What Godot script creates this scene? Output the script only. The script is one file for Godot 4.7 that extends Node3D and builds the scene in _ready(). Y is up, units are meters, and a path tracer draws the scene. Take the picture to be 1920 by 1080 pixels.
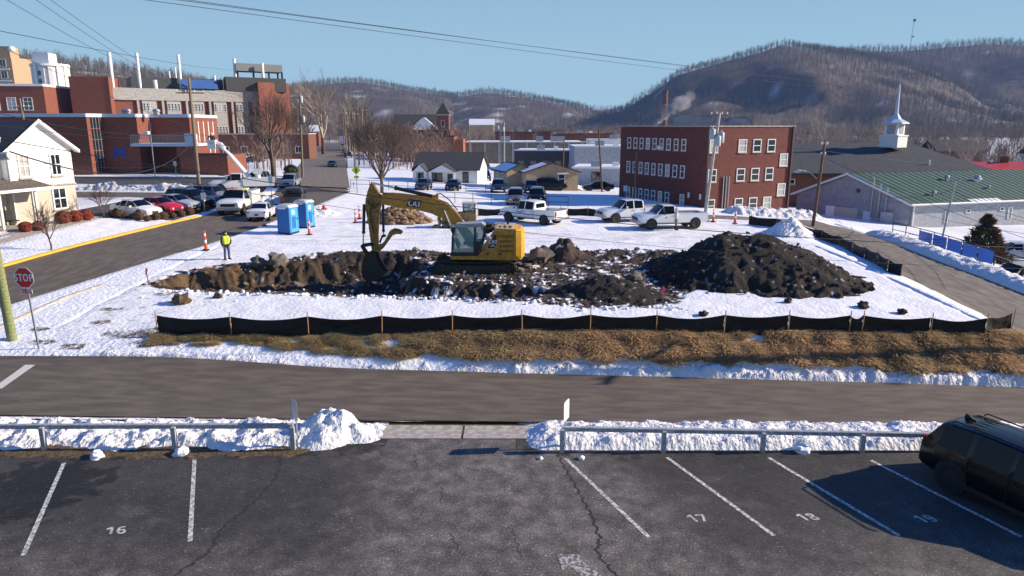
extends Node3D

# ---------------------------------------------------------------- helpers
class MB:
	var v := PackedVector3Array()
	var c := PackedColorArray()
	var uv := PackedVector2Array()
	var col := Color.WHITE
	var xf := Transform3D.IDENTITY
	var use_c := false
	var use_uv := false
	func tri(a: Vector3, b: Vector3, d: Vector3) -> void:
		v.push_back(xf * a); v.push_back(xf * b); v.push_back(xf * d)
		if use_c:
			c.push_back(col); c.push_back(col); c.push_back(col)
	func quad(a: Vector3, b: Vector3, d: Vector3, e: Vector3) -> void:
		tri(a, b, d); tri(a, d, e)
	func box(ct: Vector3, sz: Vector3, bs: Basis = Basis.IDENTITY) -> void:
		var h := sz * 0.5
		var p := []
		for i in 8:
			p.append(ct + bs * Vector3(h.x if i & 1 else -h.x, h.y if i & 2 else -h.y, h.z if i & 4 else -h.z))
		quad(p[0], p[1], p[3], p[2]); quad(p[5], p[4], p[6], p[7])
		quad(p[4], p[0], p[2], p[6]); quad(p[1], p[5], p[7], p[3])
		quad(p[2], p[3], p[7], p[6]); quad(p[4], p[5], p[1], p[0])
	# box with its top edges chamfered by r
	func cbox(ct: Vector3, sz: Vector3, r: float) -> void:
		var h := sz * 0.5
		var lo: Array[Vector3] = []
		var mi: Array[Vector3] = []
		var hi: Array[Vector3] = []
		for q in [[-1, -1], [1, -1], [1, 1], [-1, 1]]:
			lo.append(ct + Vector3(q[0] * h.x, -h.y, q[1] * h.z))
			mi.append(ct + Vector3(q[0] * h.x, h.y - r, q[1] * h.z))
			hi.append(ct + Vector3(q[0] * (h.x - r), h.y, q[1] * (h.z - r)))
		for i in 4:
			var j := (i + 1) % 4
			quad(lo[i], lo[j], mi[j], mi[i]); quad(mi[i], mi[j], hi[j], hi[i])
		quad(hi[0], hi[1], hi[2], hi[3]); quad(lo[3], lo[2], lo[1], lo[0])
	# polygon in local XY pushed out along Z from z0 to z1
	func prism(poly: PackedVector2Array, z0: float, z1: float, t: Transform3D = Transform3D.IDENTITY) -> void:
		var idx := Geometry2D.triangulate_polygon(poly)
		for k in range(0, idx.size(), 3):
			var a := poly[idx[k]]
			var b := poly[idx[k + 1]]
			var d := poly[idx[k + 2]]
			tri(t * Vector3(a.x, a.y, z0), t * Vector3(d.x, d.y, z0), t * Vector3(b.x, b.y, z0))
			tri(t * Vector3(a.x, a.y, z1), t * Vector3(b.x, b.y, z1), t * Vector3(d.x, d.y, z1))
		for i in poly.size():
			var a2 := poly[i]
			var b2 := poly[(i + 1) % poly.size()]
			quad(t * Vector3(a2.x, a2.y, z0), t * Vector3(b2.x, b2.y, z0), t * Vector3(b2.x, b2.y, z1), t * Vector3(a2.x, a2.y, z1))
	func tube(pts: Array, r0: float, r1: float = -1.0, n: int = 6, caps: bool = true) -> void:
		if r1 < 0: r1 = r0
		var rings := []
		var up := Vector3.UP
		for i in pts.size():
			var d: Vector3
			if i == 0: d = pts[1] - pts[0]
			elif i == pts.size() - 1: d = pts[i] - pts[i - 1]
			else: d = (pts[i + 1] - pts[i]).normalized() + (pts[i] - pts[i - 1]).normalized()
			d = d.normalized()
			up = Vector3.RIGHT if absf(d.y) > 0.9 else Vector3.UP
			var s := d.cross(up).normalized()
			var w := s.cross(d)
			var r := lerpf(r0, r1, float(i) / (pts.size() - 1))
			var ring := []
			for k in n:
				var a := TAU * k / n
				ring.append(pts[i] + (s * cos(a) + w * sin(a)) * r)
			rings.append(ring)
		for i in rings.size() - 1:
			for k in n:
				var k2 := (k + 1) % n
				quad(rings[i][k], rings[i + 1][k], rings[i + 1][k2], rings[i][k2])
		if caps:
			for k in range(1, n - 1):
				tri(rings[0][0], rings[0][k], rings[0][k + 1])
				tri(rings[-1][0], rings[-1][k + 1], rings[-1][k])
	func cyl(a: Vector3, b: Vector3, r: float, n: int = 12) -> void:
		tube([a, b], r, r, n)
	# profile of (radius, y) spun round the Y axis at ct
	func lathe(prof: Array, n: int = 16, ct: Vector3 = Vector3.ZERO) -> void:
		for i in prof.size() - 1:
			for k in n:
				var a := TAU * k / n
				var b := TAU * (k + 1) / n
				var p0: Vector2 = prof[i]
				var p1: Vector2 = prof[i + 1]
				var q := [Vector3(cos(a) * p0.x, p0.y, sin(a) * p0.x) + ct, Vector3(cos(b) * p0.x, p0.y, sin(b) * p0.x) + ct, Vector3(cos(b) * p1.x, p1.y, sin(b) * p1.x) + ct, Vector3(cos(a) * p1.x, p1.y, sin(a) * p1.x) + ct]
				if p0.x < 1e-5: tri(q[0], q[2], q[3])
				elif p1.x < 1e-5: tri(q[0], q[1], q[2])
				else: quad(q[0], q[1], q[2], q[3])
	# smooth > 0: faces that meet at less than that many degrees are shaded as one
	func mesh(smooth: float = 0.0) -> ArrayMesh:
		var arr := []
		arr.resize(Mesh.ARRAY_MAX)
		arr[Mesh.ARRAY_VERTEX] = v
		if use_c: arr[Mesh.ARRAY_COLOR] = c
		if use_uv: arr[Mesh.ARRAY_TEX_UV] = uv
		if smooth > 0.0:
			var fn := PackedVector3Array()
			var at := {}
			for i in range(0, v.size(), 3):
				var n := (v[i + 2] - v[i]).cross(v[i + 1] - v[i])
				var l := n.length()
				fn.push_back(n / l if l > 1e-12 else Vector3.UP)
				for k in 3:
					var key := Vector3i((v[i + k] * 4000.0).round())
					if at.has(key): at[key].append(i / 3)
					else: at[key] = [i / 3]
			var lim := cos(deg_to_rad(smooth))
			var nn := PackedVector3Array()
			nn.resize(v.size())
			for i in v.size():
				var own := fn[i / 3]
				var s := Vector3.ZERO
				for f in at[Vector3i((v[i] * 4000.0).round())]:
					if fn[f].dot(own) > lim: s += fn[f]
				nn[i] = s.normalized() if s.length() > 1e-6 else own
			arr[Mesh.ARRAY_NORMAL] = nn
		var m := ArrayMesh.new()
		m.add_surface_from_arrays(Mesh.PRIMITIVE_TRIANGLES, arr)
		return m

var M := {}
var names := {}

func srgb(r: float, g: float, b: float) -> Color:
	return Color(r / 255.0, g / 255.0, b / 255.0)

func mk(id: String, col: Color, rough: float = 0.8, metal: float = 0.0) -> StandardMaterial3D:
	var m := StandardMaterial3D.new()
	m.resource_name = id
	m.albedo_color = col
	m.roughness = rough
	m.metallic = metal
	M[id] = m
	return m

func tex_noise(seed_: int, freq: float, size: int, lo: Color, hi: Color, octaves: int = 4, contrast: float = 1.0, kind: int = FastNoiseLite.TYPE_SIMPLEX_SMOOTH) -> ImageTexture:
	var n := FastNoiseLite.new()
	n.seed = seed_; n.frequency = freq; n.noise_type = kind; n.fractal_octaves = octaves
	var im := n.get_seamless_image(size, size)
	var src := im.get_data()
	var out := PackedByteArray()
	out.resize(size * size * 3)
	var lut := PackedByteArray()
	lut.resize(768)
	for i in 256:
		var t := clampf((i / 255.0 - 0.5) * contrast + 0.5, 0.0, 1.0)
		var q := lo.lerp(hi, t)
		lut[i * 3] = int(q.r * 255); lut[i * 3 + 1] = int(q.g * 255); lut[i * 3 + 2] = int(q.b * 255)
	for i in size * size:
		var s := src[i] * 3
		out[i * 3] = lut[s]; out[i * 3 + 1] = lut[s + 1]; out[i * 3 + 2] = lut[s + 2]
	return ImageTexture.create_from_image(Image.create_from_data(size, size, false, Image.FORMAT_RGB8, out))

# a material whose albedo wanders between two colours in world space
func mkn(id: String, lo: Color, hi: Color, scale: float, rough: float = 0.85, bump: float = 0.0, seed_: int = 1, contrast: float = 1.6, freq: float = 0.02) -> StandardMaterial3D:
	var m := mk(id, Color.WHITE, rough)
	m.albedo_texture = tex_noise(seed_, freq, 256, lo, hi, 5, contrast)
	m.uv1_triplanar = true
	m.uv1_world_triplanar = true
	m.uv1_scale = Vector3.ONE * scale
	if bump > 0.0:
		m.heightmap_enabled = true
		m.heightmap_scale = bump
		m.heightmap_texture = m.albedo_texture
	return m

func numbered(called: String) -> String:
	var k: int = names.get(called, 0)
	names[called] = k + 1
	return called if k == 0 else "%s_%03d" % [called, k]

func thing(called: String, label: String, category: String, at: Vector3 = Vector3.ZERO, turn: float = 0.0, group: String = "") -> Node3D:
	var o := Node3D.new()
	o.name = numbered(called)
	add_child(o)
	o.position = at
	o.rotation.y = turn
	tag(o, label, category, group)
	return o

func tag(o: Node3D, label: String, category: String, group: String = "", kind: String = "") -> Node3D:
	if label: o.set_meta("label", label)
	if category: o.set_meta("category", category)
	if group: o.set_meta("group", group)
	if kind: o.set_meta("kind", kind)
	return o

func part(called: String, m: Mesh, mt: Material, parent: Node3D = null, t: Transform3D = Transform3D.IDENTITY) -> MeshInstance3D:
	var o := MeshInstance3D.new()
	o.mesh = m
	o.material_override = mt
	if parent == null:
		o.name = numbered(called)
		add_child(o)
	else:
		o.name = called
		parent.add_child(o, true)
	o.transform = t
	return o

func struct(called: String, m: Mesh, mt: Material) -> MeshInstance3D:
	var o := part(called, m, mt)
	o.set_meta("kind", "structure")
	return o

func boxpart(called: String, mt: Material, parent: Node3D, ct: Vector3, sz: Vector3, bs: Basis = Basis.IDENTITY) -> MeshInstance3D:
	var b := MB.new()
	b.box(ct, sz, bs)
	return part(called, b.mesh(), mt, parent)

func copy(src: Node3D, at: Vector3, turn: float, label: String, group: String = "") -> Node3D:
	var o := src.duplicate()
	o.name = numbered(String(src.name).rstrip("0123456789").trim_suffix("_"))
	add_child(o)
	o.position = at
	o.rotation = Vector3(0, turn, 0)
	o.set_meta("label", label)
	if group: o.set_meta("group", group)
	return o

func sm(a: float, b: float, x: float) -> float:
	var t := clampf((x - a) / (b - a), 0.0, 1.0)
	return t * t * (3.0 - 2.0 * t)

func noise(seed_: int, freq: float, oct: int = 4) -> FastNoiseLite:
	var n := FastNoiseLite.new()
	n.seed = seed_; n.frequency = freq; n.fractal_octaves = oct; n.noise_type = FastNoiseLite.TYPE_SIMPLEX_SMOOTH
	return n

# grid of heights as one smooth mesh; hf(x, d) gives y, cf(x, d) gives a colour; d runs away from the viewer (z = -d)
func field(x0: float, x1: float, d0: float, d1: float, nx: int, nd: int, hf: Callable, cf = null) -> ArrayMesh:
	var vs := PackedVector3Array()
	var cs := PackedColorArray()
	var uvs := PackedVector2Array()
	for j in nd + 1:
		var d := lerpf(d0, d1, float(j) / nd)
		for i in nx + 1:
			var x := lerpf(x0, x1, float(i) / nx)
			vs.push_back(Vector3(x, hf.call(x, d), -d))
			uvs.push_back(Vector2(float(i) / nx, 1.0 - float(j) / nd))
			if cf != null: cs.push_back(cf.call(x, d))
	return grid_mesh(vs, nx, nd, cs, uvs)

func grid_mesh(vs: PackedVector3Array, nx: int, nd: int, cs: PackedColorArray = PackedColorArray(), uvs: PackedVector2Array = PackedVector2Array(), skip: PackedByteArray = PackedByteArray()) -> ArrayMesh:
	var w := nx + 1
	var ns := PackedVector3Array()
	ns.resize(vs.size())
	var idx := PackedInt32Array()
	for j in nd + 1:
		for i in w:
			var a := vs[j * w + mini(i + 1, nx)] - vs[j * w + maxi(i - 1, 0)]
			var b := vs[mini(j + 1, nd) * w + i] - vs[maxi(j - 1, 0) * w + i]
			var n := a.cross(b)
			ns[j * w + i] = n.normalized() if n.length() > 1e-9 else Vector3.UP
	for j in nd:
		for i in nx:
			if skip.size() and skip[j * nx + i]: continue
			var k := j * w + i
			idx.append_array([k, k + w + 1, k + 1, k, k + w, k + w + 1])
	var arr := []
	arr.resize(Mesh.ARRAY_MAX)
	arr[Mesh.ARRAY_VERTEX] = vs
	arr[Mesh.ARRAY_NORMAL] = ns
	arr[Mesh.ARRAY_INDEX] = idx
	if cs.size(): arr[Mesh.ARRAY_COLOR] = cs
	if uvs.size(): arr[Mesh.ARRAY_TEX_UV] = uvs
	var m := ArrayMesh.new()
	m.add_surface_from_arrays(Mesh.PRIMITIVE_TRIANGLES, arr)
	return m

# ---------------------------------------------------------------- lie of the land (metres; the parking lot is y = 0, d = distance ahead)
var KX := [-130.0, -60.0, -40.0, -29.5, -21.0, -16.0, 0.0, 16.0, 22.0, 24.0, 30.0, 36.0, 50.0, 90.0]
var KD := [0.0, 21.4, 22.4, 27.0, 29.3, 34.0, 44.0, 58.0, 70.0, 90.0, 110.0, 130.0, 200.0, 420.0]
var KH := [
	[0.0, 0.0, 0.0, 0.0, 0.0, 0.0, 0.0, 0.0, 0.0, 0.0, 0.0, 0.0, 0.0, 0.0],
	[0.0, 0.0, 0.0, 0.0, 0.0, 0.0, 0.0, 0.0, 0.0, 0.0, 0.0, 0.0, 0.0, 0.0],
	[0.4, 0.35, 0.3, 0.2, 0.15, 0.05, -0.15, -0.4, -0.55, -0.6, -0.75, -0.9, -1.2, -1.5],
	[0.4, 0.4, 0.35, 0.25, 0.2, 0.1, -0.3, -0.6, -0.75, -0.8, -0.95, -1.1, -1.4, -2.0],
	[0.7, 0.7, 0.6, 0.4, 0.4, 0.55, 0.7, 0.7, 0.65, -0.4, -0.6, -1.1, -1.8, -2.2],
	[1.6, 1.5, 1.4, 1.0, 0.8, 0.9, 1.0, 0.95, 0.8, 0.2, -0.1, -1.0, -2.0, -2.5],
	[2.2, 2.2, 1.9, 1.4, 1.2, 1.2, 1.2, 1.15, 1.1, 0.7, 0.35, -0.9, -2.4, -3.0],
	[2.4, 2.4, 2.2, 1.8, 1.4, 1.3, 1.2, 1.2, 1.15, 0.8, 0.5, -0.8, -2.4, -3.0],
	[2.4, 2.4, 2.2, 1.9, 1.5, 1.35, 1.2, 1.1, 0.85, 0.7, 0.4, -0.7, -2.3, -3.0],
	[2.2, 2.2, 2.0, 1.7, 1.3, 1.1, 0.7, 0.5, 0.15, 0.0, -0.6, -1.3, -2.3, -3.0],
	[1.8, 1.8, 1.6, 1.2, 1.0, 0.8, 0.2, -0.4, -0.8, -1.5, -2.0, -2.2, -2.5, -3.0],
	[1.5, 1.5, 1.2, 0.8, 0.5, 0.3, -0.3, -1.0, -1.5, -1.8, -2.2, -2.4, -2.8, -3.0],
	[1.0, 1.0, 0.6, 0.0, -0.3, -0.5, -1.0, -1.5, -1.8, -2.0, -2.4, -2.6, -3.0, -3.0],
	[0.0, -0.5, -1.0, -1.4, -1.8, -2.0, -2.4, -2.8, -3.0, -3.0, -3.0, -3.0, -3.0, -3.0]]

func land(x: float, d: float) -> float:
	x = clampf(x, KX[0], KX[-1]); d = clampf(d, 0.0, KD[-1])
	var i := 0
	while i < KX.size() - 2 and x > KX[i + 1]: i += 1
	var j := 0
	while j < KD.size() - 2 and d > KD[j + 1]: j += 1
	var tx: float = (x - KX[i]) / (KX[i + 1] - KX[i])
	var td: float = (d - KD[j]) / (KD[j + 1] - KD[j])
	return lerpf(lerpf(KH[j][i], KH[j][i + 1], tx), lerpf(KH[j + 1][i], KH[j + 1][i + 1], tx), td)

func road_near(x: float) -> float: return 22.35 - 0.004 * x
func road_far(x: float) -> float: return 27.2 - 0.012 * x + (0.5 if x < -15 else 0.5 * sm(-6, -15, x))

# left edge and right edge of the street on the left at distance d
const STREET_L := [Vector2(24, -38), Vector2(30, -33), Vector2(35, -31.4), Vector2(42, -30.2), Vector2(48, -29.6), Vector2(56, -28.2), Vector2(62, -27.4), Vector2(84, -28.0), Vector2(420, -112.0)]
const STREET_R := [Vector2(24, -31), Vector2(28, -27.2), Vector2(30, -26.2), Vector2(33.5, -25.2), Vector2(38, -24.2), Vector2(44, -22.9), Vector2(49, -21.9), Vector2(57, -21.0), Vector2(75, -20.5), Vector2(92, -20.9), Vector2(420, -98.0)]
func along(t: Array, d: float) -> float:
	var i := 0
	while i < t.size() - 2 and d > t[i + 1].x: i += 1
	return lerpf(t[i].y, t[i + 1].y, clampf((d - t[i].x) / (t[i + 1].x - t[i].x), 0.0, 1.0))
func street_l(d: float) -> float: return along(STREET_L, d)
func street_r(d: float) -> float: return along(STREET_R, d)

func side_l(d: float) -> float: return 23.4 + 0.4 * sm(30, 40, d) + 3.2 * sm(44, 64, d)
func side_r(d: float) -> float: return 29.3 + 2.0 * sm(44, 66, d)

# distance outside the nearest paved ground; negative on it
func off_road(x: float, d: float) -> float:
	var a := 99.0
	if d < 60.0:
		a = minf(a, maxf(road_near(x) - d, d - road_far(x)))
	if d > 24.0 and d < 420.0:
		a = minf(a, maxf(street_l(d) - x, x - street_r(d)))
	if d > 24.0 and d < 66.5:
		a = minf(a, maxf(side_l(d) - x, x - side_r(d)))
	# cross street behind the parked cars and the asphalt yard of the brick hall
	if x < -24.0:
		a = minf(a, absf(d - (78.5 + 0.02 * (x + 28.0))) - 3.4)
		a = minf(a, maxf(maxf(93.0 - d, d - 112.0 - 0.12 * absf(x + 60.0)), maxf(x + 31.0, -100.0 - x)))
		# car park in front of the white house
		a = minf(a, maxf(maxf(59.5 - d, d - 73.5), maxf(x + 28.6, -39.0 - x)))
	else:
		a = minf(a, maxf(maxf(75.0 - d, d - 90.0), x + 21.5))
	if x > 12.0 and x < 32.0:
		a = minf(a, maxf(absf(d - 68.0) - 2.0, 15.0 - x))
	return a

func ground(x: float, d: float) -> float:
	return land(x, d) + 0.10 * sm(-0.05, 0.5, off_road(x, d))

# ---------------------------------------------------------------- the place
func _ready() -> void:
	setup_view()
	materials()
	build_ground()
	build_hills()
	build_lot()
	build_site()
	build_fences()
	build_excavator()
	build_machines()
	build_vehicles()
	build_buildings_left()
	build_buildings_mid()
	build_buildings_right()
	build_poles()
	build_trees()
	build_small()
	build_people()

func setup_view() -> void:
	var cam := Camera3D.new()
	cam.name = "camera"
	add_child(cam)
	cam.position = Vector3(0, 9.6, 0)
	cam.rotation_degrees = Vector3(-12.9066, 0, 0)
	cam.fov = 44.166
	cam.near = 0.1
	cam.far = 12000.0
	cam.current = true
	var we := WorldEnvironment.new()
	we.name = "environment"
	var e := Environment.new()
	e.background_mode = Environment.BG_SKY
	var sk := ProceduralSkyMaterial.new()
	sk.sky_top_color = srgb(22, 101, 206)
	sk.sky_horizon_color = srgb(199, 243, 253)
	sk.sky_curve = 0.235
	sk.ground_horizon_color = srgb(199, 243, 253)
	sk.ground_bottom_color = srgb(120, 125, 130)
	sk.sun_angle_max = 20.0
	sk.sun_curve = 0.1
	var sky := Sky.new()
	sky.sky_material = sk
	e.sky = sky
	e.background_energy_multiplier = 0.5
	e.tonemap_mode = Environment.TONE_MAPPER_LINEAR
	e.tonemap_exposure = 1.65
	e.sdfgi_enabled = true
	e.ssao_enabled = true
	e.ssil_enabled = true
	e.volumetric_fog_enabled = true
	e.volumetric_fog_density = 0.0
	e.fog_enabled = true
	e.fog_density = 0.00011
	e.fog_light_color = srgb(150, 182, 235)
	we.environment = e
	add_child(we)
	var sun := DirectionalLight3D.new()
	sun.name = "sun"
	add_child(sun)
	sun.light_energy = 1.5
	sun.light_color = srgb(255, 238, 215)
	sun.light_angular_distance = 0.5
	sun.shadow_enabled = true
	# the sun stands to the right, low, a touch beyond the scene; shadows fall to the left
	sun.look_at_from_position(Vector3(0.92, 0.41, -0.07), Vector3.ZERO)

func materials() -> void:
	var s := mk("snow", Color.WHITE, 0.75)
	s.albedo_texture = tex_noise(11, 0.03, 512, srgb(214, 217, 222), srgb(246, 247, 249), 5, 1.8)
	s.uv1_triplanar = true; s.uv1_world_triplanar = true; s.uv1_scale = Vector3.ONE * 0.35
	s.heightmap_enabled = true; s.heightmap_scale = 3.0
	s.heightmap_texture = tex_noise(12, 0.02, 512, Color.BLACK, Color.WHITE, 6, 1.5)
	# trodden snow: same snow, lumpier
	var t := s.duplicate(); t.resource_name = "snow_trodden"
	t.heightmap_scale = 11.0; t.uv1_scale = Vector3.ONE * 0.5
	M["snow_trodden"] = t
	# ploughed snow: grit in it
	var pl := s.duplicate(); pl.resource_name = "snow_ploughed"
	pl.albedo_texture = tex_noise(14, 0.09, 512, srgb(202, 198, 193), srgb(247, 248, 250), 5, 2.4)
	pl.albedo_texture.resource_name = "grit"
	pl.heightmap_scale = 4.0; pl.uv1_scale = Vector3.ONE * 0.6
	M["snow_ploughed"] = pl
	# ground whose colours are set per point (snow, earth)
	var g := mk("site", Color.WHITE, 0.85)
	g.vertex_color_use_as_albedo = true
	g.albedo_texture = tex_noise(13, 0.06, 512, srgb(228, 228, 228), srgb(255, 255, 255), 5, 1.8)
	g.uv1_triplanar = true; g.uv1_world_triplanar = true; g.uv1_scale = Vector3.ONE * 0.4
	g.heightmap_enabled = true; g.heightmap_scale = 1.6
	g.heightmap_texture = s.heightmap_texture
	# asphalt of the streets: brown-grey with long streaks
	for q in [["road", srgb(84, 75, 65), srgb(106, 96, 84), 21], ["road_old", srgb(98, 90, 80), srgb(132, 122, 110), 22], ["yard", srgb(58, 57, 56), srgb(80, 78, 75), 23]]:
		var r := mk(q[0], Color.WHITE, 0.82)
		r.albedo_texture = tex_noise(q[3], 0.02, 512, q[1], q[2], 6, 1.5)
		r.heightmap_enabled = true; r.heightmap_scale = 0.6
		r.heightmap_texture = tex_noise(q[3] + 40, 0.2, 256, Color.BLACK, Color.WHITE, 2, 1.4)
	M["yard"].uv1_triplanar = true; M["yard"].uv1_world_triplanar = true; M["yard"].uv1_scale = Vector3.ONE * 0.07
	M["road_old"].uv1_triplanar = true; M["road_old"].uv1_world_triplanar = true; M["road_old"].uv1_scale = Vector3(0.15, 0.15, 0.05)
	mk("white_paint", srgb(200, 198, 190), 0.7)
	mk("yellow_paint", srgb(222, 172, 62), 0.7)
	mkn("concrete", srgb(150, 142, 132), srgb(186, 178, 166), 0.6, 0.85, 1.0, 31)
	mkn("brick_dark", srgb(112, 64, 50), srgb(136, 80, 62), 0.35, 0.85, 0.6, 32)
	mkn("brick_orange", srgb(136, 84, 62), srgb(160, 100, 76), 0.35, 0.85, 0.6, 33)
	mkn("brick_brown", srgb(100, 64, 50), srgb(126, 80, 62), 0.3, 0.85, 0.6, 34)
	mkn("siding", srgb(226, 224, 218), srgb(240, 239, 234), 0.4, 0.6, 0.0, 35)
	mkn("block_grey", srgb(150, 152, 156), srgb(172, 174, 178), 0.3, 0.8, 0.3, 36)
	mkn("block_blue", srgb(122, 125, 136), srgb(140, 143, 154), 0.3, 0.7, 0.0, 37)
	mkn("precast", srgb(150, 148, 142), srgb(178, 176, 170), 0.3, 0.8, 0.4, 38)
	mkn("tan_wall", srgb(160, 138, 108), srgb(184, 160, 128), 0.4, 0.8, 0.3, 39)
	mkn("shingle_dark", srgb(52, 52, 54), srgb(72, 72, 74), 0.8, 0.9, 0.8, 40)
	mkn("shingle_brown", srgb(78, 70, 62), srgb(110, 100, 90), 0.8, 0.9, 0.8, 41)
	mkn("roof_green", srgb(62, 88, 74), srgb(84, 110, 94), 0.5, 0.55, 0.0, 42)
	mk("roof_red", srgb(188, 58, 56), 0.5)
	mk("blind", srgb(168, 168, 162), 0.5)
	mk("trim_white", srgb(225, 225, 222), 0.5)
	mk("trim_dark", srgb(44, 44, 48), 0.5)
	mk("pale_trim", srgb(190, 200, 214), 0.5)
	var gl := mk("glass", srgb(30, 36, 44), 0.06)
	gl.metallic_specular = 0.7
	var gl2 := mk("car_glass", srgb(10, 12, 15), 0.03)
	gl2.metallic_specular = 0.4
	mkn("wood_pole", srgb(104, 92, 76), srgb(140, 126, 106), 1.2, 0.9, 1.0, 43)
	mkn("wood_brown", srgb(84, 62, 46), srgb(112, 84, 62), 1.2, 0.9, 1.0, 44)
	mkn("wood_green", srgb(104, 112, 70), srgb(150, 154, 106), 2.0, 0.9, 1.5, 45)
	mk("galvanised", srgb(150, 154, 160), 0.45, 0.6)
	mkn("rail_steel", srgb(142, 143, 144), srgb(182, 183, 184), 0.9, 0.55, 0.3, 47)
	mk("steel", srgb(160, 162, 165), 0.35, 0.8)
	mk("wire", srgb(34, 34, 36), 0.6)
	mk("black_metal", srgb(28, 28, 30), 0.5, 0.3)
	mk("rubber", srgb(24, 24, 25), 0.85)
	mk("rim", srgb(150, 152, 156), 0.35, 0.7)
	mk("orange", srgb(236, 76, 34), 0.55)
	mk("reflective", srgb(228, 228, 226), 0.4)
	mk("plastic_black", srgb(22, 22, 24), 0.6)
	var bark := mkn("bark", srgb(70, 58, 50), srgb(104, 88, 76), 1.5, 0.95, 1.0, 46)
	bark.resource_name = "bark"
	mk("twig", srgb(100, 84, 75), 0.95)
	mk("twig_pale", srgb(158, 146, 132), 0.95)

# ---------------------------------------------------------------- ground, roads
func build_ground() -> void:
	var nz := noise(3, 0.5, 4)
	var nb := noise(4, 0.06, 3)
	var hf := func(x: float, d: float) -> float:
		var o := off_road(x, d)
		var k := sm(-0.05, 0.5, o)
		var y := land(x, d) - 0.03 + 0.13 * k + (nz.get_noise_2d(x, d) * 0.05 + nb.get_noise_2d(x, d) * 0.06) * k
		# under the open site, sunk so that the site's own ground covers it
		if x > -21.3 and x < 22.3 and d > 30.1 and d < 50.9: y -= 1.9 * sm(0.8, 1.6, minf(minf(x + 21.3, 22.3 - x), minf(d - 30.1, 50.9 - d)))
		return y
	var grounds := [
		[-34.0, 34.0, 22.0, 30.6, 340, 86], [-34.0, 34.0, 30.6, 51.0, 240, 90], [-34.0, 34.0, 51.0, 92.0, 400, 240],
		[-130.0, -34.0, 22.0, 92.0, 240, 170], [34.0, 90.0, 22.0, 92.0, 120, 120]]
	# tyre tracks pressed grey into the snow behind the dig: [centre, radius, first and last angle]
	var arcs := [[Vector2(30, 20), 40.0], [Vector2(30.5, 20), 42.0], [Vector2(31, 22), 38.2], [Vector2(-40, 95), 44.0], [Vector2(-40, 95), 45.8], [Vector2(8, 130), 75.0], [Vector2(8, 130), 76.7], [Vector2(0, -20), 73.0], [Vector2(0, -20), 74.7], [Vector2(-3, -30), 85.5], [Vector2(20, 140), 85.0]]
	var cf := func(x: float, d: float) -> Color:
		var c := Color(0.94, 0.945, 0.955)
		if d > 71.0 or x < -19.5 or x > 21.0: return c
		var k := 0.0
		for a in arcs:
			k = maxf(k, sm(0.34, 0.1, absf(Vector2(x, d).distance_to(a[0]) - a[1] + nb.get_noise_2d(x, d) * 0.8)) * (0.16 + 0.3 * nz.get_noise_2d(x * 0.6, d * 0.6)))
		k = maxf(k, 0.45 * sm(0.2, 0.5, nz.get_noise_2d(x * 0.35 + 60, d * 1.4)) * sm(58.0, 52.0, d))
		return c.lerp(Color(0.30, 0.25, 0.20), clampf(k, 0.0, 0.5))
	for q in grounds:
		var mid: bool = q[2] == 51.0
		struct("snow_ground", field(q[0], q[1], q[2], q[3], q[4], q[5], hf, cf if mid else null), M["site"] if mid else M["snow_trodden"] if q[0] < -40 else M["snow"])
	# farther ground: snow, litter and brush
	var far := mkn("far_ground", srgb(120, 108, 96), srgb(236, 238, 242), 0.05, 0.9, 0.0, 51, 3.2, 0.03)
	struct("valley_ground", field(-130.0, 130.0, 92.0, 420.0, 200, 200, func(x, d): return land(x, d) - 0.02 + 0.1 * sm(-0.05, 0.5, off_road(x, d))), M["snow"])
	var big := MB.new()
	for q in [[-2400, -130, 0, 420], [130, 2400, 0, 420], [-2400, 2400, 420, 4200]]:
		big.quad(Vector3(q[0], -3.05, -q[2]), Vector3(q[0], -3.05, -q[3]), Vector3(q[1], -3.05, -q[3]), Vector3(q[1], -3.05, -q[2]))
	struct("plain", big.mesh(), far)
	# strip between the two: slopes at the flanks
	struct("flank_ground", field(-420.0, -129.9, 0.0, 425.0, 40, 60, func(x, d): return lerpf(land(-130.0, d), -3.1, sm(-129.9, -400.0, x)) - 0.02), far)
	struct("flank_ground", field(89.9, 300.0, 0.0, 92.1, 30, 30, func(x, d): return lerpf(land(90.0, d), -3.1, sm(89.9, 220.0, x)) - 0.02), far)

	road_strip("front_road", "x", -120.0, 80.0, 240, 16, func(t): return road_near(t) - 0.05, func(t): return road_far(t) + 0.05, M["road"], 0.0, 0.16)
	road_strip("left_street", "d", 26.4, 96.0, 120, 12, func(t): return street_l(t) - 0.05, func(t): return street_r(t) + 0.05, M["road"], 0.004, 0.16)
	road_strip("far_street", "d", 96.0, 420.0, 120, 8, func(t): return street_l(t) - 0.05, func(t): return street_r(t) + 0.05, M["road_old"], 0.14, 0.16)
	road_strip("side_road", "d", 26.6, 66.5, 100, 12, func(t): return side_l(t) - 0.05, func(t): return side_r(t) + 0.05, M["road_old"], 0.006, 0.16)
	road_strip("cross_street", "x", -120.0, -27.9, 80, 10, func(t): return 75.1 + 0.02 * (t + 28.0), func(t): return 81.9 + 0.02 * (t + 28.0), M["road"], 0.0, 0.16)
	road_strip("cross_street", "x", -28.2, -21.5, 14, 14, func(t): return 75.0, func(t): return 90.0, M["road"], 0.002, 0.16)
	road_strip("back_road", "x", 15.0, 30.0, 30, 6, func(t): return 66.0, func(t): return 70.0, M["road_old"], 0.002, 0.16)
	road_strip("hall_yard", "x", -100.0, -31.0, 60, 20, func(t): return 93.0, func(t): return 112.0 + 0.12 * absf(t + 60.0), M["yard"], 0.0, 0.16)
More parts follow.
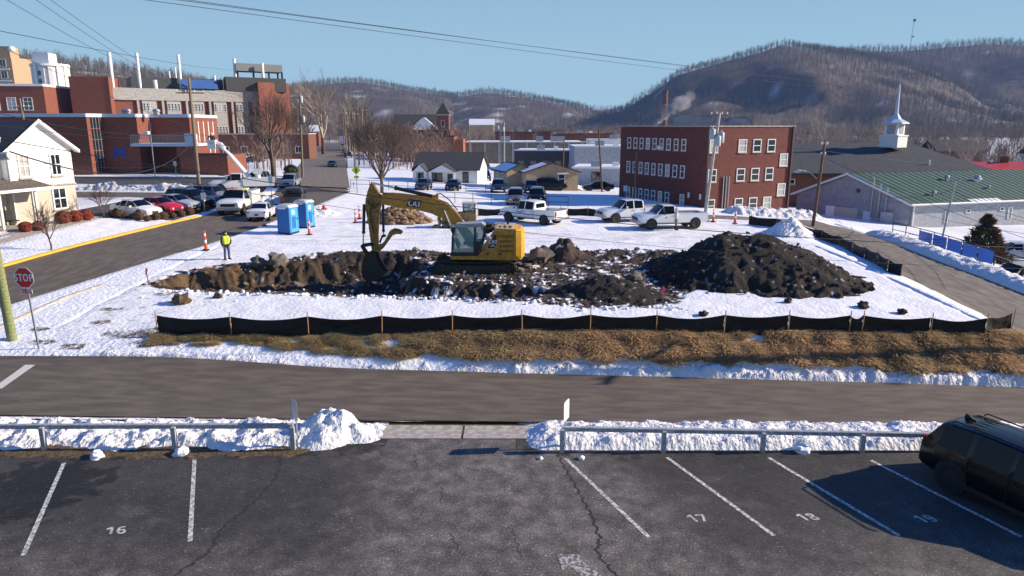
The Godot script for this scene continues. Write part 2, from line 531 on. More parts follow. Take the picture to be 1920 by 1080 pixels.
	road_strip("car_park", "x", -39.0, -28.6, 30, 30, func(t): return 59.5, func(t): return 73.5, M["yard"], 0.003, 0.16)

func road_strip(called: String, along: String, t0: float, t1: float, n: int, m: int, lo: Callable, hi: Callable, mt: Material, lift: float, uvs: float) -> void:
	var vs := PackedVector3Array()
	var uv := PackedVector2Array()
	var by_x := along == "x"
	for j in (m if by_x else n) + 1:
		for i in (n if by_x else m) + 1:
			var ft := float(i) / n if by_x else float(j) / n
			var fw := float(j) / m if by_x else float(i) / m
			var t := lerpf(t0, t1, ft)
			var w: float = lerpf(lo.call(t), hi.call(t), fw)
			var x := t if by_x else w
			var d := w if by_x else t
			vs.push_back(Vector3(x, land(x, d) + 0.02 + lift, -d))
			uv.push_back(Vector2(t * 0.045, w * uvs))
	struct(called, grid_mesh(vs, n if by_x else m, m if by_x else n, PackedColorArray(), uv), mt)

# ---------------------------------------------------------------- hills
# each ridge: points (x, d, height above the plain); the ground falls away from it over the given width
func ridge_h(x: float, d: float, ridges: Array, nn: FastNoiseLite) -> float:
	var best := 0.0
	var wob := nn.get_noise_2d(x, d)
	var gul := nn.get_noise_2d(x * 2.3 + 900.0, d * 2.3)
	for r in ridges:
		var pts: Array = r[0]
		var width: float = r[1]
		for i in pts.size() - 1:
			var a := Vector2(pts[i].x, pts[i].y)
			var b := Vector2(pts[i + 1].x, pts[i + 1].y)
			var ab := b - a
			var t := clampf((Vector2(x, d) - a).dot(ab) / ab.length_squared(), 0.0, 1.0)
			var q := (Vector2(x, d) - a - ab * t).length()
			var top: float = lerpf(pts[i].z, pts[i + 1].z, t)
			var k: float = q / (width * (0.6 + 0.4 * top / r[2]))
			k *= 1.0 + 0.3 * wob * sm(0.1, 0.5, k)
			if k < 1.0:
				best = maxf(best, top * (1.0 - k * (0.55 + 0.45 * sm(0.0, 0.8, k))) + gul * 3.5 * sm(0.05, 0.3, k) * (1.0 - k))
	return best - 6.0

func hill(label: String, x0: float, x1: float, d0: float, d1: float, cell: float, ridges: Array, seed_: int, gap: float, tree_h: float, tints: Array, snow: float) -> void:
	var nn := noise(seed_, 0.0045, 4)
	var ns := noise(seed_ + 5, 0.02, 4)
	var hf := func(x: float, d: float) -> float:
		var e := minf(minf(x - x0, x1 - x), minf(d - d0, d1 - d))
		return lerpf(-8.0, ridge_h(x, d, ridges, nn), sm(0.0, (x1 - x0) * 0.12, e))
	var cf := func(x: float, d: float) -> Color:
		var k := sm(0.1, 0.35, ns.get_noise_2d(x, d) + snow)
		return Color(0.095, 0.072, 0.06).lerp(Color(0.55, 0.55, 0.57), k)
	var h := struct("hill", field(x0, x1, d0, d1, int((x1 - x0) / cell), int((d1 - d0) / cell), hf, cf), M["hill"])
	h.set_meta("label", label)
	# bare woods on it
	var rng := RandomNumberGenerator.new()
	rng.seed = seed_
	var tf := []
	var cs := []
	for k in 3:
		tf.append([]); cs.append([])
	var nx := int((x1 - x0) / gap)
	var nd := int((d1 - d0) / gap)
	for j in nd:
		for i in nx:
			var x := x0 + (i + rng.randf()) * gap
			var d := d0 + (j + rng.randf()) * gap
			# only where the viewer could see: within the wedge of the picture and some margin
			if absf(x) > d * 0.85 + 40.0: continue
			var y: float = hf.call(x, d)
			if y < -2.0: continue
			if ns.get_noise_2d(x, d) > 0.42 and rng.randf() < 0.6: continue
			var s := tree_h * rng.randf_range(0.65, 1.25)
			var kind := rng.randi() % 3
			tf[kind].append(Transform3D(Basis(Vector3.UP, rng.randf() * TAU).scaled(Vector3(s * rng.randf_range(0.8, 1.2), s, s * rng.randf_range(0.8, 1.2))), Vector3(x, y - 0.3, -d)))
			var c: Color = tints[rng.randi() % tints.size()]
			cs[kind].append(c * rng.randf_range(0.75, 1.25))
	for k in 3:
		var mm := MultiMesh.new()
		mm.transform_format = MultiMesh.TRANSFORM_3D
		mm.use_colors = true
		mm.mesh = far_tree(k)
		mm.instance_count = tf[k].size()
		for i in tf[k].size():
			mm.set_instance_transform(i, tf[k][i])
			mm.set_instance_color(i, cs[k][i])
		var o := MultiMeshInstance3D.new()
		o.name = numbered("hillside_forest")
		o.multimesh = mm
		o.material_override = M["far_tree"]
		add_child(o)
		tag(o, "bare grey-brown winter woods covering the " + label.trim_prefix("the "), "woods", "", "stuff")

var far_trees := {}
# unit-high bare tree: trunk, rising limbs, thin forks
func far_tree(kind: int) -> ArrayMesh:
	if far_trees.has(kind): return far_trees[kind]
	var rng := RandomNumberGenerator.new()
	rng.seed = 77 + kind
	var b := MB.new()
	b.use_c = true
	b.col = Color.WHITE
	var top := Vector3(rng.randf_range(-0.04, 0.04), 1.0, rng.randf_range(-0.04, 0.04))
	b.tube([Vector3.ZERO, top * 0.5, top], 0.013, 0.003, 3, false)
	for i in 9 + kind * 2:
		var y := rng.randf_range(0.3, 0.85)
		var a := rng.randf() * TAU
		var l := rng.randf_range(0.22, 0.4) * (1.15 - y * 0.6)
		var p0 := top * y
		var p1 := p0 + Vector3(cos(a) * l * 0.55, l * 0.75, sin(a) * l * 0.55)
		b.tube([p0, p1], 0.007, 0.002, 3, false)
		for j in 3:
			var a2 := a + rng.randf_range(-1.1, 1.1)
			var q := p0.lerp(p1, rng.randf_range(0.35, 0.9))
			b.tube([q, q + Vector3(cos(a2) * l * 0.3, l * 0.42, sin(a2) * l * 0.3)], 0.004, 0.0015, 3, false)
	far_trees[kind] = b.mesh()
	return far_trees[kind]

func build_hills() -> void:
	var hm := mk("hill", Color.WHITE, 0.95)
	hm.vertex_color_use_as_albedo = true
	var ft := mk("far_tree", Color.WHITE, 0.95)
	ft.vertex_color_use_as_albedo = true
	var brown := [Color(0.14, 0.105, 0.085), Color(0.165, 0.125, 0.1), Color(0.115, 0.09, 0.078)]
	var grey := [Color(0.12, 0.105, 0.095), Color(0.15, 0.125, 0.11), Color(0.09, 0.08, 0.073)]
	# points of a ridge are given as V(x, d, top)
	hill("the long wooded hill behind the brick campus on the left", -900.0, -120.0, 430.0, 1050.0, 12.0,
		[[HILL_A, 300.0, 95.0]], 101, 5.4, 11.5, brown, -0.3)
	hill("the rounded hill beyond the far end of the street", -760.0, -60.0, 1150.0, 2050.0, 16.0,
		[[HILL_B, 430.0, 120.0], [HILL_B2, 300.0, 90.0]], 102, 8.0, 14.0, grey, -0.32)
	hill("the middle hill sloping down to the valley gap", -420.0, 330.0, 1250.0, 2250.0, 16.0,
		[[HILL_C, 420.0, 110.0]], 103, 8.0, 14.0, grey, -0.2)
	hill("the distant blue ridge in the gap of the valley", -300.0, 1500.0, 2950.0, 3900.0, 32.0,
		[[HILL_D, 620.0, 110.0]], 104, 19.0, 16.0, grey, 0.12)
	hill("the steep dark hill with a lit spur on the right", 60.0, 1350.0, 620.0, 2500.0, 15.0,
		[[HILL_F, 200.0, 160.0], [HILL_F2, 240.0, 170.0], [HILL_F3, 420.0, 170.0]], 105, 7.6, 13.0, grey, -0.32)
	hill("the broad back hill with the mast on the far right", 500.0, 1750.0, 1350.0, 2300.0, 18.0,
		[[HILL_G, 520.0, 230.0]], 106, 8.5, 16.0, grey, -0.3)

const HILL_A := [Vector3(-511.55, 640, 74), Vector3(-441.17, 660, 71), Vector3(-423.35, 680, 70), Vector3(-394.1, 700, 66), Vector3(-367.34, 720, 62), Vector3(-351.63, 740, 57), Vector3(-317.77, 760, 54), Vector3(-287.1, 780, 52), Vector3(-231.13, 800, 50), Vector3(-197.26, 800, 37)]
const HILL_B := [Vector3(-501, 1650, 93), Vector3(-417, 1650, 101), Vector3(-381, 1650, 109), Vector3(-345, 1650, 110), Vector3(-306, 1660, 101), Vector3(-262, 1680, 78), Vector3(-212, 1720, 90), Vector3(-177, 1740, 79), Vector3(-141, 1760, 52)]
const HILL_B2 := [Vector3(-393.21, 1350, 39), Vector3(-314.82, 1350, 34), Vector3(-221.86, 1380, 18)]
const HILL_C := [Vector3(-199, 1700, 28), Vector3(-136, 1700, 53), Vector3(-92, 1700, 79), Vector3(-50, 1720, 90), Vector3(-6, 1740, 82), Vector3(32, 1760, 60), Vector3(71, 1780, 33), Vector3(132, 1800, 7)]
const HILL_D := [Vector3(0, 3300, 72), Vector3(240, 3300, 88), Vector3(348, 3300, 93), Vector3(456, 3300, 90), Vector3(586, 3350, 70), Vector3(693, 3400, 88), Vector3(913, 3400, 136)]
const HILL_F := [Vector3(269, 2300, 10), Vector3(325, 2120, 21), Vector3(365, 1960, 31), Vector3(407, 1800, 42), Vector3(432, 1700, 61), Vector3(446, 1600, 83), Vector3(455, 1520, 108), Vector3(463, 1450, 133), Vector3(475, 1400, 149), Vector3(487, 1340, 157)]
const HILL_F2 := [Vector3(488, 1340, 158), Vector3(515, 1240, 126), Vector3(534, 1140, 84), Vector3(547, 1050, 59), Vector3(556, 980, 40), Vector3(570, 920, 25), Vector3(590, 860, 18)]
const HILL_F3 := [Vector3(488, 1340, 152), Vector3(562, 1430, 158), Vector3(635, 1520, 163), Vector3(733, 1600, 165)]
const HILL_G := [Vector3(713.81, 1750, 172), Vector3(799.93, 1750, 186), Vector3(919.64, 1740, 185), Vector3(981.83, 1720, 190), Vector3(1078.21, 1700, 197), Vector3(1168.96, 1690, 191), Vector3(1354.04, 1690, 168)]

# ---------------------------------------------------------------- the parking lot in front
const BAY := Vector2(-0.38, 0.925)   # direction of the bay lines (x, d)

func lot_texture() -> ImageTexture:
	# 44 m by 14.7 m of worn asphalt, 46 pixels a metre
	var w := 2048
	var h := 684
	var n1 := noise(61, 0.004, 4).get_image(w, h).get_data()
	var n2 := noise(62, 0.03, 4).get_image(w, h).get_data()
	var n3 := noise(63, 0.35, 2).get_image(w, h).get_data()
	var n4 := noise(64, 0.012, 5).get_image(w, h).get_data()
	var rng := RandomNumberGenerator.new()
	rng.seed = 5
	var px := PackedFloat32Array()
	px.resize(w * h)
	for j in h:
		var d := 20.7 - 14.7 * j / h
		for i in w:
			var x := -22.0 + 44.0 * i / w
			var k := j * w + i
			var worn := sm(-5.5, -2.5, x) * sm(4.5, 1.8, x + (d - 19.0) * 0.4)      # the driving lane is worn paler
			worn = maxf(worn, sm(16.5, 13.0, d) * 0.8)
			var v := 0.175 + 0.12 * worn * (0.35 + n2[k] / 255.0)
			v += (n1[k] / 255.0 - 0.5) * 0.09 + (n2[k] / 255.0 - 0.5) * 0.05
			v += maxf(0.0, n3[k] / 255.0 - 0.62) * 0.55 * (0.5 + worn)
			v -= maxf(0.0, 0.36 - n3[k] / 255.0) * 0.35
			v += maxf(0.0, n4[k] / 255.0 - 0.68) * 0.35 * (0.3 + n3[k] / 255.0)      # dried salt and grit
			# wet ground along the melting snow
			var edge := 20.35 - d + (n2[k] / 255.0 - 0.5) * 1.6
			if not (x > -3.9 and x < 0.1): v *= lerpf(0.55, 1.0, sm(0.2, 0.9, edge))
			var wet := Vector2((x + 12.9) / 1.9, (d - 17.6) / 1.7).length() + (n2[k] / 255.0 - 0.5) * 1.1
			if x < -11.0: v *= lerpf(0.5, 1.0, sm(0.8, 1.05, wet))
			px[k] = clampf(v, 0.03, 0.7)
	# bright grit
	for q in 9000:
		var k := rng.randi() % (w * h)
		px[k] = minf(px[k] + rng.randf_range(0.1, 0.4), 0.75)
	# cracks
	var cracks := [[Vector2(1.35, 19.6), Vector2(1.75, 17.6), Vector2(2.0, 16.2), Vector2(2.1, 15.2), Vector2(1.95, 14.6), Vector2(2.3, 13.6), Vector2(2.5, 12.0)],
		[Vector2(-6.9, 19.6), Vector2(-6.6, 18.2), Vector2(-6.75, 16.8), Vector2(-7.1, 15.6), Vector2(-7.0, 14.6), Vector2(-7.5, 13.5)],
		[Vector2(-1.9, 17.6), Vector2(-1.85, 16.8)], [Vector2(-1.5, 15.4), Vector2(-1.2, 14.6)], [Vector2(-9.3, 17.6), Vector2(-8.9, 18.9)], [Vector2(-2.9, 19.6), Vector2(-2.75, 18.8)], [Vector2(6.0, 18.2), Vector2(7.0, 17.0), Vector2(8.4, 15.4)], [Vector2(0.0, 15.6), Vector2(0.2, 14.4)]]
	for c in cracks:
		var width: float = 1.5 if c.size() > 5 else 0.9
		for i in c.size() - 1:
			for s in 160:
				var p: Vector2 = c[i].lerp(c[i + 1], s / 160.0)
				var wob := Vector2(sin(p.y * 17.0) * 0.03 + sin(p.y * 41.0) * 0.015, sin(p.x * 23.0) * 0.02)
				p += wob
				var cx := int((p.x + 22.0) / 44.0 * w)
				var cy := int((20.7 - p.y) / 14.7 * h)
				var r := rng.randf_range(0.4, width)
				for yy in range(cy - 2, cy + 3):
					for xx in range(cx - 2, cx + 3):
						if xx >= 0 and yy >= 0 and xx < w and yy < h and Vector2(xx - cx, yy - cy).length() <= r:
							px[yy * w + xx] = minf(px[yy * w + xx], 0.125)
	var by := PackedByteArray()
	by.resize(w * h * 3)
	for k in w * h:
		var v := px[k] * 255.0 * 1.22
		by[k * 3] = int(minf(v * 1.06, 255)); by[k * 3 + 1] = int(minf(v, 255)); by[k * 3 + 2] = int(minf(v * 0.93, 255))
	return ImageTexture.create_from_image(Image.create_from_data(w, h, false, Image.FORMAT_RGB8, by))

func marking(parent: Node3D, called: String, poly: Array) -> void:
	var b := MB.new()
	var p := PackedVector2Array()
	for q in poly: p.push_back(Vector2(q.x, -q.y))
	var idx := Geometry2D.triangulate_polygon(p)
	for k in range(0, idx.size(), 3):
		b.tri(Vector3(p[idx[k]].x, 0.006, p[idx[k]].y), Vector3(p[idx[k + 1]].x, 0.006, p[idx[k + 1]].y), Vector3(p[idx[k + 2]].x, 0.006, p[idx[k + 2]].y))
	part(called, b.mesh(), M["worn_paint"], parent)

func build_lot() -> void:
	var am := mk("lot_asphalt", Color.WHITE, 0.78)
	am.albedo_texture = lot_texture()
	am.heightmap_enabled = true; am.heightmap_scale = 1.2
	am.heightmap_texture = tex_noise(66, 0.3, 512, Color.BLACK, Color.WHITE, 2, 1.5)
	var wp := mk("worn_paint", Color.WHITE, 0.8)
	wp.albedo_texture = tex_noise(67, 0.05, 256, srgb(140, 138, 132), srgb(214, 212, 206), 5, 3.0)
	(wp.albedo_texture as ImageTexture).resource_name = "worn_paint"
	wp.uv1_triplanar = true; wp.uv1_world_triplanar = true; wp.uv1_scale = Vector3.ONE * 0.6
	var lot := struct("parking_lot", field(-22.0, 22.0, 6.0, 20.7, 88, 30, func(x, d): return 0.0), am)
	# lot goes on behind and to the sides of the viewer
	var b := MB.new()
	for q in [[-60, -22, 6, 20.7], [22, 60, 6, 20.7], [-60, 60, -40, 6]]:
		b.quad(Vector3(q[0], -0.002, -q[2]), Vector3(q[0], -0.002, -q[3]), Vector3(q[1], -0.002, -q[3]), Vector3(q[1], -0.002, -q[2]))
	struct("parking_lot", b.mesh(), M["yard"])
	# verge under the snow, between lot and road
	struct("verge", field(-60.0, 60.0, 20.69, 22.5, 120, 6, func(x, d): return land(x, d) - 0.01), mkn("dead_turf", srgb(62, 50, 36), srgb(112, 92, 62), 1.2, 0.95, 4.0, 68))
	for q in [[Vector2(-13.07, 19.05), 4.95], [Vector2(-9.35, 19.25), 4.55], [Vector2(1.58, 19.32), 4.45], [Vector2(4.6, 19.39), 4.45], [Vector2(7.6, 19.39), 4.45], [Vector2(10.55, 19.2), 4.3]]:
		var a: Vector2 = q[0]
		var e: Vector2 = a - BAY * q[1]
		var s := Vector2(BAY.y, -BAY.x) * 0.055
		marking(lot, "line_marking", [a - s, a + s, e + s, e - s])
	# arrow on the driving lane, nearly worn away
	var o := Vector2(1.02, 14.52)
	marking(lot, "arrow_marking", [o, o + Vector2(0.55, -0.02), o + Vector2(0.5, -0.2), o + Vector2(1.4, -1.4), o + Vector2(1.05, -1.62), o + Vector2(0.24, -0.42), o + Vector2(0.1, -0.62)])
	var wa := wp.duplicate()
	wa.albedo_texture = tex_noise(70, 0.05, 256, srgb(92, 90, 87), srgb(176, 174, 168), 5, 3.0)
	(lot.get_child(lot.get_child_count() - 1) as MeshInstance3D).material_override = wa
	var wn := wp.duplicate()
	wn.albedo_texture = tex_noise(69, 0.05, 256, srgb(150, 148, 142), srgb(206, 204, 196), 5, 4.0)
	for q in [["16", -9.63, 15.5], ["17", 4.64, 16.05], ["18", 7.42, 16.1], ["19", 10.34, 16.02]]:
		var tm := TextMesh.new()
		tm.text = q[0]
		var sf := SystemFont.new()
		sf.font_names = PackedStringArray(["Droid Sans"])
		sf.font_weight = 700
		tm.font = sf
		tm.font_size = 32
		tm.pixel_size = 0.0145
		tm.depth = 0.002
		var up := Vector3(BAY.x, 0, -BAY.y)
		var rt := Vector3(BAY.y, 0, BAY.x).lerp(Vector3.RIGHT, 0.75).normalized()
		var t := Transform3D(Basis(rt, up, Vector3.UP), Vector3(q[1], 0.006, -q[2]))
		part("number_marking", tm, wn, lot, t)
	# concrete apron of the driveway: two slabs with an open joint
	var ap := thing("driveway_apron", "two worn concrete slabs of the driveway apron between the snow banks", "apron")
	for q in [[-4.6, -1.62], [-1.54, 1.0]]:
		var s := MB.new()
		var x0: float = q[0]
		var x1: float = q[1]
		var pts := []
		for e in [[x0, 20.66], [x1, 20.66], [x1, 21.75], [x0, 21.75]]:
			pts.append(Vector3(e[0], land(e[0], e[1]) + 0.025, -e[1]))
		s.quad(pts[0], pts[3], pts[2], pts[1])
		for k in 4:
			var p: Vector3 = pts[k]
			var r: Vector3 = pts[(k + 1) % 4]
			s.quad(p, r, r - Vector3(0, 0.1, 0), p - Vector3(0, 0.1, 0))
		part("slab", s.mesh(), M["concrete"], ap)
	var gut := MB.new()
	gut.quad(Vector3(-5, land(-5, 22) + 0.0, -21.75), Vector3(-5, land(-5, 22.4) + 0.005, -22.45), Vector3(1.4, land(1.4, 22.4) + 0.005, -22.45), Vector3(1.4, land(1.4, 22) + 0.0, -21.75))
	struct("gutter_strip", gut.mesh(), M["road"])
	# bare turf edge left of the driveway
	var nt := noise(71, 0.9, 3)
	struct("turf_edge", field(-22.0, -5.6, 19.0, 20.75, 160, 18, func(x, d): return 0.02 + 0.03 * nt.get_noise_2d(x * 3.0, d * 3.0) if d > 19.38 + 0.28 * nt.get_noise_2d(x, 2.0) + 0.5 * sm(-7.0, -5.6, x) else -0.06), M["dead_turf"])
	# snow along the rails
	heap("snow_bank", "long low bank of dirty snow under the guardrail left of the driveway", "snow bank", -22.0, -4.1, 19.75, 22.15, 0.07, 31,
		func(x: float, d: float) -> float:
			var k := sm(19.75 + 0.25 * sin(x * 1.7), 20.45, d) * sm(22.3, 21.5, d)
			var end := sm(-4.05, -6.2, x + 0.35 * absf(d - 21.2))
			var pile := 0.66 * sm(1.0, 0.15, Vector2((x + 6.05) / 1.5, (d - 20.95) / 1.25).length()) + 0.4 * sm(1.0, 0.1, Vector2((x + 5.0) / 1.4, (d - 21.1) / 0.95).length())
			return maxf(k * 0.24 * maxf(end, 0.12 * sm(-4.0, -4.4, x)), pile * 0.92) + land(x, d) * 0.6 - 0.04, null, 1.45)
	heap("snow_bank", "long low snow bank under the guardrail right of the driveway", "snow bank", 0.2, 22.0, 19.72, 22.2, 0.07, 32,
		func(x: float, d: float) -> float:
			var k := sm(19.75, 20.25, d) * sm(22.35, 21.4, d) * sm(0.15, 1.0, x - 0.25 * absf(d - 20.9))
			return k * 0.27 + land(x, d) * 0.7 - 0.045, null, 0.8)
	# lumps fallen onto the asphalt in front
	for q in [[-12.3, 19.4, 0.2, "upright snow lump by the first bay line from the left"], [-9.9, 19.6, 0.22, "snow lump touching the second bay line"], [8.75, 19.8, 0.24, "tallest snow lump in front of the right guardrail"], [2.05, 19.3, 0.1, "crumb of snow beside the line of bay 17"], [0.85, 19.3, 0.07, "tiny crumb of snow at the right snow bank's tip"]]:
		var c := part("snow_lump", blob(q[2], int(q[0] * 10), 0.75), M["snow"], null, Transform3D(Basis.IDENTITY, Vector3(q[0], q[2] * 0.25, -q[1])))
		tag(c, q[3], "snow lump", "snow lumps along the lot edge")
	guardrail("weathered steel guardrail on four posts left of the driveway", [-18.1, -14.16, -10.2, -6.62], 20.0, 0.72, 0.74, -22.0)
	guardrail("weathered steel guardrail with five posts right of the driveway", [1.5, 4.55, 7.53, 10.52, 13.5], 19.85, 0.72, 0.5, 16.5)
	back_sign(Vector3(-6.55, 0.0, -20.1), -0.95, "narrow sign seen almost edge-on at the rail end left of the driveway", srgb(150, 160, 172))
	back_sign(Vector3(1.62, 0.0, -20.02), 1.15, "white sign panel seen edge-on at the rail end right of the driveway", srgb(225, 225, 222))

# rough heap of snow or earth over a rectangle; cells below the ground are left out
func heap(called: String, label: String, cat: String, x0: float, x1: float, d0: float, d1: float, cell: float, seed_: int, hf: Callable, mt: Material = null, rough: float = 1.0, colf = null) -> Node3D:
	var n1 := noise(seed_, 1.1, 3)
	var n2 := noise(seed_ + 1, 4.0, 3)
	var nx := int((x1 - x0) / cell)
	var nd := int((d1 - d0) / cell)
	var vs := PackedVector3Array()
	var cs := PackedColorArray()
	for j in nd + 1:
		var d := lerpf(d0, d1, float(j) / nd)
		for i in nx + 1:
			var x := lerpf(x0, x1, float(i) / nx)
			var y: float = hf.call(x, d)
			var g := land(x, d)
			var k := sm(0.0, 0.25, y - g + 0.06)
			y += (n1.get_noise_2d(x, d) * 0.16 + absf(n2.get_noise_2d(x, d)) * 0.10 - 0.02) * k * rough
			vs.push_back(Vector3(x, y, -d))
			if colf != null: cs.push_back(colf.call(x, d, y))
	var skip := PackedByteArray()
	skip.resize(nx * nd)
	for j in nd:
		for i in nx:
			var a := j * (nx + 1) + i
			var v := vs[a]
			if vs[a].y < land(v.x, -v.z) - 0.03 and vs[a + 1].y < land(v.x, -v.z) - 0.03 and vs[a + nx + 1].y < land(v.x, -v.z) - 0.03: skip[j * nx + i] = 1
	var o := part(called, grid_mesh(vs, nx, nd, cs, PackedVector2Array(), skip), M["snow_ploughed"] if mt == null else mt)
	tag(o, label, cat)
	return o

var blobs := {}
# irregular lump of about the given radius, squashed
func blob(r: float, seed_: int, squash: float = 0.8, bump: float = 0.35) -> ArrayMesh:
	var n := noise(seed_, 1.1 / r, 3)
	var b := MB.new()
	var R := 8
	var S := 12
	var g := []
	for j in R + 1:
		var row := []
		for i in S:
			var a := TAU * i / S
			var t := PI * j / R
			var p := Vector3(sin(t) * cos(a), cos(t), sin(t) * sin(a)) * r
			p *= 1.0 + bump * n.get_noise_3dv(p + Vector3.ONE * seed_)* 1.6
			p.y *= squash
			row.append(p)
		g.append(row)
	for j in R:
		for i in S:
			var k := (i + 1) % S
			if j > 0: b.tri(g[j][i], g[j][k], g[j + 1][k])
			if j < R - 1: b.tri(g[j][i], g[j + 1][k], g[j + 1][i])
			elif j == R - 1: pass
	for i in S:
		b.tri(g[R - 1][i], g[R - 1][(i + 1) % S], g[R][0])
	return b.mesh(50.0)

func guardrail(label: String, xs: Array, d: float, y0: float, y1: float, far_x: float) -> void:
	var o := thing("guardrail", label, "guardrail", Vector3.ZERO, 0.0, "guardrails along the parking lot")
	var xa: float = xs[0]
	var xb: float = xs[-1]
	var lo := minf(xa, far_x)
	var hi := maxf(xb, far_x)
	var hy := func(x: float) -> float: return lerpf(y0, y1, clampf((x - xa) / (xb - xa), 0, 1.4))
	var r := MB.new()
	# a square rail with chamfered edges, slightly sagging between posts
	var n := 24
	var prof := [Vector2(-0.05, -0.07), Vector2(0.05, -0.07), Vector2(0.065, -0.05), Vector2(0.065, 0.05), Vector2(0.05, 0.07), Vector2(-0.05, 0.07), Vector2(-0.065, 0.05), Vector2(-0.065, -0.05)]
	for i in n:
		var x0 := lerpf(lo, hi, float(i) / n)
		var x1 := lerpf(lo, hi, float(i + 1) / n)
		for k in 8:
			var a: Vector2 = prof[k]
			var e: Vector2 = prof[(k + 1) % 8]
			r.quad(Vector3(x0, hy.call(x0) + a.y, -d + a.x), Vector3(x1, hy.call(x1) + a.y, -d + a.x), Vector3(x1, hy.call(x1) + e.y, -d + e.x), Vector3(x0, hy.call(x0) + e.y, -d + e.x))
	for k in range(1, 7):
		for xe in [lo, hi]:
			r.tri(Vector3(xe, hy.call(xe) + prof[0].y, -d + prof[0].x), Vector3(xe, hy.call(xe) + prof[k].y, -d + prof[k].x), Vector3(xe, hy.call(xe) + prof[k + 1].y, -d + prof[k + 1].x))
	part("rail", r.mesh(30), M["rail_steel"], o)
	for x in xs:
		var p := MB.new()
		var y: float = hy.call(x)
		p.cbox(Vector3(x, (y + 0.02) * 0.5 - 0.1, -d + 0.125), Vector3(0.13, y + 0.22, 0.11), 0.015)
		part("post", p.mesh(), M["rail_steel"], o)

func back_sign(at: Vector3, turn: float, label: String, col: Color) -> void:
	var o := thing("lot_sign", label, "sign", at, turn, "signs at the driveway")
	var b := MB.new()
	b.box(Vector3(0, 0.75, 0), Vector3(0.05, 1.5, 0.03))
	part("post", b.mesh(), M["rail_steel"], o)
	var s := MB.new()
	var poly := PackedVector2Array([Vector2(-0.23, 0.93), Vector2(0.23, 0.93), Vector2(0.23, 1.5), Vector2(0.17, 1.56), Vector2(-0.17, 1.56), Vector2(-0.23, 1.5)])
	s.prism(poly, 0.02, 0.028)
	part("panel", s.mesh(), mk("sign_back" + label.left(5), col, 0.45, 0.2), o)

# ---------------------------------------------------------------- the building site
var dug := PackedVector2Array([Vector2(-20.4, 37.9), Vector2(-19.4, 41.2), Vector2(-17.3, 43.0), Vector2(-13.5, 44.3), Vector2(-9, 46.0), Vector2(-4, 46.7), Vector2(1, 46.6), Vector2(4.5, 47.0), Vector2(8, 46.0), Vector2(11.5, 45.0), Vector2(13, 42), Vector2(10.4, 38), Vector2(8.4, 34.6), Vector2(7.3, 33.3), Vector2(3.6, 33.2), Vector2(-1.5, 34.2), Vector2(-7, 35.0), Vector2(-13, 35.9), Vector2(-17, 36.5), Vector2(-19, 37.1)])
var pit := PackedVector2Array([Vector2(-19.9, 38.2), Vector2(-18.9, 40.8), Vector2(-17.0, 42.4), Vector2(-13, 43.6), Vector2(-9, 45.0), Vector2(-6.3, 44.6), Vector2(-5.4, 42.5), Vector2(-5.6, 39.6), Vector2(-4.4, 38.2), Vector2(-1.0, 37.6), Vector2(2.2, 37.0), Vector2(2.6, 35.6), Vector2(-1.4, 35.0), Vector2(-7, 35.8), Vector2(-13, 36.7), Vector2(-17, 37.2)])

func poly_dist(p: Vector2, poly: PackedVector2Array) -> float:
	var best := 1e9
	for i in poly.size():
		var a := poly[i]
		var ab := poly[(i + 1) % poly.size()] - a
		var t := clampf((p - a).dot(ab) / ab.length_squared(), 0.0, 1.0)
		best = minf(best, (p - a - ab * t).length_squared())
	var r := sqrt(best)
	return -r if Geometry2D.is_point_in_polygon(p, poly) else r

var ns1 := noise(201, 0.9, 4)
var ns2 := noise(202, 3.2, 3)
var ns3 := noise(203, 0.35, 3)

func site_h(x: float, d: float) -> float:
	var w := Vector2(x + ns1.get_noise_2d(x, d) * 0.5, d + ns1.get_noise_2d(x + 50, d) * 0.4)
	var q := poly_dist(w, dug)
	var pd := poly_dist(w, pit)
	var y := land(x, d) + 0.115 + ns3.get_noise_2d(x, d) * 0.05 + ns1.get_noise_2d(x, d) * 0.015
	var k := sm(0.25, -0.3, q)
	y += k * (ns1.get_noise_2d(x * 1.4, d * 1.4) * 0.13 + absf(ns2.get_noise_2d(x, d)) * 0.14 - 0.08)
	var deep := 1.35 if x < -5.0 else 1.15
	y -= deep * sm(0.15, -0.8, pd) * (0.85 + 0.3 * ns3.get_noise_2d(x * 1.5, d))
	# step left in the floor of the pit
	y += 0.45 * sm(-9.0, -13.0, x) * sm(40.5, 38.4, d) * sm(-0.3, -0.9, pd)
	# hump behind the excavator and low ridge of spoil along the back
	y += 1.35 * exp(-(pow((x - 3.3) / 1.15, 2.0) + pow((d - 44.6) / 1.0, 2.0))) * (1.0 + 0.2 * ns1.get_noise_2d(x * 2.0, d * 2.0))
	y += 0.5 * exp(-pow((d - 45.3) / 0.9, 2.0)) * sm(4.0, 6.0, x) * sm(13.0, 10.0, x)
	y += 0.35 * exp(-pow((d - (45.4 + (x + 9.0) * 0.12)) / 0.7, 2.0)) * sm(-16.0, -13.0, x) * sm(-4.0, -6.0, x)
	y -= 0.1 * sm(1.2, 0.0, minf(minf(x + 21.3, 22.3 - x), minf(d - 30.1, 50.9 - d)))
	return y

func dirt(x: float, d: float) -> float:
	var w := Vector2(x + ns1.get_noise_2d(x, d) * 0.6, d + ns1.get_noise_2d(x + 50, d) * 0.5)
	var q := poly_dist(w, dug) + ns2.get_noise_2d(x, d) * 0.35
	return sm(0.08, -0.1, q)

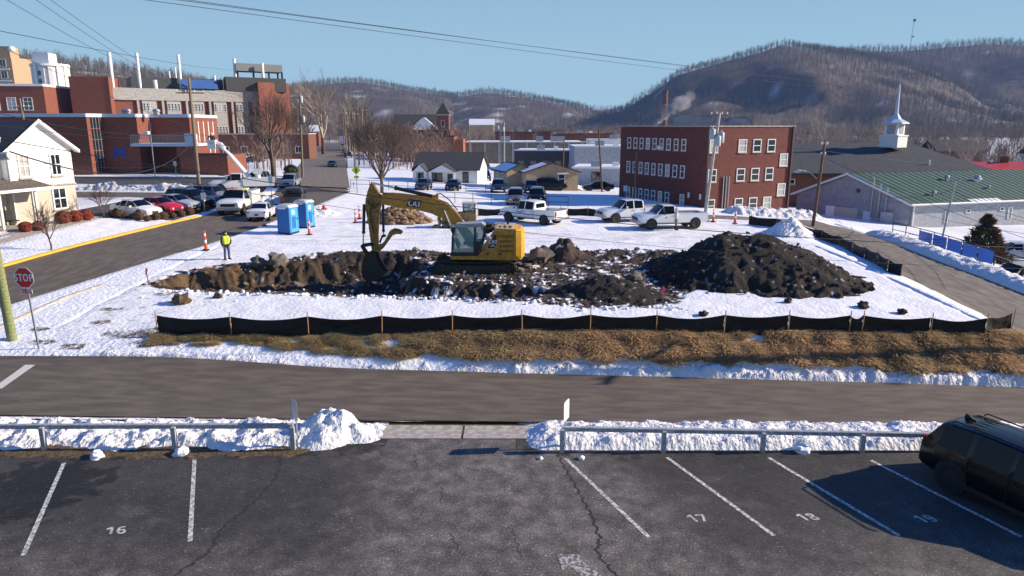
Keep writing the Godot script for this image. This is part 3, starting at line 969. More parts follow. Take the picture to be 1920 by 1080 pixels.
func build_site() -> void:
	var cf := func(x: float, d: float) -> Color:
		var snow := Color(0.94, 0.945, 0.955)
		var k := dirt(x, d)
		var a := ns1.get_noise_2d(x * 0.8 + 7, d * 0.8)
		var b := ns2.get_noise_2d(x + 31, d)
		var earth := Color(0.022, 0.016, 0.012).lerp(Color(0.062, 0.039, 0.025), clampf(0.5 + a * 0.9 + b * 0.4, 0, 1))
		# yellow clay in the west end of the pit
		var clay := sm(-10.5, -15.0, x + a * 3.0) * sm(-0.25, 0.25, a + b * 0.5 + 0.1) + 0.5 * sm(0.15, 0.35, a) * sm(-6.0, -9.0, x) * sm(39.5, 37.5, d)
		earth = earth.lerp(Color(0.20, 0.115, 0.045), minf(clay, 1.0) * 0.5)
		# snow left lying on the trampled ground
		var left := sm(0.34, 0.46, ns1.get_noise_2d(x * 0.7 + 80, d * 1.3) + 0.35 * b + 0.12 * sm(-1, 4, x) - 0.25 * sm(-6.0, -8.0, x) - 0.4 * exp(-(pow((x - 3.3) / 1.8, 2.0) + pow((d - 44.6) / 1.6, 2.0))))
		k *= 1.0 - left
		# mud tracked out over the snow
		var mud := 0.3 * sm(0.3, 0.6, ns1.get_noise_2d(x * 0.5 + 200, d * 1.8) + 0.3 * b) * sm(4.0, 0.0, absf(d - 47.5))
		mud = maxf(mud, 0.55 * sm(0.34, 0.42, ns1.get_noise_2d(x * 1.3 + 300, d * 2.2) + 0.25 * b) * sm(-11.0, -17.0, x + (d - 31.0) * 0.2))
		snow = snow.lerp(Color(0.20, 0.14, 0.09), mud)
		return snow.lerp(earth, k)
	struct("site_ground", field(-21.3, 22.3, 30.1, 50.9, 436, 208, site_h, cf), M["site"])

	# heaps of spoil
	var em := mk("spoil", Color.WHITE, 0.95)
	em.vertex_color_use_as_albedo = true
	em.albedo_texture = tex_noise(211, 0.1, 256, srgb(170, 170, 170), Color.WHITE, 4, 2.5)
	em.uv1_triplanar = true; em.uv1_world_triplanar = true; em.uv1_scale = Vector3.ONE * 0.8
	em.heightmap_enabled = true; em.heightmap_scale = 4.0
	em.heightmap_texture = tex_noise(212, 0.07, 512, Color.BLACK, Color.WHITE, 5, 1.6)
	var ec := func(x: float, d: float, y: float) -> Color:
		var a := ns1.get_noise_2d(x * 0.9, d * 0.9)
		var b := ns2.get_noise_2d(x * 1.3, d * 1.3)
		var e := Color(0.020, 0.0155, 0.0125).lerp(Color(0.050, 0.034, 0.025), clampf(0.45 + a * 0.8 + b * 0.5, 0, 1))
		return e.lerp(Color(0.7, 0.7, 0.72), 0.8 * sm(0.5, 0.58, ns2.get_noise_2d(x * 0.8 + 40, d * 0.8) + 0.3 * sm(15.5, 17.0, x) * sm(40.0, 41.5, d)))
	heap("spoil_heap", "largest heap of dark excavated earth, at the right of the site", "dirt pile", 8.2, 20.4, 33.4, 45.6, 0.1, 221,
		func(x: float, d: float) -> float:
			var s := clampf((x - 12.4) / 2.8, 0.0, 1.0)
			var q := Vector2((x - lerpf(12.4, 15.2, s)) * (0.98 if x < 13.5 else 1.0), (d - lerpf(40.2, 39.6, s)) * 0.95).length()
			var top := 2.75 - 0.3 * s + 0.12 * sin(x * 2.3)
			var r := 4.9 + ns3.get_noise_2d(x * 2.0, d * 2.0) * 1.0
			return land(x, d) - 0.12 + top * pow(maxf(0.0, 1.0 - q / r), 1.0) - 0.1 * sm(0.9, 1.1, q / r), em, 0.8, ec)
	heap("spoil_heap", "low rubbly heap of earth at the near right corner of the pit", "dirt pile", 1.6, 8.8, 32.9, 39.2, 0.08, 223,
		func(x: float, d: float) -> float:
			var q := Vector2((x - 5.0) / 1.35, d - 35.9 + (x - 5.0) * 0.25).length()
			return land(x, d) - 0.14 + 1.2 * pow(maxf(0.0, 1.0 - q / 2.5), 0.9) - 0.1 * sm(0.9, 1.1, q / 2.5), em, 0.95, ec)
	# clods of earth and lumps of snow lie all over the dug ground: nobody could count them
	var rng := RandomNumberGenerator.new()
	rng.seed = 9
	var sets := {"clods": [], "snow_crumbs": [], "rubble": []}
	while sets["clods"].size() < 2600:
		var x := rng.randf_range(-20.5, 12.5)
		var d := rng.randf_range(33.0, 47.2)
		if dirt(x, d) < 0.6: continue
		var s := 0.025 + 0.08 * pow(rng.randf(), 3.0)
		sets["clods"].append(Transform3D(Basis.from_euler(Vector3(rng.randf() * 6, rng.randf() * 6, 0)).scaled(Vector3.ONE * s), Vector3(x, site_h(x, d) + s * 0.3, -d)))
	for k in 420:
		var a := rng.randf() * TAU
		var r := sqrt(rng.randf()) * 5.6
		var x := 14.0 + cos(a) * r * 1.15
		var d := 39.8 + sin(a) * r
		var s := 0.025 + 0.15 * pow(rng.randf(), 5.0)
		var sx := clampf((x - 12.4) / 2.8, 0.0, 1.0)
		var q := Vector2(x - lerpf(12.4, 15.2, sx), (d - lerpf(40.2, 39.6, sx)) * 0.95).length()
		var y := land(x, d) + 0.0 + (2.75 - 0.3 * sx) * maxf(0.0, 1.0 - q / 4.9)
		if q > 4.9 and rng.randf() < 0.6: continue
		sets["clods"].append(Transform3D(Basis.from_euler(Vector3(rng.randf() * 6, rng.randf() * 6, 0)).scaled(Vector3.ONE * s), Vector3(x, y + 0.02, -d)))
	while sets["snow_crumbs"].size() < 700:
		var x := rng.randf_range(-19.0, 8.5)
		var e := 36.4 - (x + 17.0) * 0.118
		if x > 3.0: e = 33.2
		var d := e + rng.randfn(-0.15, 0.22)
		if rng.randf() < 0.12: d = rng.randf_range(37.6, 39.2); x = rng.randf_range(-6.5, 1.8)
		elif rng.randf() < 0.3: d = rng.randf_range(34.0, 46.0)
		var s := 0.025 + 0.13 * pow(rng.randf(), 3.0)
		sets["snow_crumbs"].append(Transform3D(Basis.from_euler(Vector3(rng.randf() * 6, rng.randf() * 6, 0)).scaled(Vector3(s, s * 0.8, s)), Vector3(x, site_h(x, d) + s * 0.35, -d)))
	while sets["rubble"].size() < 260:
		var x := rng.randf_range(-17.5, 9.0)
		var d := rng.randf_range(34.0, 46.8)
		if dirt(x, d) < 0.6: continue
		if x < -8.0 and d < 41.0: continue
		var s := 0.06 + 0.22 * pow(rng.randf(), 3.0)
		sets["rubble"].append(Transform3D(Basis.from_euler(Vector3(rng.randf() * 6, rng.randf() * 6, 0)).scaled(Vector3(s * 1.3, s * 0.8, s)), Vector3(x, site_h(x, d) + s * 0.2, -d)))
	mkn("clod", srgb(38, 31, 26), srgb(66, 51, 40), 0.8, 0.95, 0.0, 231)
	mkn("stone", srgb(84, 78, 74), srgb(128, 120, 112), 0.8, 0.9, 0.0, 232)
	var info := {"clods": ["loose clods of dark earth scattered over the dug ground and heaps", M["clod"]], "snow_crumbs": ["crumbs of snow thrown up along the edge of the pit", M["snow"]], "rubble": ["broken stone and concrete lying in the dug earth", M["stone"]]}
	for id in sets:
		scatter(id, chunk(41 + id.length()), sets[id], info[id][1], info[id][0], "soil" if id == "clods" else "snow" if id == "snow_crumbs" else "rubble")
	# single boulders and clods that lie apart
	var n := 0
	for q in [[18.9, 36.9, 0.34, "black earth clod apart on the snow, farthest right of the big heap", 1], [18.2, 36.2, 0.28, "dark clod at the right foot of the big earth heap", 1], [16.6, 35.0, 0.22, "dark clod on the snow in front of the big earth heap, right one", 1], [17.3, 35.6, 0.22, "dark clod beside the right front of the big earth heap", 1], [13.6, 34.0, 0.2, "single clod lying on the snow before the big earth heap", 1], [17.0, 33.3, 0.25, "clod on the snow halfway between big heap and black fence", 1], [18.4, 32.4, 0.22, "dark clod nearest the black fence on the right", 1],
		[-16.4, 34.2, 0.42, "brown sod lump on the smooth snow, left of the pit front", 2], [-15.0, 35.1, 0.22, "small dark stone on the snow beside the sod lump", 1], [1.9, 44.0, 0.75, "grey broken concrete block behind the excavator", 0], [-14.6, 43.3, 0.6, "tilted stone slab sticking out of the far pit wall", 0], [-15.6, 43.0, 0.45, "dark concrete chunk in the far pit wall below the worker", 0], [-6.0, 40.4, 0.5, "upright pale stone beside the excavator's track front", 0], [-7.6, 36.4, 0.35, "snow-dusted stone at the near rim of the pit", 0], [8.9, 31.9, 0.2, "small dark clod on the snow close to the fence, middle right", 1], [7.0, 38.6, 0.5, "stone half buried left of the big earth heap", 0]]:
		var mt: Material = [M["stone"], M["clod"], M["dead_turf"]][q[4]]
		var o := part("boulder" if q[4] == 0 else "earth_clod", blob(q[2], 300 + n, 0.75, 0.55), mt, null, Transform3D(Basis(Vector3.UP, n * 1.3), Vector3(q[0], site_h(q[0], q[1]) + q[2] * 0.3, -q[1])))
		tag(o, q[3], "boulder" if q[4] == 0 else "clod")
		n += 1
	heap("rubble_heap", "heap of broken tan stone and rubble behind the excavator boom", "rubble heap", -12.6, -7.2, 59.6, 63.6, 0.1, 241,
		func(x: float, d: float) -> float:
			var q := Vector2((x + 9.8) / 2.1, d - 61.6).length()
			return land(x, d) - 0.1 + 1.75 * pow(maxf(0.0, 1.0 - q / 1.5), 0.7), M["stone"], 2.5)
	var rt := []
	for k in 420:
		var a := rng.randf() * TAU
		var r := sqrt(rng.randf())
		var x := -9.8 + cos(a) * r * 2.7
		var d := 61.6 + sin(a) * r * 1.5
		var s := rng.randf_range(0.08, 0.3)
		rt.append(Transform3D(Basis.from_euler(Vector3(rng.randf() * 6, rng.randf() * 6, 0)).scaled(Vector3(s * 1.4, s * 0.7, s)), Vector3(x, land(x, d) + 0.1 + 1.5 * pow(1.0 - r, 0.7), -d)))
	scatter("rubble", chunk(51), rt, mkn("tan_stone", srgb(120, 92, 66), srgb(182, 146, 106), 0.6, 0.9, 0.0, 242), "broken tan stones piled on the rubble heap", "rubble")
	heap("snow_pile", "ploughed cone of old snow at the back right corner of the site", "snow pile", 19.4, 24.6, 53.0, 58.4, 0.1, 251,
		func(x: float, d: float) -> float: return land(x, d) - 0.05 + 1.5 * pow(maxf(0.0, 1.0 - Vector2(x - 22.0, d - 55.6).length() / 2.4), 1.0), null, 1.3)
	build_bank()

# angular broken lump, about one metre across
func chunk(seed_: int) -> ArrayMesh:
	var rng := RandomNumberGenerator.new()
	rng.seed = seed_
	var b := MB.new()
	var g := []
	for j in 3:
		var row := []
		for i in 6:
			var a := TAU * (i + 0.5 * j) / 6.0 + rng.randf_range(-0.3, 0.3)
			var r: float = [0.7, 1.0, 0.65][j] * rng.randf_range(0.7, 1.2)
			row.append(Vector3(cos(a) * r, [-0.55, 0.0, 0.5][j] * rng.randf_range(0.7, 1.3), sin(a) * r))
		g.append(row)
	for j in 2:
		for i in 6:
			b.tri(g[j][i], g[j][(i + 1) % 6], g[j + 1][i]); b.tri(g[j][(i + 1) % 6], g[j + 1][(i + 1) % 6], g[j + 1][i])
	for i in range(1, 5):
		b.tri(g[0][0], g[0][i + 1], g[0][i]); b.tri(g[2][0], g[2][i], g[2][i + 1])
	return b.mesh()

func scatter(called: String, m: Mesh, tf: Array, mt: Material, label: String, cat: String, cols = null) -> void:
	var mm := MultiMesh.new()
	mm.transform_format = MultiMesh.TRANSFORM_3D
	if cols != null: mm.use_colors = true
	mm.mesh = m
	mm.instance_count = tf.size()
	for i in tf.size():
		mm.set_instance_transform(i, tf[i])
		if cols != null: mm.set_instance_color(i, cols[i])
	var o := MultiMeshInstance3D.new()
	o.name = numbered(called)
	o.multimesh = mm
	o.material_override = mt
	add_child(o)
	tag(o, label, cat, "", "stuff")

# dead grass on the slope between the road and the fence, and its snow
func build_bank() -> void:
	var rng := RandomNumberGenerator.new()
	rng.seed = 17
	var b := MB.new()
	for k in 16:
		var a := rng.randf() * TAU
		var l := rng.randf_range(0.6, 1.0)
		var lean := rng.randf_range(0.4, 1.5)
		var p := Vector3(cos(a), 0, sin(a)) * rng.randf() * 0.35
		var dir := Vector3(cos(a) * lean, 1, sin(a) * lean).normalized()
		var s := dir.cross(Vector3.UP).normalized() * 0.035
		if s.length() < 0.01: s = Vector3(0.035, 0, 0)
		var mid := p + dir * l * 0.6
		var tip := p + (dir + Vector3(cos(a), -0.5, sin(a)) * 0.45) * l
		b.tri(p - s, p + s, mid + s * 0.7); b.tri(p - s, mid + s * 0.7, mid - s * 0.7); b.tri(mid - s * 0.7, mid + s * 0.7, tip)
	var tuft := b.mesh()
	var gm := mk("grass", Color.WHITE, 0.95)
	gm.vertex_color_use_as_albedo = true
	gm.backlight_enabled = true
	gm.backlight = Color(0.5, 0.4, 0.25)
	var tf := []
	var cs := []
	var n := noise(301, 0.5, 3)
	var n2 := noise(302, 0.12, 2)
	while tf.size() < 42000:
		var x := rng.randf_range(-15.6, 27.0)
		var rf := road_far(x)
		var d := rng.randf_range(rf + 0.2, 29.75)
		var t := (d - rf) / (29.4 - rf)
		# snow keeps the foot of the slope; on the left it covers more of it
		var lim := 0.34 + 0.16 * n.get_noise_2d(x, d) + 0.28 * sm(-6.0, -12.0, x) - 0.1 * sm(10.0, 20.0, x)
		if t < lim: continue
		if x < -3.0 and n.get_noise_2d(x * 0.5 + 90, d * 3.0) > 0.14 and t < 0.85: continue
		if x > 9.2 and x < 11.2 and t > 0.72 and n.get_noise_2d(x + 40, d) > -0.25: continue
		if x > 21.8 and x < 24.0 and d > 28.9: continue
		if x > 23.2 and d > 28.0: continue
		var y := ground(x, d)
		var tall := 0.2 + 0.14 * sm(-8.0, 0.0, x) + 0.2 * n.get_noise_2d(x * 1.5, d * 1.5)
		var s := tall * rng.randf_range(0.6, 1.3)
		tf.append(Transform3D(Basis(Vector3.UP, rng.randf() * TAU).scaled(Vector3(s * 1.2, s, s * 1.2)), Vector3(x, y - 0.03, -d)))
		var g := clampf(sm(2.0, -9.0, x) * 0.6 + n2.get_noise_2d(x, d) * 0.8, 0, 1)
		var c := Color(0.74, 0.52, 0.27).lerp(Color(0.36, 0.31, 0.14), g)
		c = c.lerp(Color(0.42, 0.27, 0.13), clampf(0.3 + n.get_noise_2d(x * 2.0, d * 2.0), 0, 1) * 0.7)
		cs.append(c * rng.randf_range(0.6, 1.3))
	scatter("bank_grass", tuft, tf, gm, "dead tan grass covering the slope below the black silt fence", "grass", cs)
	# turf under the grass
	struct("bank_turf", field(-15.0, 24.0, 27.2, 29.6, 260, 30, func(x, d):
		var rf := road_far(x)
		var t: float = (d - rf) / (29.4 - rf)
		var lim := 0.3 + 0.14 * n.get_noise_2d(x, d) + 0.28 * sm(-6.0, -12.0, x) - 0.1 * sm(10.0, 20.0, x)
		var off := 0.02 if t > lim else -0.25
		if x < -3.0 and n.get_noise_2d(x * 0.5 + 90, d * 3.0) > 0.16: off = -0.2
		if x > 9.2 and x < 11.2 and t > 0.72 and n.get_noise_2d(x + 40, d) > -0.2: off = -0.2
		if x < -14.0 or x > 23.0: off = -0.3
		return ground(x, d) + off), mkn("bank_thatch", srgb(118, 88, 50), srgb(178, 138, 82), 1.6, 0.95, 5.0, 69))
	# crumbly snow thrown to the foot of the slope by the plough
	heap("snow_bank", "crumbly ploughed snow along the far side of the front road", "snow bank", -19.0, 30.0, 26.7, 28.5, 0.07, 303,
		func(x: float, d: float) -> float:
			var rf := road_far(x)
			var w := 0.65 + 0.35 * n.get_noise_2d(x * 0.7, 3.0) + 0.15 * sm(8.0, -8.0, x)
			var k := sm(rf - 0.05, rf + 0.15, d) * sm(rf + 0.55 + w, rf + 0.2, d)
			return land(x, d) - 0.1 + k * (0.14 + 0.14 * sm(-6, 8, x) + 0.12 * n.get_noise_2d(x * 1.3, 7.0)), null, 1.3)
	# sods and tussocks in the snow at the left corner
	var k := 0
	for q in [[-17.2, 30.0, 0.35], [-16.3, 29.7, 0.3], [-16.0, 30.3, 0.3], [-18.6, 28.7, 0.26], [-20.2, 29.2, 0.25], [-19.5, 33.4, 0.22], [-18.0, 36.0, 0.3], [-15.6, 28.9, 0.3], [-14.0, 29.9, 0.2], [-21.3, 30.8, 0.2], [-18.9, 31.5, 0.2]]:
		var t2 := []
		var c2 := []
		for j in 40:
			var a := rng.randf() * TAU
			var r: float = sqrt(rng.randf()) * q[2] * 1.6
			var x: float = q[0] + cos(a) * r * 1.5
			var d: float = q[1] + sin(a) * r * 0.7
			var yy := maxf(ground(x, d), site_h(x, d) if d > 30.1 and x > -21.0 else -9.0)
			t2.append(Transform3D(Basis(Vector3.UP, rng.randf() * TAU).scaled(Vector3.ONE * rng.randf_range(0.08, 0.16)), Vector3(x, yy - 0.02, -d)))
			c2.append(Color(0.16, 0.11, 0.05) * rng.randf_range(0.6, 1.3))
		scatter("grass_tussock", tuft, t2, gm, "dead grass sticking out of the snow at the street corner", "grass", c2)
		k += 1

# ---------------------------------------------------------------- silt fences
func silt_fence(label: String, pts: Array, hgt: float, seed_: int, gy: Callable) -> void:
	var o := thing("silt_fence", label, "silt fence", Vector3.ZERO, 0.0, "black silt fences round the site")
	var n := noise(seed_, 1.3, 3)
	for i in pts.size() - 1:
		var a: Vector2 = pts[i]
		var b: Vector2 = pts[i + 1]
		var dir := (b - a).normalized()
		var nor := Vector2(-dir.y, dir.x)
		var vs := PackedVector3Array()
		var nx := maxi(6, int((b - a).length() / 0.12))
		var ny := 8
		for j in ny + 1:
			for k in nx + 1:
				var s := float(k) / nx
				var v := float(j) / ny
				var p := a.lerp(b, s)
				var sag := 0.13 * sin(PI * s) * (0.6 + 0.8 * absf(n.get_noise_2d(i * 7.0, 3.0)))
				var hh := (hgt - sag * hgt * 1.5) * v
				var bow := 0.09 * sin(PI * s) * sin(PI * minf(v, 0.9)) * (1.0 if n.get_noise_2d(i * 3.1, 9.0) > -0.2 else -1.0)
				# long slack folds in the fabric
				bow += 0.035 * sin((v * 4.5 + s * 1.3 + n.get_noise_2d(p.x * 0.6, v * 2.0 + p.y * 0.6) * 2.2) * TAU * 0.5) * (0.3 + v * (1 - v) * 2.4)
				var q := p + nor * bow
				var gnd: float = gy.call(p.x, p.y)
				vs.push_back(Vector3(q.x, gnd - 0.06 + hh + 0.0, -q.y))
		part("fabric", grid_mesh(vs, nx, ny), M["silt_fabric"], o)
	for i in pts.size():
		var p: Vector2 = pts[i]
		var y: float = gy.call(p.x, p.y)
		var st := MB.new()
		var lean := Vector3(n.get_noise_2d(p.x * 5, 1) * 0.08, 0, 0.05)
		st.tube([Vector3(p.x, y - 0.3, -p.y + 0.045), Vector3(p.x, y + hgt + 0.17, -p.y + 0.03) + lean], 0.024, 0.022, 4)
		part("stake", st.mesh(), M["stake_wood"], o)

func build_fences() -> void:
	var sf := mk("silt_fabric", srgb(20, 21, 23), 0.55)
	sf.metallic_specular = 0.35
	mk("stake_wood", srgb(150, 118, 84), 0.85)
	var gy := func(x: float, d: float) -> float: return ground(x, d)
	silt_fence("long black silt fence along the top of the grass bank in front", [Vector2(-15.4, 29.7), Vector2(-12.1, 29.45), Vector2(-8.75, 29.4), Vector2(-5.6, 29.4), Vector2(-2.58, 29.4), Vector2(0.45, 29.4), Vector2(3.36, 29.4), Vector2(6.2, 29.35), Vector2(9.1, 29.35), Vector2(11.85, 29.35), Vector2(14.45, 29.3), Vector2(15.0, 29.3), Vector2(17.85, 29.2), Vector2(20.25, 29.2), Vector2(21.75, 29.8)], 0.95, 311, gy)
	silt_fence("black silt fence along the side road on the right of the site", [Vector2(20.6, 61.5), Vector2(22.2, 59.4), Vector2(23.4, 57.2), Vector2(24.1, 54.8), Vector2(24.3, 52.2), Vector2(24.1, 49.6), Vector2(23.7, 47.0), Vector2(23.2, 44.4), Vector2(22.6, 41.9), Vector2(22.95, 41.0)], 0.85, 312, gy)
	silt_fence("low black silt fence at the back of the site behind the white pickups", [Vector2(-3.2, 66.5), Vector2(-0.6, 66.8), Vector2(2.0, 67.2), Vector2(4.6, 67.4), Vector2(7.2, 67.2), Vector2(9.8, 66.4), Vector2(12.2, 65.4)], 0.75, 313, gy)

# ---------------------------------------------------------------- excavator
func pv(a: Array) -> PackedVector2Array:
	var p := PackedVector2Array()
	for i in range(0, a.size(), 2): p.push_back(Vector2(a[i], a[i + 1]))
	return p

func plate(called: String, poly: Array, z0: float, z1: float, mt: Material, parent: Node3D) -> MeshInstance3D:
	var b := MB.new()
	b.prism(pv(poly), z0, z1)
	return part(called, b.mesh(), mt, parent)

func ram(parent: Node3D, a: Vector2, m: Vector2, e: Vector2, z: float, r: float, barrel_mat: Material) -> void:
	var b := MB.new()
	b.cyl(Vector3(a.x, a.y, z), Vector3(m.x, m.y, z), r, 12)
	b.cyl(Vector3(m.x, m.y, z), Vector3(m.x, m.y, z) + Vector3(m.x - a.x, m.y - a.y, 0).normalized() * 0.12, r * 1.2, 12)
	var o := part("cylinder_barrel", b.mesh(40), barrel_mat, parent)
	var c := MB.new()
	c.cyl(Vector3(m.x, m.y, z), Vector3(e.x, e.y, z), r * 0.55, 10)
	part("piston_rod", c.mesh(40), M["chrome"], o)

func lettering(text: String, parent: Node3D, h: float, at: Vector3, mt: Material, rot: Basis = Basis.IDENTITY, depth: float = 0.006, called: String = "lettering") -> MeshInstance3D:
	var tm := TextMesh.new()
	tm.text = text
	var sf := SystemFont.new()
	sf.font_names = PackedStringArray(["Droid Sans"])
	sf.font_weight = 700
	tm.font = sf
	tm.font_size = 64
	tm.pixel_size = h / 46.0
	tm.depth = depth
	return part(called, tm, mt, parent, Transform3D(rot, at))

# crawler: loop of shoes round the outline given in the side plane
func crawler(parent: Node3D, loop: Array, z: float, width: float, mt: Material, fm: Material, wheels: Array, frame: Array) -> void:
	var pts := pv(loop)
	var total := 0.0
	for i in pts.size(): total += (pts[(i + 1) % pts.size()] - pts[i]).length()
	var n := int(total / 0.19)
	var b := MB.new()
	var acc := 0.0
	var seg := 0
	var left := 0.0
	for k in n:
		var want := total * k / n
		var s := 0.0
		for i in pts.size():
			var a := pts[i]
			var e := pts[(i + 1) % pts.size()]
			var l := (e - a).length()
			if s + l >= want:
				var p := a.lerp(e, (want - s) / l)
				var dir := (e - a).normalized()
				var nor := Vector2(dir.y, -dir.x)
				var bs := Basis(Vector3(dir.x, dir.y, 0), Vector3(nor.x, nor.y, 0), Vector3(0, 0, 1))
				b.box(Vector3(p.x, p.y, z), Vector3(0.165, 0.035, width), bs)
				b.box(Vector3(p.x + nor.x * 0.035, p.y + nor.y * 0.035, z), Vector3(0.025, 0.05, width), bs)
				b.box(Vector3(p.x - nor.x * 0.05, p.y - nor.y * 0.05, z), Vector3(0.12, 0.07, 0.16), bs)
				break
			s += l
	var o := part("track", b.mesh(), mt, parent)
	for w in wheels:
		var c := MB.new()
		c.cyl(Vector3(w[0], w[1], z - width * 0.32), Vector3(w[0], w[1], z + width * 0.34), w[2], 18)
		c.cyl(Vector3(w[0], w[1], z + width * 0.34), Vector3(w[0], w[1], z + width * 0.42), w[2] * 0.5, 12)
		part("track_wheel", c.mesh(40), fm, o)
	plate("track_frame", frame, z - width * 0.3, z + width * 0.3, fm, o)

func build_excavator() -> void:
	var yl := mkn("machine_yellow", srgb(170, 118, 28), srgb(200, 144, 38), 0.5, 0.5, 0.0, 401)
	yl.roughness = 0.45
	var dirty := mkn("machine_dirty", srgb(120, 88, 40), srgb(172, 128, 48), 0.9, 0.7, 0.3, 402, 2.2)
	var mud := mkn("machine_mud", srgb(40, 34, 29), srgb(78, 68, 56), 1.4, 0.9, 0.8, 403)
	mk("chrome", srgb(210, 212, 216), 0.15, 0.95)
	mk("machine_black", srgb(26, 26, 28), 0.45)
	mk("decal_white", srgb(236, 236, 234), 0.5)
	mk("decal_black", srgb(18, 18, 20), 0.5)
	mk("decal_red", srgb(150, 36, 30), 0.5)
	mk("seat_grey", srgb(70, 72, 76), 0.8)
	mk("panel_grey", srgb(150, 154, 156), 0.5)
	var cg := mk("cab_glass", Color(0.55, 0.72, 0.68, 0.35), 0.03)
	cg.transparency = BaseMaterial3D.TRANSPARENCY_ALPHA
	var x := thing("excavator", "yellow tracked excavator with raised boom digging the pit", "excavator", Vector3(-2.2, 0.97, -41.8))
	# undercarriage
	var loop := [-2.2, 0.12, -1.9, 0.03, 1.9, 0.03, 2.22, 0.12, 2.42, 0.45, 2.32, 0.78, 2.05, 0.93, 0.0, 0.88, -1.95, 0.95, -2.25, 0.85, -2.4, 0.5]
	for s in [-1.0, 1.0]:
		var wh := [[-1.95, 0.48, 0.36], [2.0, 0.47, 0.34]]
		for k in 7: wh.append([-1.4 + k * 0.46, 0.19, 0.14])
		crawler(x, loop, s * 1.2, 0.6, mud, mud, wh, [-1.75, 0.25, 1.7, 0.25, 1.65, 0.7, -1.65, 0.7])
	boxpart("car_body", mud, x, Vector3(0, 0.7, 0), Vector3(1.8, 0.4, 1.9))
	var sl := MB.new()
	sl.cyl(Vector3(0, 0.86, 0), Vector3(0, 1.08, 0), 0.75, 28)
	part("slew_ring", sl.mesh(40), M["machine_black"], x)
	# deck
	plate("deck", [-1.35, 1.06, 2.55, 1.0, 2.55, 1.25, -1.35, 1.25], -1.35, 1.36, yl, x)
	# engine house with louvred doors
	var eh := plate("engine_house", [0.2, 1.25, 0.62, 1.7, 1.2, 2.52, 1.22, 2.78, 2.42, 2.76, 2.42, 1.25], -1.32, 1.32, yl, x)
	for k in 4:
		plate("louvre", [1.46, 2.32 - k * 0.28, 2.28, 2.32 - k * 0.28, 2.28, 2.46 - k * 0.28, 1.46, 2.46 - k * 0.28], 1.318, 1.328, mk("louvre_dark", srgb(92, 62, 20), 0.7), eh)
		for j in 3:
			plate("louvre_blade", [1.46, 2.335 - k * 0.28 + j * 0.045, 2.28, 2.335 - k * 0.28 + j * 0.045, 2.28, 2.352 - k * 0.28 + j * 0.045, 1.46, 2.352 - k * 0.28 + j * 0.045], 1.328, 1.345, yl, eh)
	for s in [[0.65, 1.27, 2.0], [1.36, 1.27, 2.72], [2.4, 1.27, 2.72]]:
		plate("door_gap", [s[0], s[1], s[0] + 0.018, s[1], s[0] + 0.018, s[2], s[0], s[2]], 1.316, 1.323, M["decal_black"], eh)
	for s in [[0.72, 1.32], [1.44, 1.32]]:
		plate("latch", [s[0], s[1], s[0] + 0.15, s[1], s[0] + 0.15, s[1] + 0.12, s[0], s[1] + 0.12], 1.32, 1.34, M["machine_black"], eh)
	plate("emblem_plate", [0.78, 1.72, 1.18, 1.72, 1.3, 1.95, 1.3, 2.5, 1.2, 2.5], 1.32, 1.331, M["decal_black"], eh)
	lettering("CAT", eh, 0.2, Vector3(1.1, 2.08, 1.336), M["decal_white"])
	lettering("320", eh, 0.11, Vector3(1.08, 1.86, 1.336), M["decal_white"])
	var hood := plate("hood", [1.18, 2.78, 2.44, 2.765, 2.44, 2.82, 1.2, 2.86], -1.25, 1.25, mkn("hood_dust", srgb(176, 150, 108), srgb(206, 182, 138), 0.9, 0.8, 0.0, 404), x)
	for k in 3: boxpart("hood_vent", M["machine_black"], hood, Vector3(1.5 + k * 0.3, 2.855, 0.5), Vector3(0.16, 0.02, 0.7))
	# counterweight, rounded at the back
	var cw := MB.new()
	var prof := []
	for k in 9:
		var a := lerpf(-PI / 2, PI / 2, k / 8.0)
		prof.append(Vector2(2.42 + 0.55 * cos(a) * 1.0, sin(a)))
	var ys := [1.0, 1.14, 1.35, 2.4, 2.68, 2.78]
	var ins := [0.12, 0.03, 0.0, 0.0, 0.05, 0.22]
	var ring := func(j: int) -> Array:
		var out := []
		for k in 9:
			var a := lerpf(-PI / 2, PI / 2, k / 8.0)
			out.append(Vector3(2.42 + (0.55 - ins[j]) * pow(cos(a), 0.55), ys[j], (1.36 - ins[j]) * sin(a)))
		return out
	for j in 5:
		var r0: Array = ring.call(j)
		var r1: Array = ring.call(j + 1)
		for k in 8: cw.quad(r0[k], r1[k], r1[k + 1], r0[k + 1])
	for j in [0, 5]:
		var r: Array = ring.call(j)
		for k in range(1, 8): cw.tri(r[0], r[k], r[k + 1])
	part("counterweight", cw.mesh(35), mkn("machine_yellow_clean", srgb(212, 154, 34), srgb(226, 168, 44), 0.5, 0.5, 0.0, 405), x)
	# cab on the near side
	var cab := Node3D.new()
	cab.name = "cab"
	x.add_child(cab)
	var blk: Material = M["machine_black"]
	var z0 := 0.38
	var z1 := 1.34
	# roof, floor, pillars
	plate("cab_roof", [-1.14, 3.0, -1.02, 3.1, 0.46, 3.17, 0.68, 3.02, 0.66, 2.95, -1.14, 2.92], z0 - 0.02, z1 + 0.02, M["panel_grey"], cab)
	plate("cab_floor", [-1.31, 1.25, 0.2, 1.25, 0.28, 1.48, -1.3, 1.48], z0, z1, blk, cab)
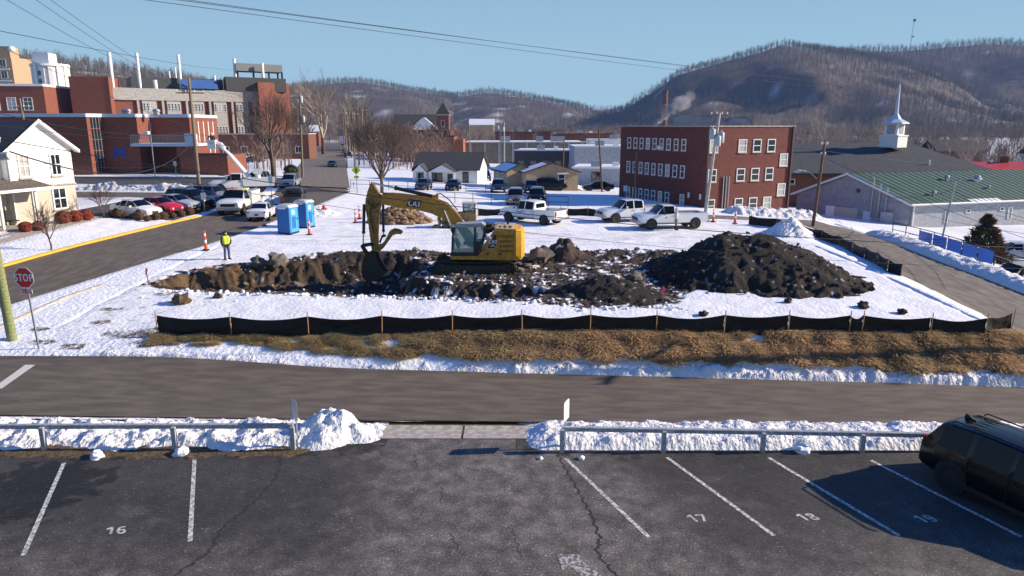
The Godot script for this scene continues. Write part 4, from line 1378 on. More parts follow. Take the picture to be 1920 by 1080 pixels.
	for z in [z0, z1 - 0.05]:
		plate("pillar", [-1.32, 1.45, -1.22, 1.45, -1.16, 2.4, -1.04, 2.96, -1.14, 2.96, -1.27, 2.4], z, z + 0.05, blk, cab)
		plate("pillar", [-0.02, 1.45, 0.08, 1.45, 0.12, 2.96, 0.02, 2.96], z, z + 0.05, blk, cab)
		plate("pillar", [0.2, 1.45, 0.32, 1.55, 0.68, 2.5, 0.7, 2.96, 0.56, 2.96, 0.54, 2.55], z, z + 0.05, blk, cab)
		plate("rear_side_panel", [0.08, 1.45, 0.22, 1.45, 0.5, 2.1, 0.1, 2.1], z + 0.01, z + 0.04, blk, cab)
		plate("side_window", [-1.24, 1.5, -0.02, 1.5, 0.02, 2.94, -1.06, 2.94, -1.18, 2.4], z + 0.02, z + 0.03, cg, cab)
		plate("rear_window", [0.1, 2.1, 0.5, 2.1, 0.56, 2.5, 0.58, 2.94, 0.13, 2.94], z + 0.02, z + 0.03, cg, cab)
	var ws := MB.new()
	ws.quad(Vector3(-1.3, 1.5, z0 + 0.06), Vector3(-1.2, 2.4, z0 + 0.06), Vector3(-1.2, 2.4, z1 - 0.06), Vector3(-1.3, 1.5, z1 - 0.06))
	ws.quad(Vector3(-1.2, 2.4, z0 + 0.06), Vector3(-1.08, 2.95, z0 + 0.06), Vector3(-1.08, 2.95, z1 - 0.06), Vector3(-1.2, 2.4, z1 - 0.06))
	part("windscreen", ws.mesh(), cg, cab)
	boxpart("rear_wall", blk, cab, Vector3(0.52, 1.95, (z0 + z1) / 2), Vector3(0.06, 1.0, z1 - z0 - 0.12), Basis(Vector3(0, 0, 1), -0.35))
	boxpart("door_panel", M["panel_grey"], cab, Vector3(-0.6, 1.56, z1 - 0.02), Vector3(1.1, 0.16, 0.03))
	var seat := boxpart("seat", M["seat_grey"], cab, Vector3(-0.15, 1.85, 0.86), Vector3(0.5, 0.14, 0.5))
	boxpart("seat_back", M["seat_grey"], seat, Vector3(0.12, 2.2, 0.86), Vector3(0.13, 0.65, 0.48), Basis(Vector3(0, 0, 1), -0.15))
	boxpart("console", blk, cab, Vector3(-0.3, 1.98, 1.15), Vector3(0.6, 0.2, 0.14))
	boxpart("grab_bar", yl, cab, Vector3(-0.35, 2.6, z1 - 0.1), Vector3(0.02, 0.55, 0.02), Basis(Vector3(0, 0, 1), 0.4))
	var mir := MB.new()
	mir.lathe([Vector2(0, 0), Vector2(0.14, 0.0), Vector2(0.15, 0.03), Vector2(0.1, 0.08), Vector2(0, 0.09)], 16)
	part("mirror", mir.mesh(40), M["panel_grey"], x, Transform3D(Basis(Vector3(1, 0, 0), PI / 2).scaled(Vector3(1.4, 0.9, 1)), Vector3(0.82, 2.32, 1.45)))
	var rl := MB.new()
	for s in [[[0.75, 2.1], [0.78, 2.62], [1.15, 2.8]], [[1.25, 2.8], [1.3, 3.12], [1.75, 3.12], [1.8, 2.8]]]:
		var pp := []
		for q in s: pp.append(Vector3(q[0], q[1], 1.2))
		rl.tube(pp, 0.02, 0.02, 5)
	part("handrail", rl.mesh(), M["machine_black"], x)
	boxpart("exhaust_stack", M["machine_black"], x, Vector3(1.95, 2.98, -0.6), Vector3(0.12, 0.3, 0.12))
	var pumps := part("machinery_bay", blob(0.42, 611, 0.8, 0.5), mud, x, Transform3D(Basis.IDENTITY.scaled(Vector3(1.0, 0.9, 1.0)), Vector3(0.82, 2.72, 0.1)))
	# boom: a bent box of plates
	var bm := plate("boom", [-5.75, 4.32, -5.66, 4.6, -5.35, 4.7, -4.84, 4.73, -3.12, 4.55, -2.3, 4.42, -1.75, 4.18, -1.15, 3.68, -0.25, 2.5, 0.1, 1.75, -0.15, 1.55, -0.45, 1.75, -0.95, 2.6, -1.43, 3.05, -2.5, 3.58, -3.36, 3.8, -4.55, 3.97, -5.5, 4.15], -0.3, 0.26, yl, x)
	plate("boom_flange", [-5.35, 4.7, -4.84, 4.73, -3.12, 4.55, -2.3, 4.42, -1.75, 4.18, -1.15, 3.68, -0.6, 2.95, -0.58, 3.0, -1.13, 3.72, -1.74, 4.22, -2.3, 4.46, -3.12, 4.59, -4.84, 4.77, -5.35, 4.74], -0.34, 0.3, dirty, bm)
	plate("emblem_plate", [-3.98, 4.04, -3.2, 3.9, -3.05, 4.33, -3.82, 4.44], 0.26, 0.27, M["decal_black"], bm)
	plate("emblem_corner", [-3.5, 3.955, -3.2, 3.9, -3.05, 4.33], 0.271, 0.276, M["decal_red"], bm)
	lettering("CAT", bm, 0.3, Vector3(-3.5, 4.16, 0.282), M["decal_white"], Basis(Vector3(0, 0, 1), -0.15))
	plate("emblem_triangle", [-3.6, 4.05, -3.4, 4.02, -3.5, 4.13], 0.283, 0.29, yl, bm)
	for q in [[-5.62, 4.4, 0.2], [-1.75, 3.75, 0.14], [-0.12, 1.75, 0.2]]:
		var pn := MB.new()
		pn.cyl(Vector3(q[0], q[1], -0.4), Vector3(q[0], q[1], 0.36), q[2], 16)
		part("pivot_pin", pn.mesh(40), dirty, bm)
	# stick
	var stk := plate("stick", [-6.0, 5.42, -5.85, 5.24, -5.5, 4.62, -5.48, 4.2, -5.66, 3.4, -5.8, 1.45, -5.97, 1.32, -6.14, 1.45, -6.27, 3.04, -6.42, 3.95, -6.36, 4.4, -6.22, 4.9], -0.24, 0.2, dirty, x)
	var hs := MB.new()
	for z in [0.23, 0.27]:
		hs.tube([Vector3(-5.45, 4.68, z), Vector3(-5.7, 4.35, z + 0.05), Vector3(-6.05, 3.95, z + 0.05), Vector3(-6.12, 3.5, z), Vector3(-5.95, 2.4, z - 0.02)], 0.03, 0.03, 5)
		hs.tube([Vector3(-5.5, 4.3, z), Vector3(-5.8, 3.9, z + 0.06), Vector3(-6.15, 4.15, z + 0.06), Vector3(-6.3, 4.5, z)], 0.03, 0.03, 5)
	part("hose", hs.mesh(), M["machine_black"], stk)
	var hb := MB.new()
	hb.tube([Vector3(-5.4, 4.78, 0.1), Vector3(-4.2, 4.72, 0.12), Vector3(-2.5, 4.52, 0.1), Vector3(-1.6, 4.2, 0.1), Vector3(-0.7, 3.2, 0.1)], 0.035, 0.035, 5)
	hb.tube([Vector3(-2.4, 4.6, 0.0), Vector3(-2.0, 4.75, 0.05), Vector3(-1.5, 4.4, 0.05), Vector3(-1.0, 3.75, 0.05)], 0.035, 0.035, 5)
	part("hose", hb.mesh(), M["machine_black"], bm)
	ram(x, Vector2(-2.4, 4.55), Vector2(-4.55, 5.04), Vector2(-5.94, 5.34), 0.0, 0.11, blk)
	boxpart("cylinder_lug", yl, x, Vector3(-2.3, 4.5, -0.02), Vector3(0.35, 0.3, 0.3))
	ram(x, Vector2(-6.5, 4.1), Vector2(-6.6, 2.5), Vector2(-6.68, 1.62), 0.0, 0.09, blk)
	ram(x, Vector2(-5.38, 4.1), Vector2(-5.42, 2.6), Vector2(-5.42, 2.25), 0.02, 0.075, blk)
	for z in [-0.42, 0.38]:
		ram(x, Vector2(-0.95, 1.55), Vector2(-1.3, 2.6), Vector2(-1.76, 3.78), z, 0.085, blk)
	# linkage, bucket and thumb
	for z in [-0.2, 0.14]:
		plate("link", [-6.8, 1.68, -6.7, 1.74, -6.02, 1.84, -5.94, 1.76, -6.04, 1.68, -6.68, 1.56], z, z + 0.06, mud, x)
		plate("link", [-6.8, 1.62, -6.68, 1.66, -6.36, 1.14, -6.48, 1.06], z, z + 0.06, mud, x)
	var bk := plate("bucket", [-6.55, 1.12, -6.1, 1.38, -5.85, 1.3, -5.8, 0.9, -5.55, 0.35, -5.3, 0.05, -5.5, -0.12, -5.95, -0.42, -6.4, -0.48, -6.7, -0.2, -6.74, 0.3, -6.66, 0.75], -0.55, -0.5, mud, x)
	plate("bucket_side", [-6.55, 1.12, -6.1, 1.38, -5.85, 1.3, -5.8, 0.9, -5.55, 0.35, -5.3, 0.05, -5.5, -0.12, -5.95, -0.42, -6.4, -0.48, -6.7, -0.2, -6.74, 0.3, -6.66, 0.75], 0.46, 0.51, mud, bk)
	var sh := MB.new()
	var cv := [Vector2(-6.55, 1.12), Vector2(-6.66, 0.75), Vector2(-6.74, 0.3), Vector2(-6.7, -0.2), Vector2(-6.4, -0.48), Vector2(-5.95, -0.42), Vector2(-5.5, -0.12)]
	for k in cv.size() - 1:
		sh.quad(Vector3(cv[k].x, cv[k].y, -0.5), Vector3(cv[k].x, cv[k].y, 0.46), Vector3(cv[k + 1].x, cv[k + 1].y, 0.46), Vector3(cv[k + 1].x, cv[k + 1].y, -0.5))
	sh.quad(Vector3(-6.55, 1.12, -0.5), Vector3(-6.55, 1.12, 0.46), Vector3(-6.1, 1.36, 0.46), Vector3(-6.1, 1.36, -0.5))
	part("bucket_shell", sh.mesh(40), mud, bk)
	for k in 5:
		plate("tooth", [-5.55, -0.16, -5.45, -0.06, -5.12, 0.02, -5.1, -0.03], -0.5 + k * 0.22, -0.4 + k * 0.22, M["steel"], bk)
	for z in [-0.3, 0.22]:
		plate("thumb", [-6.05, 1.36, -5.75, 1.3, -5.5, 1.46, -5.12, 1.96, -4.88, 2.3, -4.6, 2.38, -4.33, 2.36, -4.32, 2.5, -4.55, 2.62, -4.8, 2.66, -5.02, 2.55, -5.3, 2.02, -5.55, 1.75, -5.95, 1.62], z, z + 0.07, dirty, x)
	plate("thumb_bar", [-5.2, 2.0, -4.9, 2.36, -4.84, 2.32, -5.14, 1.95], -0.25, 0.24, dirty, x)
	plate("link", [-5.52, 2.3, -5.3, 2.3, -5.28, 2.2, -5.5, 2.12, -5.62, 1.8, -5.72, 1.85], -0.05, 0.08, mud, x)

# ---------------------------------------------------------------- other machines
func build_machines() -> void:
	var tan := mkn("machine_tan", srgb(120, 98, 62), srgb(160, 134, 88), 0.8, 0.8, 0.4, 411)
	var mud: Material = M["machine_mud"]
	var o := thing("track_loader", "muddy tan tracked loader half hidden behind the excavator boom", "track loader", Vector3(-4.6, land(-4.6, 58.2) + 0.12, -58.6))
	o.scale = Vector3.ONE * 0.64
	var mdust := mkn("track_dust", srgb(70, 66, 58), srgb(110, 104, 92), 1.2, 0.9, 0.5, 412)
	for s in [-1.0, 1.0]:
		crawler(o, [-1.75, 0.1, -1.4, 0.02, 1.5, 0.02, 1.75, 0.15, 1.8, 0.4, 0.4, 1.3, -0.1, 1.42, -0.5, 1.3, -1.75, 0.5], s * 0.95, 0.55, mdust, mdust, [[-1.35, 0.36, 0.3], [1.35, 0.33, 0.28], [-0.02, 1.05, 0.28], [-0.6, 0.2, 0.15], [0.0, 0.2, 0.15], [0.6, 0.2, 0.15]], [-1.2, 0.3, 1.2, 0.3, 0.0, 0.95])
	plate("body", [-1.9, 0.5, 2.4, 0.5, 2.6, 1.2, 2.5, 1.9, 1.6, 2.0, -0.8, 1.95, -1.7, 1.6], -0.65, 0.65, tan, o)
	var cab := plate("cab_frame", [0.9, 1.9, 2.5, 1.9, 2.5, 2.15, 0.9, 2.15], -0.75, 0.75, M["machine_black"], o)
	for q in [[0.92, 0.72], [2.42, 0.72], [0.92, -0.72], [2.42, -0.72], [1.7, 0.72]]:
		boxpart("pillar", M["machine_black"], cab, Vector3(q[0], 2.6, q[1]), Vector3(0.1, 1.0, 0.1))
	boxpart("window", M["cab_glass"], cab, Vector3(1.67, 2.6, 0.71), Vector3(1.45, 0.85, 0.02))
	boxpart("window", M["cab_glass"], cab, Vector3(1.67, 2.6, -0.71), Vector3(1.45, 0.85, 0.02))
	boxpart("window", M["cab_glass"], cab, Vector3(0.9, 2.6, 0), Vector3(0.02, 0.85, 1.35))
	boxpart("window", M["cab_glass"], cab, Vector3(2.45, 2.6, 0), Vector3(0.02, 0.85, 1.35))
	var rf := MB.new()
	rf.cbox(Vector3(1.67, 3.16, 0), Vector3(1.85, 0.2, 1.7), 0.07)
	part("cab_roof", rf.mesh(), mkn("cab_roof_tan", srgb(170, 160, 140), srgb(196, 188, 168), 0.8, 0.7, 0.0, 413), o)
	boxpart("work_light", M["decal_white"], o, Vector3(1.9, 2.6, 0.8), Vector3(0.3, 0.3, 0.06))
	for z in [-0.8, 0.75]:
		plate("lift_arm", [2.3, 2.0, 2.4, 2.2, -0.5, 1.75, -2.1, 0.75, -2.2, 0.5, -2.0, 0.5, -0.4, 1.45], z, z + 0.1, tan, o)
	plate("loader_bucket", [-2.15, 0.15, -2.3, 0.05, -3.1, 0.1, -3.05, 0.2, -2.4, 0.25, -2.25, 0.7, -2.4, 1.35, -2.3, 1.45, -2.05, 0.9], -1.2, 1.2, tan, o)
	boxpart("cab_seat", M["seat_grey"], o, Vector3(1.9, 2.35, 0), Vector3(0.3, 0.7, 0.5))
	# portable toilets
	var t := portable_toilet("blue portable toilet nearer the viewer, left of the pair", Vector3(-17.4, ground(-17.4, 54.8) - 0.02, -54.9), -0.32)
	copy(t, Vector3(-17.0, ground(-17.0, 57.5) - 0.02, -58.0), -0.3, "blue portable toilet farther back, right of the pair", "blue portable toilets")

func portable_toilet(label: String, at: Vector3, turn: float) -> Node3D:
	var blue := mk("toilet_blue", srgb(28, 104, 172), 0.4)
	var lite := mk("toilet_light", srgb(74, 158, 208), 0.4)
	var roof := mk("toilet_roof", srgb(206, 210, 212), 0.55)
	var o := thing("portable_toilet", label, "portable toilet", at, turn, "blue portable toilets")
	boxpart("base", M["plastic_black"], o, Vector3(0, 0.07, 0), Vector3(1.16, 0.14, 1.16))
	var b := MB.new()
	b.box(Vector3(0, 1.1, 0), Vector3(1.1, 1.95, 1.1))
	var w := part("cabin", b.mesh(), blue, o)
	# ribs moulded in the walls
	for k in 5:
		boxpart("rib", blue, w, Vector3(-0.44 + k * 0.22, 1.1, 0.555), Vector3(0.05, 1.75, 0.02))
		boxpart("rib", blue, w, Vector3(-0.555, 1.1, -0.44 + k * 0.22), Vector3(0.02, 1.75, 0.05))
	for s in [[0.54, 0.54], [0.54, -0.54], [-0.54, 0.54], [-0.54, -0.54]]:
		boxpart("corner_post", lite if s[0] > 0 else blue, w, Vector3(s[0], 1.1, s[1]), Vector3(0.06, 1.97, 0.06))
	# door on the right-hand side
	var d := boxpart("door", lite, o, Vector3(0.56, 1.1, 0), Vector3(0.04, 1.85, 0.9))
	boxpart("door_panel", blue, d, Vector3(0.585, 0.9, 0.05), Vector3(0.01, 0.9, 0.5))
	boxpart("door_sign", M["decal_white"], d, Vector3(0.585, 1.7, 0.1), Vector3(0.01, 0.3, 0.3))
	boxpart("latch", M["plastic_black"], d, Vector3(0.6, 1.15, -0.35), Vector3(0.03, 0.12, 0.06))
	var r := MB.new()
	r.prism(pv([-0.6, 2.07, 0.6, 2.07, 0.58, 2.17, 0.4, 2.27, 0.0, 2.31, -0.4, 2.27, -0.58, 2.17]), -0.6, 0.6)
	var rr := part("roof", r.mesh(), roof, o)
	for k in 5: boxpart("roof_rib", roof, rr, Vector3(0, 2.25, -0.48 + k * 0.24), Vector3(0.9, 0.12, 0.05))
	boxpart("wall_vent", M["decal_white"], w, Vector3(-0.1, 2.0, 0.562), Vector3(0.7, 0.08, 0.01))
	return o

# ---------------------------------------------------------------- vehicles
func paint(id: String, col: Color, rough: float = 0.32) -> StandardMaterial3D:
	if M.has(id): return M[id]
	var m := mk(id, col, rough, 0.05)
	m.clearcoat_enabled = true
	m.clearcoat = 0.7
	m.clearcoat_roughness = 0.06
	return m

# body lofted through stations along the length: [x, bottom, belt, top, half width at belt, half width at top, what the next stretch is]
# b = body, s = side window, w = windscreen, r = rear window, o = open bed
func loft(o: Node3D, st: Array, pm: Material, detail: bool) -> void:
	var sec := func(s: Array) -> Array:
		var w: float = s[4]
		var mid: float = lerpf(s[1], s[2], 0.58)
		return [Vector2(w * 0.84, s[1]), Vector2(w * 0.985, s[1] + 0.12), Vector2(w, mid), Vector2(w * 0.985, mid + 0.06), Vector2(w * 0.955, s[2]), Vector2(s[5], s[3] - 0.05), Vector2(s[5] * 0.86, s[3] - 0.012), Vector2(s[5] * 0.5, s[3] + 0.01), Vector2(0, s[3] + 0.018)]
	var body := MB.new()
	var glass := {}
	for i in st.size() - 1:
		var a: Array = sec.call(st[i])
		var b: Array = sec.call(st[i + 1])
		var x0: float = st[i][0]
		var x1: float = st[i + 1][0]
		var kind: String = st[i][6]
		for j in a.size() - 1:
			for side in [1.0, -1.0]:
				var p := [Vector3(x0, a[j].y, a[j].x * side), Vector3(x1, b[j].y, b[j].x * side), Vector3(x1, b[j + 1].y, b[j + 1].x * side), Vector3(x0, a[j + 1].y, a[j + 1].x * side)]
				if side < 0: p.reverse()
				var tgt: MB = body
				if kind == "o" and j >= 4: continue
				if kind == "s" and j == 4:
					var key := "side_window_%d_%d" % [i, int(side)]
					if not glass.has(key): glass[key] = MB.new()
					tgt = glass[key]
				elif (kind == "w" or kind == "r") and j >= 5:
					if not glass.has(kind): glass[kind] = MB.new()
					tgt = glass[kind]
				tgt.quad(p[0], p[1], p[2], p[3])
	for e in [0, st.size() - 1]:
		var c: Array = sec.call(st[e])
		var x: float = st[e][0]
		for j in c.size() - 1:
			body.quad(Vector3(x, c[j].y, c[j].x), Vector3(x, c[j + 1].y, c[j + 1].x), Vector3(x, c[j + 1].y, -c[j + 1].x), Vector3(x, c[j].y, -c[j].x))
	var bo := part("body", body.mesh(28), pm, o)
	for key in glass:
		var nm: String = "windscreen" if key == "w" else "rear_window" if key == "r" else "side_window"
		part(nm, glass[key].mesh(28), M["car_glass"], o)

func wheel_set(o: Node3D, xf: float, xr: float, w: float, r: float, rim: Material) -> void:
	for x in [xf, xr]:
		for s in [1.0, -1.0]:
			var arch := MB.new()
			arch.tube([Vector3(x, r + 0.02, s * (w - 0.25)), Vector3(x, r + 0.02, s * (w + 0.004))], r + 0.075, r + 0.075, 20)
			part("wheel_arch", arch.mesh(), M["plastic_black"], o)
			var wh := Node3D.new()
			wh.name = "wheel"
			o.add_child(wh, true)
			var t := MB.new()
			for k in 20:
				pass
			t.lathe([Vector2(r * 0.62, -0.11), Vector2(r * 0.94, -0.115), Vector2(r, -0.08), Vector2(r, 0.08), Vector2(r * 0.94, 0.115), Vector2(r * 0.62, 0.11)], 22)
			var tf := Transform3D(Basis(Vector3(1, 0, 0), PI / 2), Vector3(x, r, s * (w - 0.085)))
			part("tyre", t.mesh(40), M["rubber"], wh, tf)
			var rm := MB.new()
			rm.lathe([Vector2(0, 0.07), Vector2(r * 0.16, 0.075), Vector2(r * 0.18, 0.05), Vector2(r * 0.2, 0.05)], 16)
			rm.lathe([Vector2(r * 0.54, 0.07), Vector2(r * 0.6, 0.105), Vector2(r * 0.66, 0.1), Vector2(r * 0.62, 0.0)], 20)
			for k in 7:
				var a := TAU * k / 7
				var e := Vector3(cos(a), 0, sin(a))
				var n := Vector3(-sin(a), 0, cos(a)) * r * 0.07
				var y := Vector3(0, 0.07, 0)
				rm.quad(e * r * 0.14 - n + y, e * r * 0.14 + n + y, e * r * 0.58 + n * 0.8 + y, e * r * 0.58 - n * 0.8 + y)
			var t2 := Transform3D(Basis(Vector3(1, 0, 0), PI / 2 * s), Vector3(x, r, s * (w - 0.085)))
			part("rim", rm.mesh(30), rim, wh, t2)
			var hub := MB.new()
			hub.lathe([Vector2(0, 0.0), Vector2(r * 0.62, 0.0)], 16)
			part("brake_disc", hub.mesh(), M["plastic_black"], wh, t2)

func front_face(o: Node3D, xf: float, w: float, ylo: float, yhi: float, truck: bool, col: Material) -> void:
	var g := MB.new()
	g.box(Vector3(xf + 0.012, (ylo + yhi) / 2, 0), Vector3(0.03, (yhi - ylo) * 0.8, w * (1.3 if truck else 0.9)))
	var go := part("grille", g.mesh(), M["plastic_black"], o)
	if truck:
		for k in 2: boxpart("grille_bar", M["machine_black"], go, Vector3(xf + 0.03, lerpf(ylo, yhi, 0.35 + 0.3 * k), 0), Vector3(0.02, 0.05, w * 1.25))
	for s in [1.0, -1.0]:
		boxpart("headlight", M["lamp_clear"], o, Vector3(xf - 0.03, yhi - 0.06, s * w * 0.8), Vector3(0.12, 0.13 if not truck else 0.2, w * 0.26))

func rear_face(o: Node3D, xr: float, w: float, y: float, tall: float) -> void:
	for s in [1.0, -1.0]:
		boxpart("tail_light", M["lamp_red"], o, Vector3(xr + 0.03, y, s * w * 0.86), Vector3(0.12, tall, w * 0.2))
	boxpart("number_plate", M["plastic_black"], o, Vector3(xr - 0.012, y - 0.22, 0), Vector3(0.02, 0.15, 0.32))

func mirrors(o: Node3D, x: float, w: float, y: float, mt: Material, big: bool = false) -> void:
	for s in [1.0, -1.0]:
		var b := MB.new()
		b.cbox(Vector3(x, y, s * (w + 0.1)), Vector3(0.12, 0.26 if big else 0.15, 0.22), 0.04)
		part("mirror", b.mesh(), mt, o)

func seams(o: Node3D, xs: Array, w: float, y0: float, y1: float) -> void:
	for x in xs:
		for s in [1.0, -1.0]:
			boxpart("door_seam", M["plastic_black"], o, Vector3(x, (y0 + y1) / 2, s * (w - 0.002)), Vector3(0.012, y1 - y0, 0.01))
			boxpart("door_handle", M["plastic_black"], o, Vector3(x + 0.16, y1 - 0.08, s * (w + 0.002)), Vector3(0.18, 0.03, 0.02))

func sedan(label: String, at: Vector3, turn: float, pm: Material, group: String = "", ln: float = 4.8, coupe: float = 0.0) -> Node3D:
	var o := thing("parked_car", label, "car", at, turn, group)
	var h := ln / 4.8
	loft(o, [[-2.4 * h, 0.42, 0.86, 0.9, 0.72, 0.6, "b"], [-2.3 * h, 0.28, 0.92, 1.0, 0.84, 0.7, "b"], [-1.75 * h, 0.22, 0.95, 1.07, 0.9, 0.68, "r"], [-0.98 * h, 0.2, 0.95, 1.4, 0.92, 0.6, "b"], [-0.9 * h, 0.2, 0.95, 1.43, 0.92, 0.6, "s"], [-0.18 * h, 0.2, 0.94, 1.46, 0.92, 0.61, "b"], [-0.1 * h, 0.2, 0.94, 1.46, 0.92, 0.61, "s"], [0.45 * h, 0.2, 0.93, 1.42, 0.92, 0.6, "w"], [1.2 * h, 0.2, 0.92, 1.0, 0.91, 0.68, "b"], [1.3 * h, 0.2, 0.9, 0.97, 0.91, 0.7, "b"], [2.1 * h, 0.22, 0.76, 0.84, 0.86, 0.66, "b"], [2.32 * h, 0.26, 0.66, 0.72, 0.76, 0.58, "b"], [2.4 * h, 0.34, 0.6, 0.62, 0.6, 0.48, "b"]], pm, false)
	# triangular glass beside the windscreen and the rear window
	for s in [1.0, -1.0]:
		var q := MB.new()
		q.tri(Vector3(0.46 * h, 0.95, s * 0.885), Vector3(1.1 * h, 0.95, s * 0.875), Vector3(0.46 * h, 1.36, s * 0.625))
		q.tri(Vector3(-0.99 * h, 0.98, s * 0.885), Vector3(-1.55 * h, 1.0, s * 0.86), Vector3(-0.99 * h, 1.34, s * 0.635))
		part("quarter_window", q.mesh(), M["car_glass"], o)
	wheel_set(o, 1.45 * h, -1.4 * h, 0.92, 0.33, M["rim"])
	front_face(o, 2.402 * h, 0.62, 0.36, 0.6, false, pm)
	rear_face(o, -2.38 * h, 0.8, 0.82, 0.13)
	mirrors(o, 0.62 * h, 0.88, 0.98, pm)
	seams(o, [-0.14 * h, -1.0 * h], 0.92, 0.3, 0.9)
	return o

func suv(label: String, at: Vector3, turn: float, pm: Material, group: String = "", big: bool = false) -> Node3D:
	var o := thing("parked_suv", label, "suv", at, turn, group)
	loft(o, [[-2.48, 0.5, 0.9, 0.98, 0.82, 0.72, "b"], [-2.42, 0.36, 1.05, 1.12, 0.92, 0.78, "b"], [-2.36, 0.32, 1.08, 1.2, 0.94, 0.8, "r"], [-2.02, 0.28, 1.1, 1.7, 0.97, 0.7, "b"], [-1.92, 0.28, 1.1, 1.74, 0.975, 0.7, "s"], [-1.1, 0.26, 1.09, 1.78, 0.985, 0.71, "b"], [-0.98, 0.26, 1.09, 1.785, 0.985, 0.71, "s"], [-0.02, 0.26, 1.07, 1.78, 0.985, 0.71, "b"], [0.08, 0.26, 1.07, 1.77, 0.985, 0.71, "s"], [0.72, 0.26, 1.05, 1.7, 0.98, 0.69, "w"], [1.42, 0.26, 1.05, 1.14, 0.97, 0.76, "b"], [1.55, 0.26, 1.03, 1.12, 0.97, 0.78, "b"], [2.2, 0.28, 0.94, 1.02, 0.93, 0.74, "b"], [2.42, 0.34, 0.8, 0.88, 0.84, 0.68, "b"], [2.5, 0.42, 0.7, 0.74, 0.7, 0.58, "b"]], pm, big)
	for s in [1.0, -1.0]:
		var q := MB.new()
		q.tri(Vector3(0.74, 1.09, s * 0.94), Vector3(1.3, 1.08, s * 0.925), Vector3(0.74, 1.62, s * 0.715))
		part("quarter_window", q.mesh(), M["car_glass"], o)
		var rr := MB.new()
		rr.tube([Vector3(-1.8, 1.76, s * 0.62), Vector3(-1.7, 1.83, s * 0.63), Vector3(0.4, 1.83, s * 0.62), Vector3(0.55, 1.78, s * 0.61)], 0.02, 0.02, 6)
		part("roof_rail", rr.mesh(30), M["plastic_black"], o)
		boxpart("sill", M["plastic_black"], o, Vector3(0, 0.32, s * 0.965), Vector3(3.2, 0.12, 0.06))
	wheel_set(o, 1.5, -1.42, 0.985, 0.38, M["rim_black"] if big else M["rim"])
	front_face(o, 2.502, 0.72, 0.5, 0.82, false, pm)
	rear_face(o, -2.43, 0.84, 1.08, 0.16)
	mirrors(o, 0.85, 0.95, 1.15, pm)
	seams(o, [0.03, -1.04], 0.985, 0.4, 1.02)
	if big:
		var f := MB.new()
		f.prism(pv([-0.16, 0.0, 0.2, 0.0, -0.02, 0.1, -0.12, 0.13]), -0.03, 0.03)
		part("aerial", f.mesh(), M["plastic_black"], o, Transform3D(Basis.IDENTITY, Vector3(-1.75, 1.765, 0)))
		for k in 5: boxpart("roof_groove", M["plastic_black"], o, Vector3(-0.65, 1.797 - 0.006 * absf(k - 2.0), (k - 2) * 0.2), Vector3(2.0, 0.012, 0.02))
		boxpart("bumper_trim", M["plastic_black"], o, Vector3(-2.46, 0.5, 0), Vector3(0.1, 0.18, 1.6))
		boxpart("rear_strip", pm, o, Vector3(-2.44, 1.02, 0), Vector3(0.04, 0.05, 1.1))
	return o

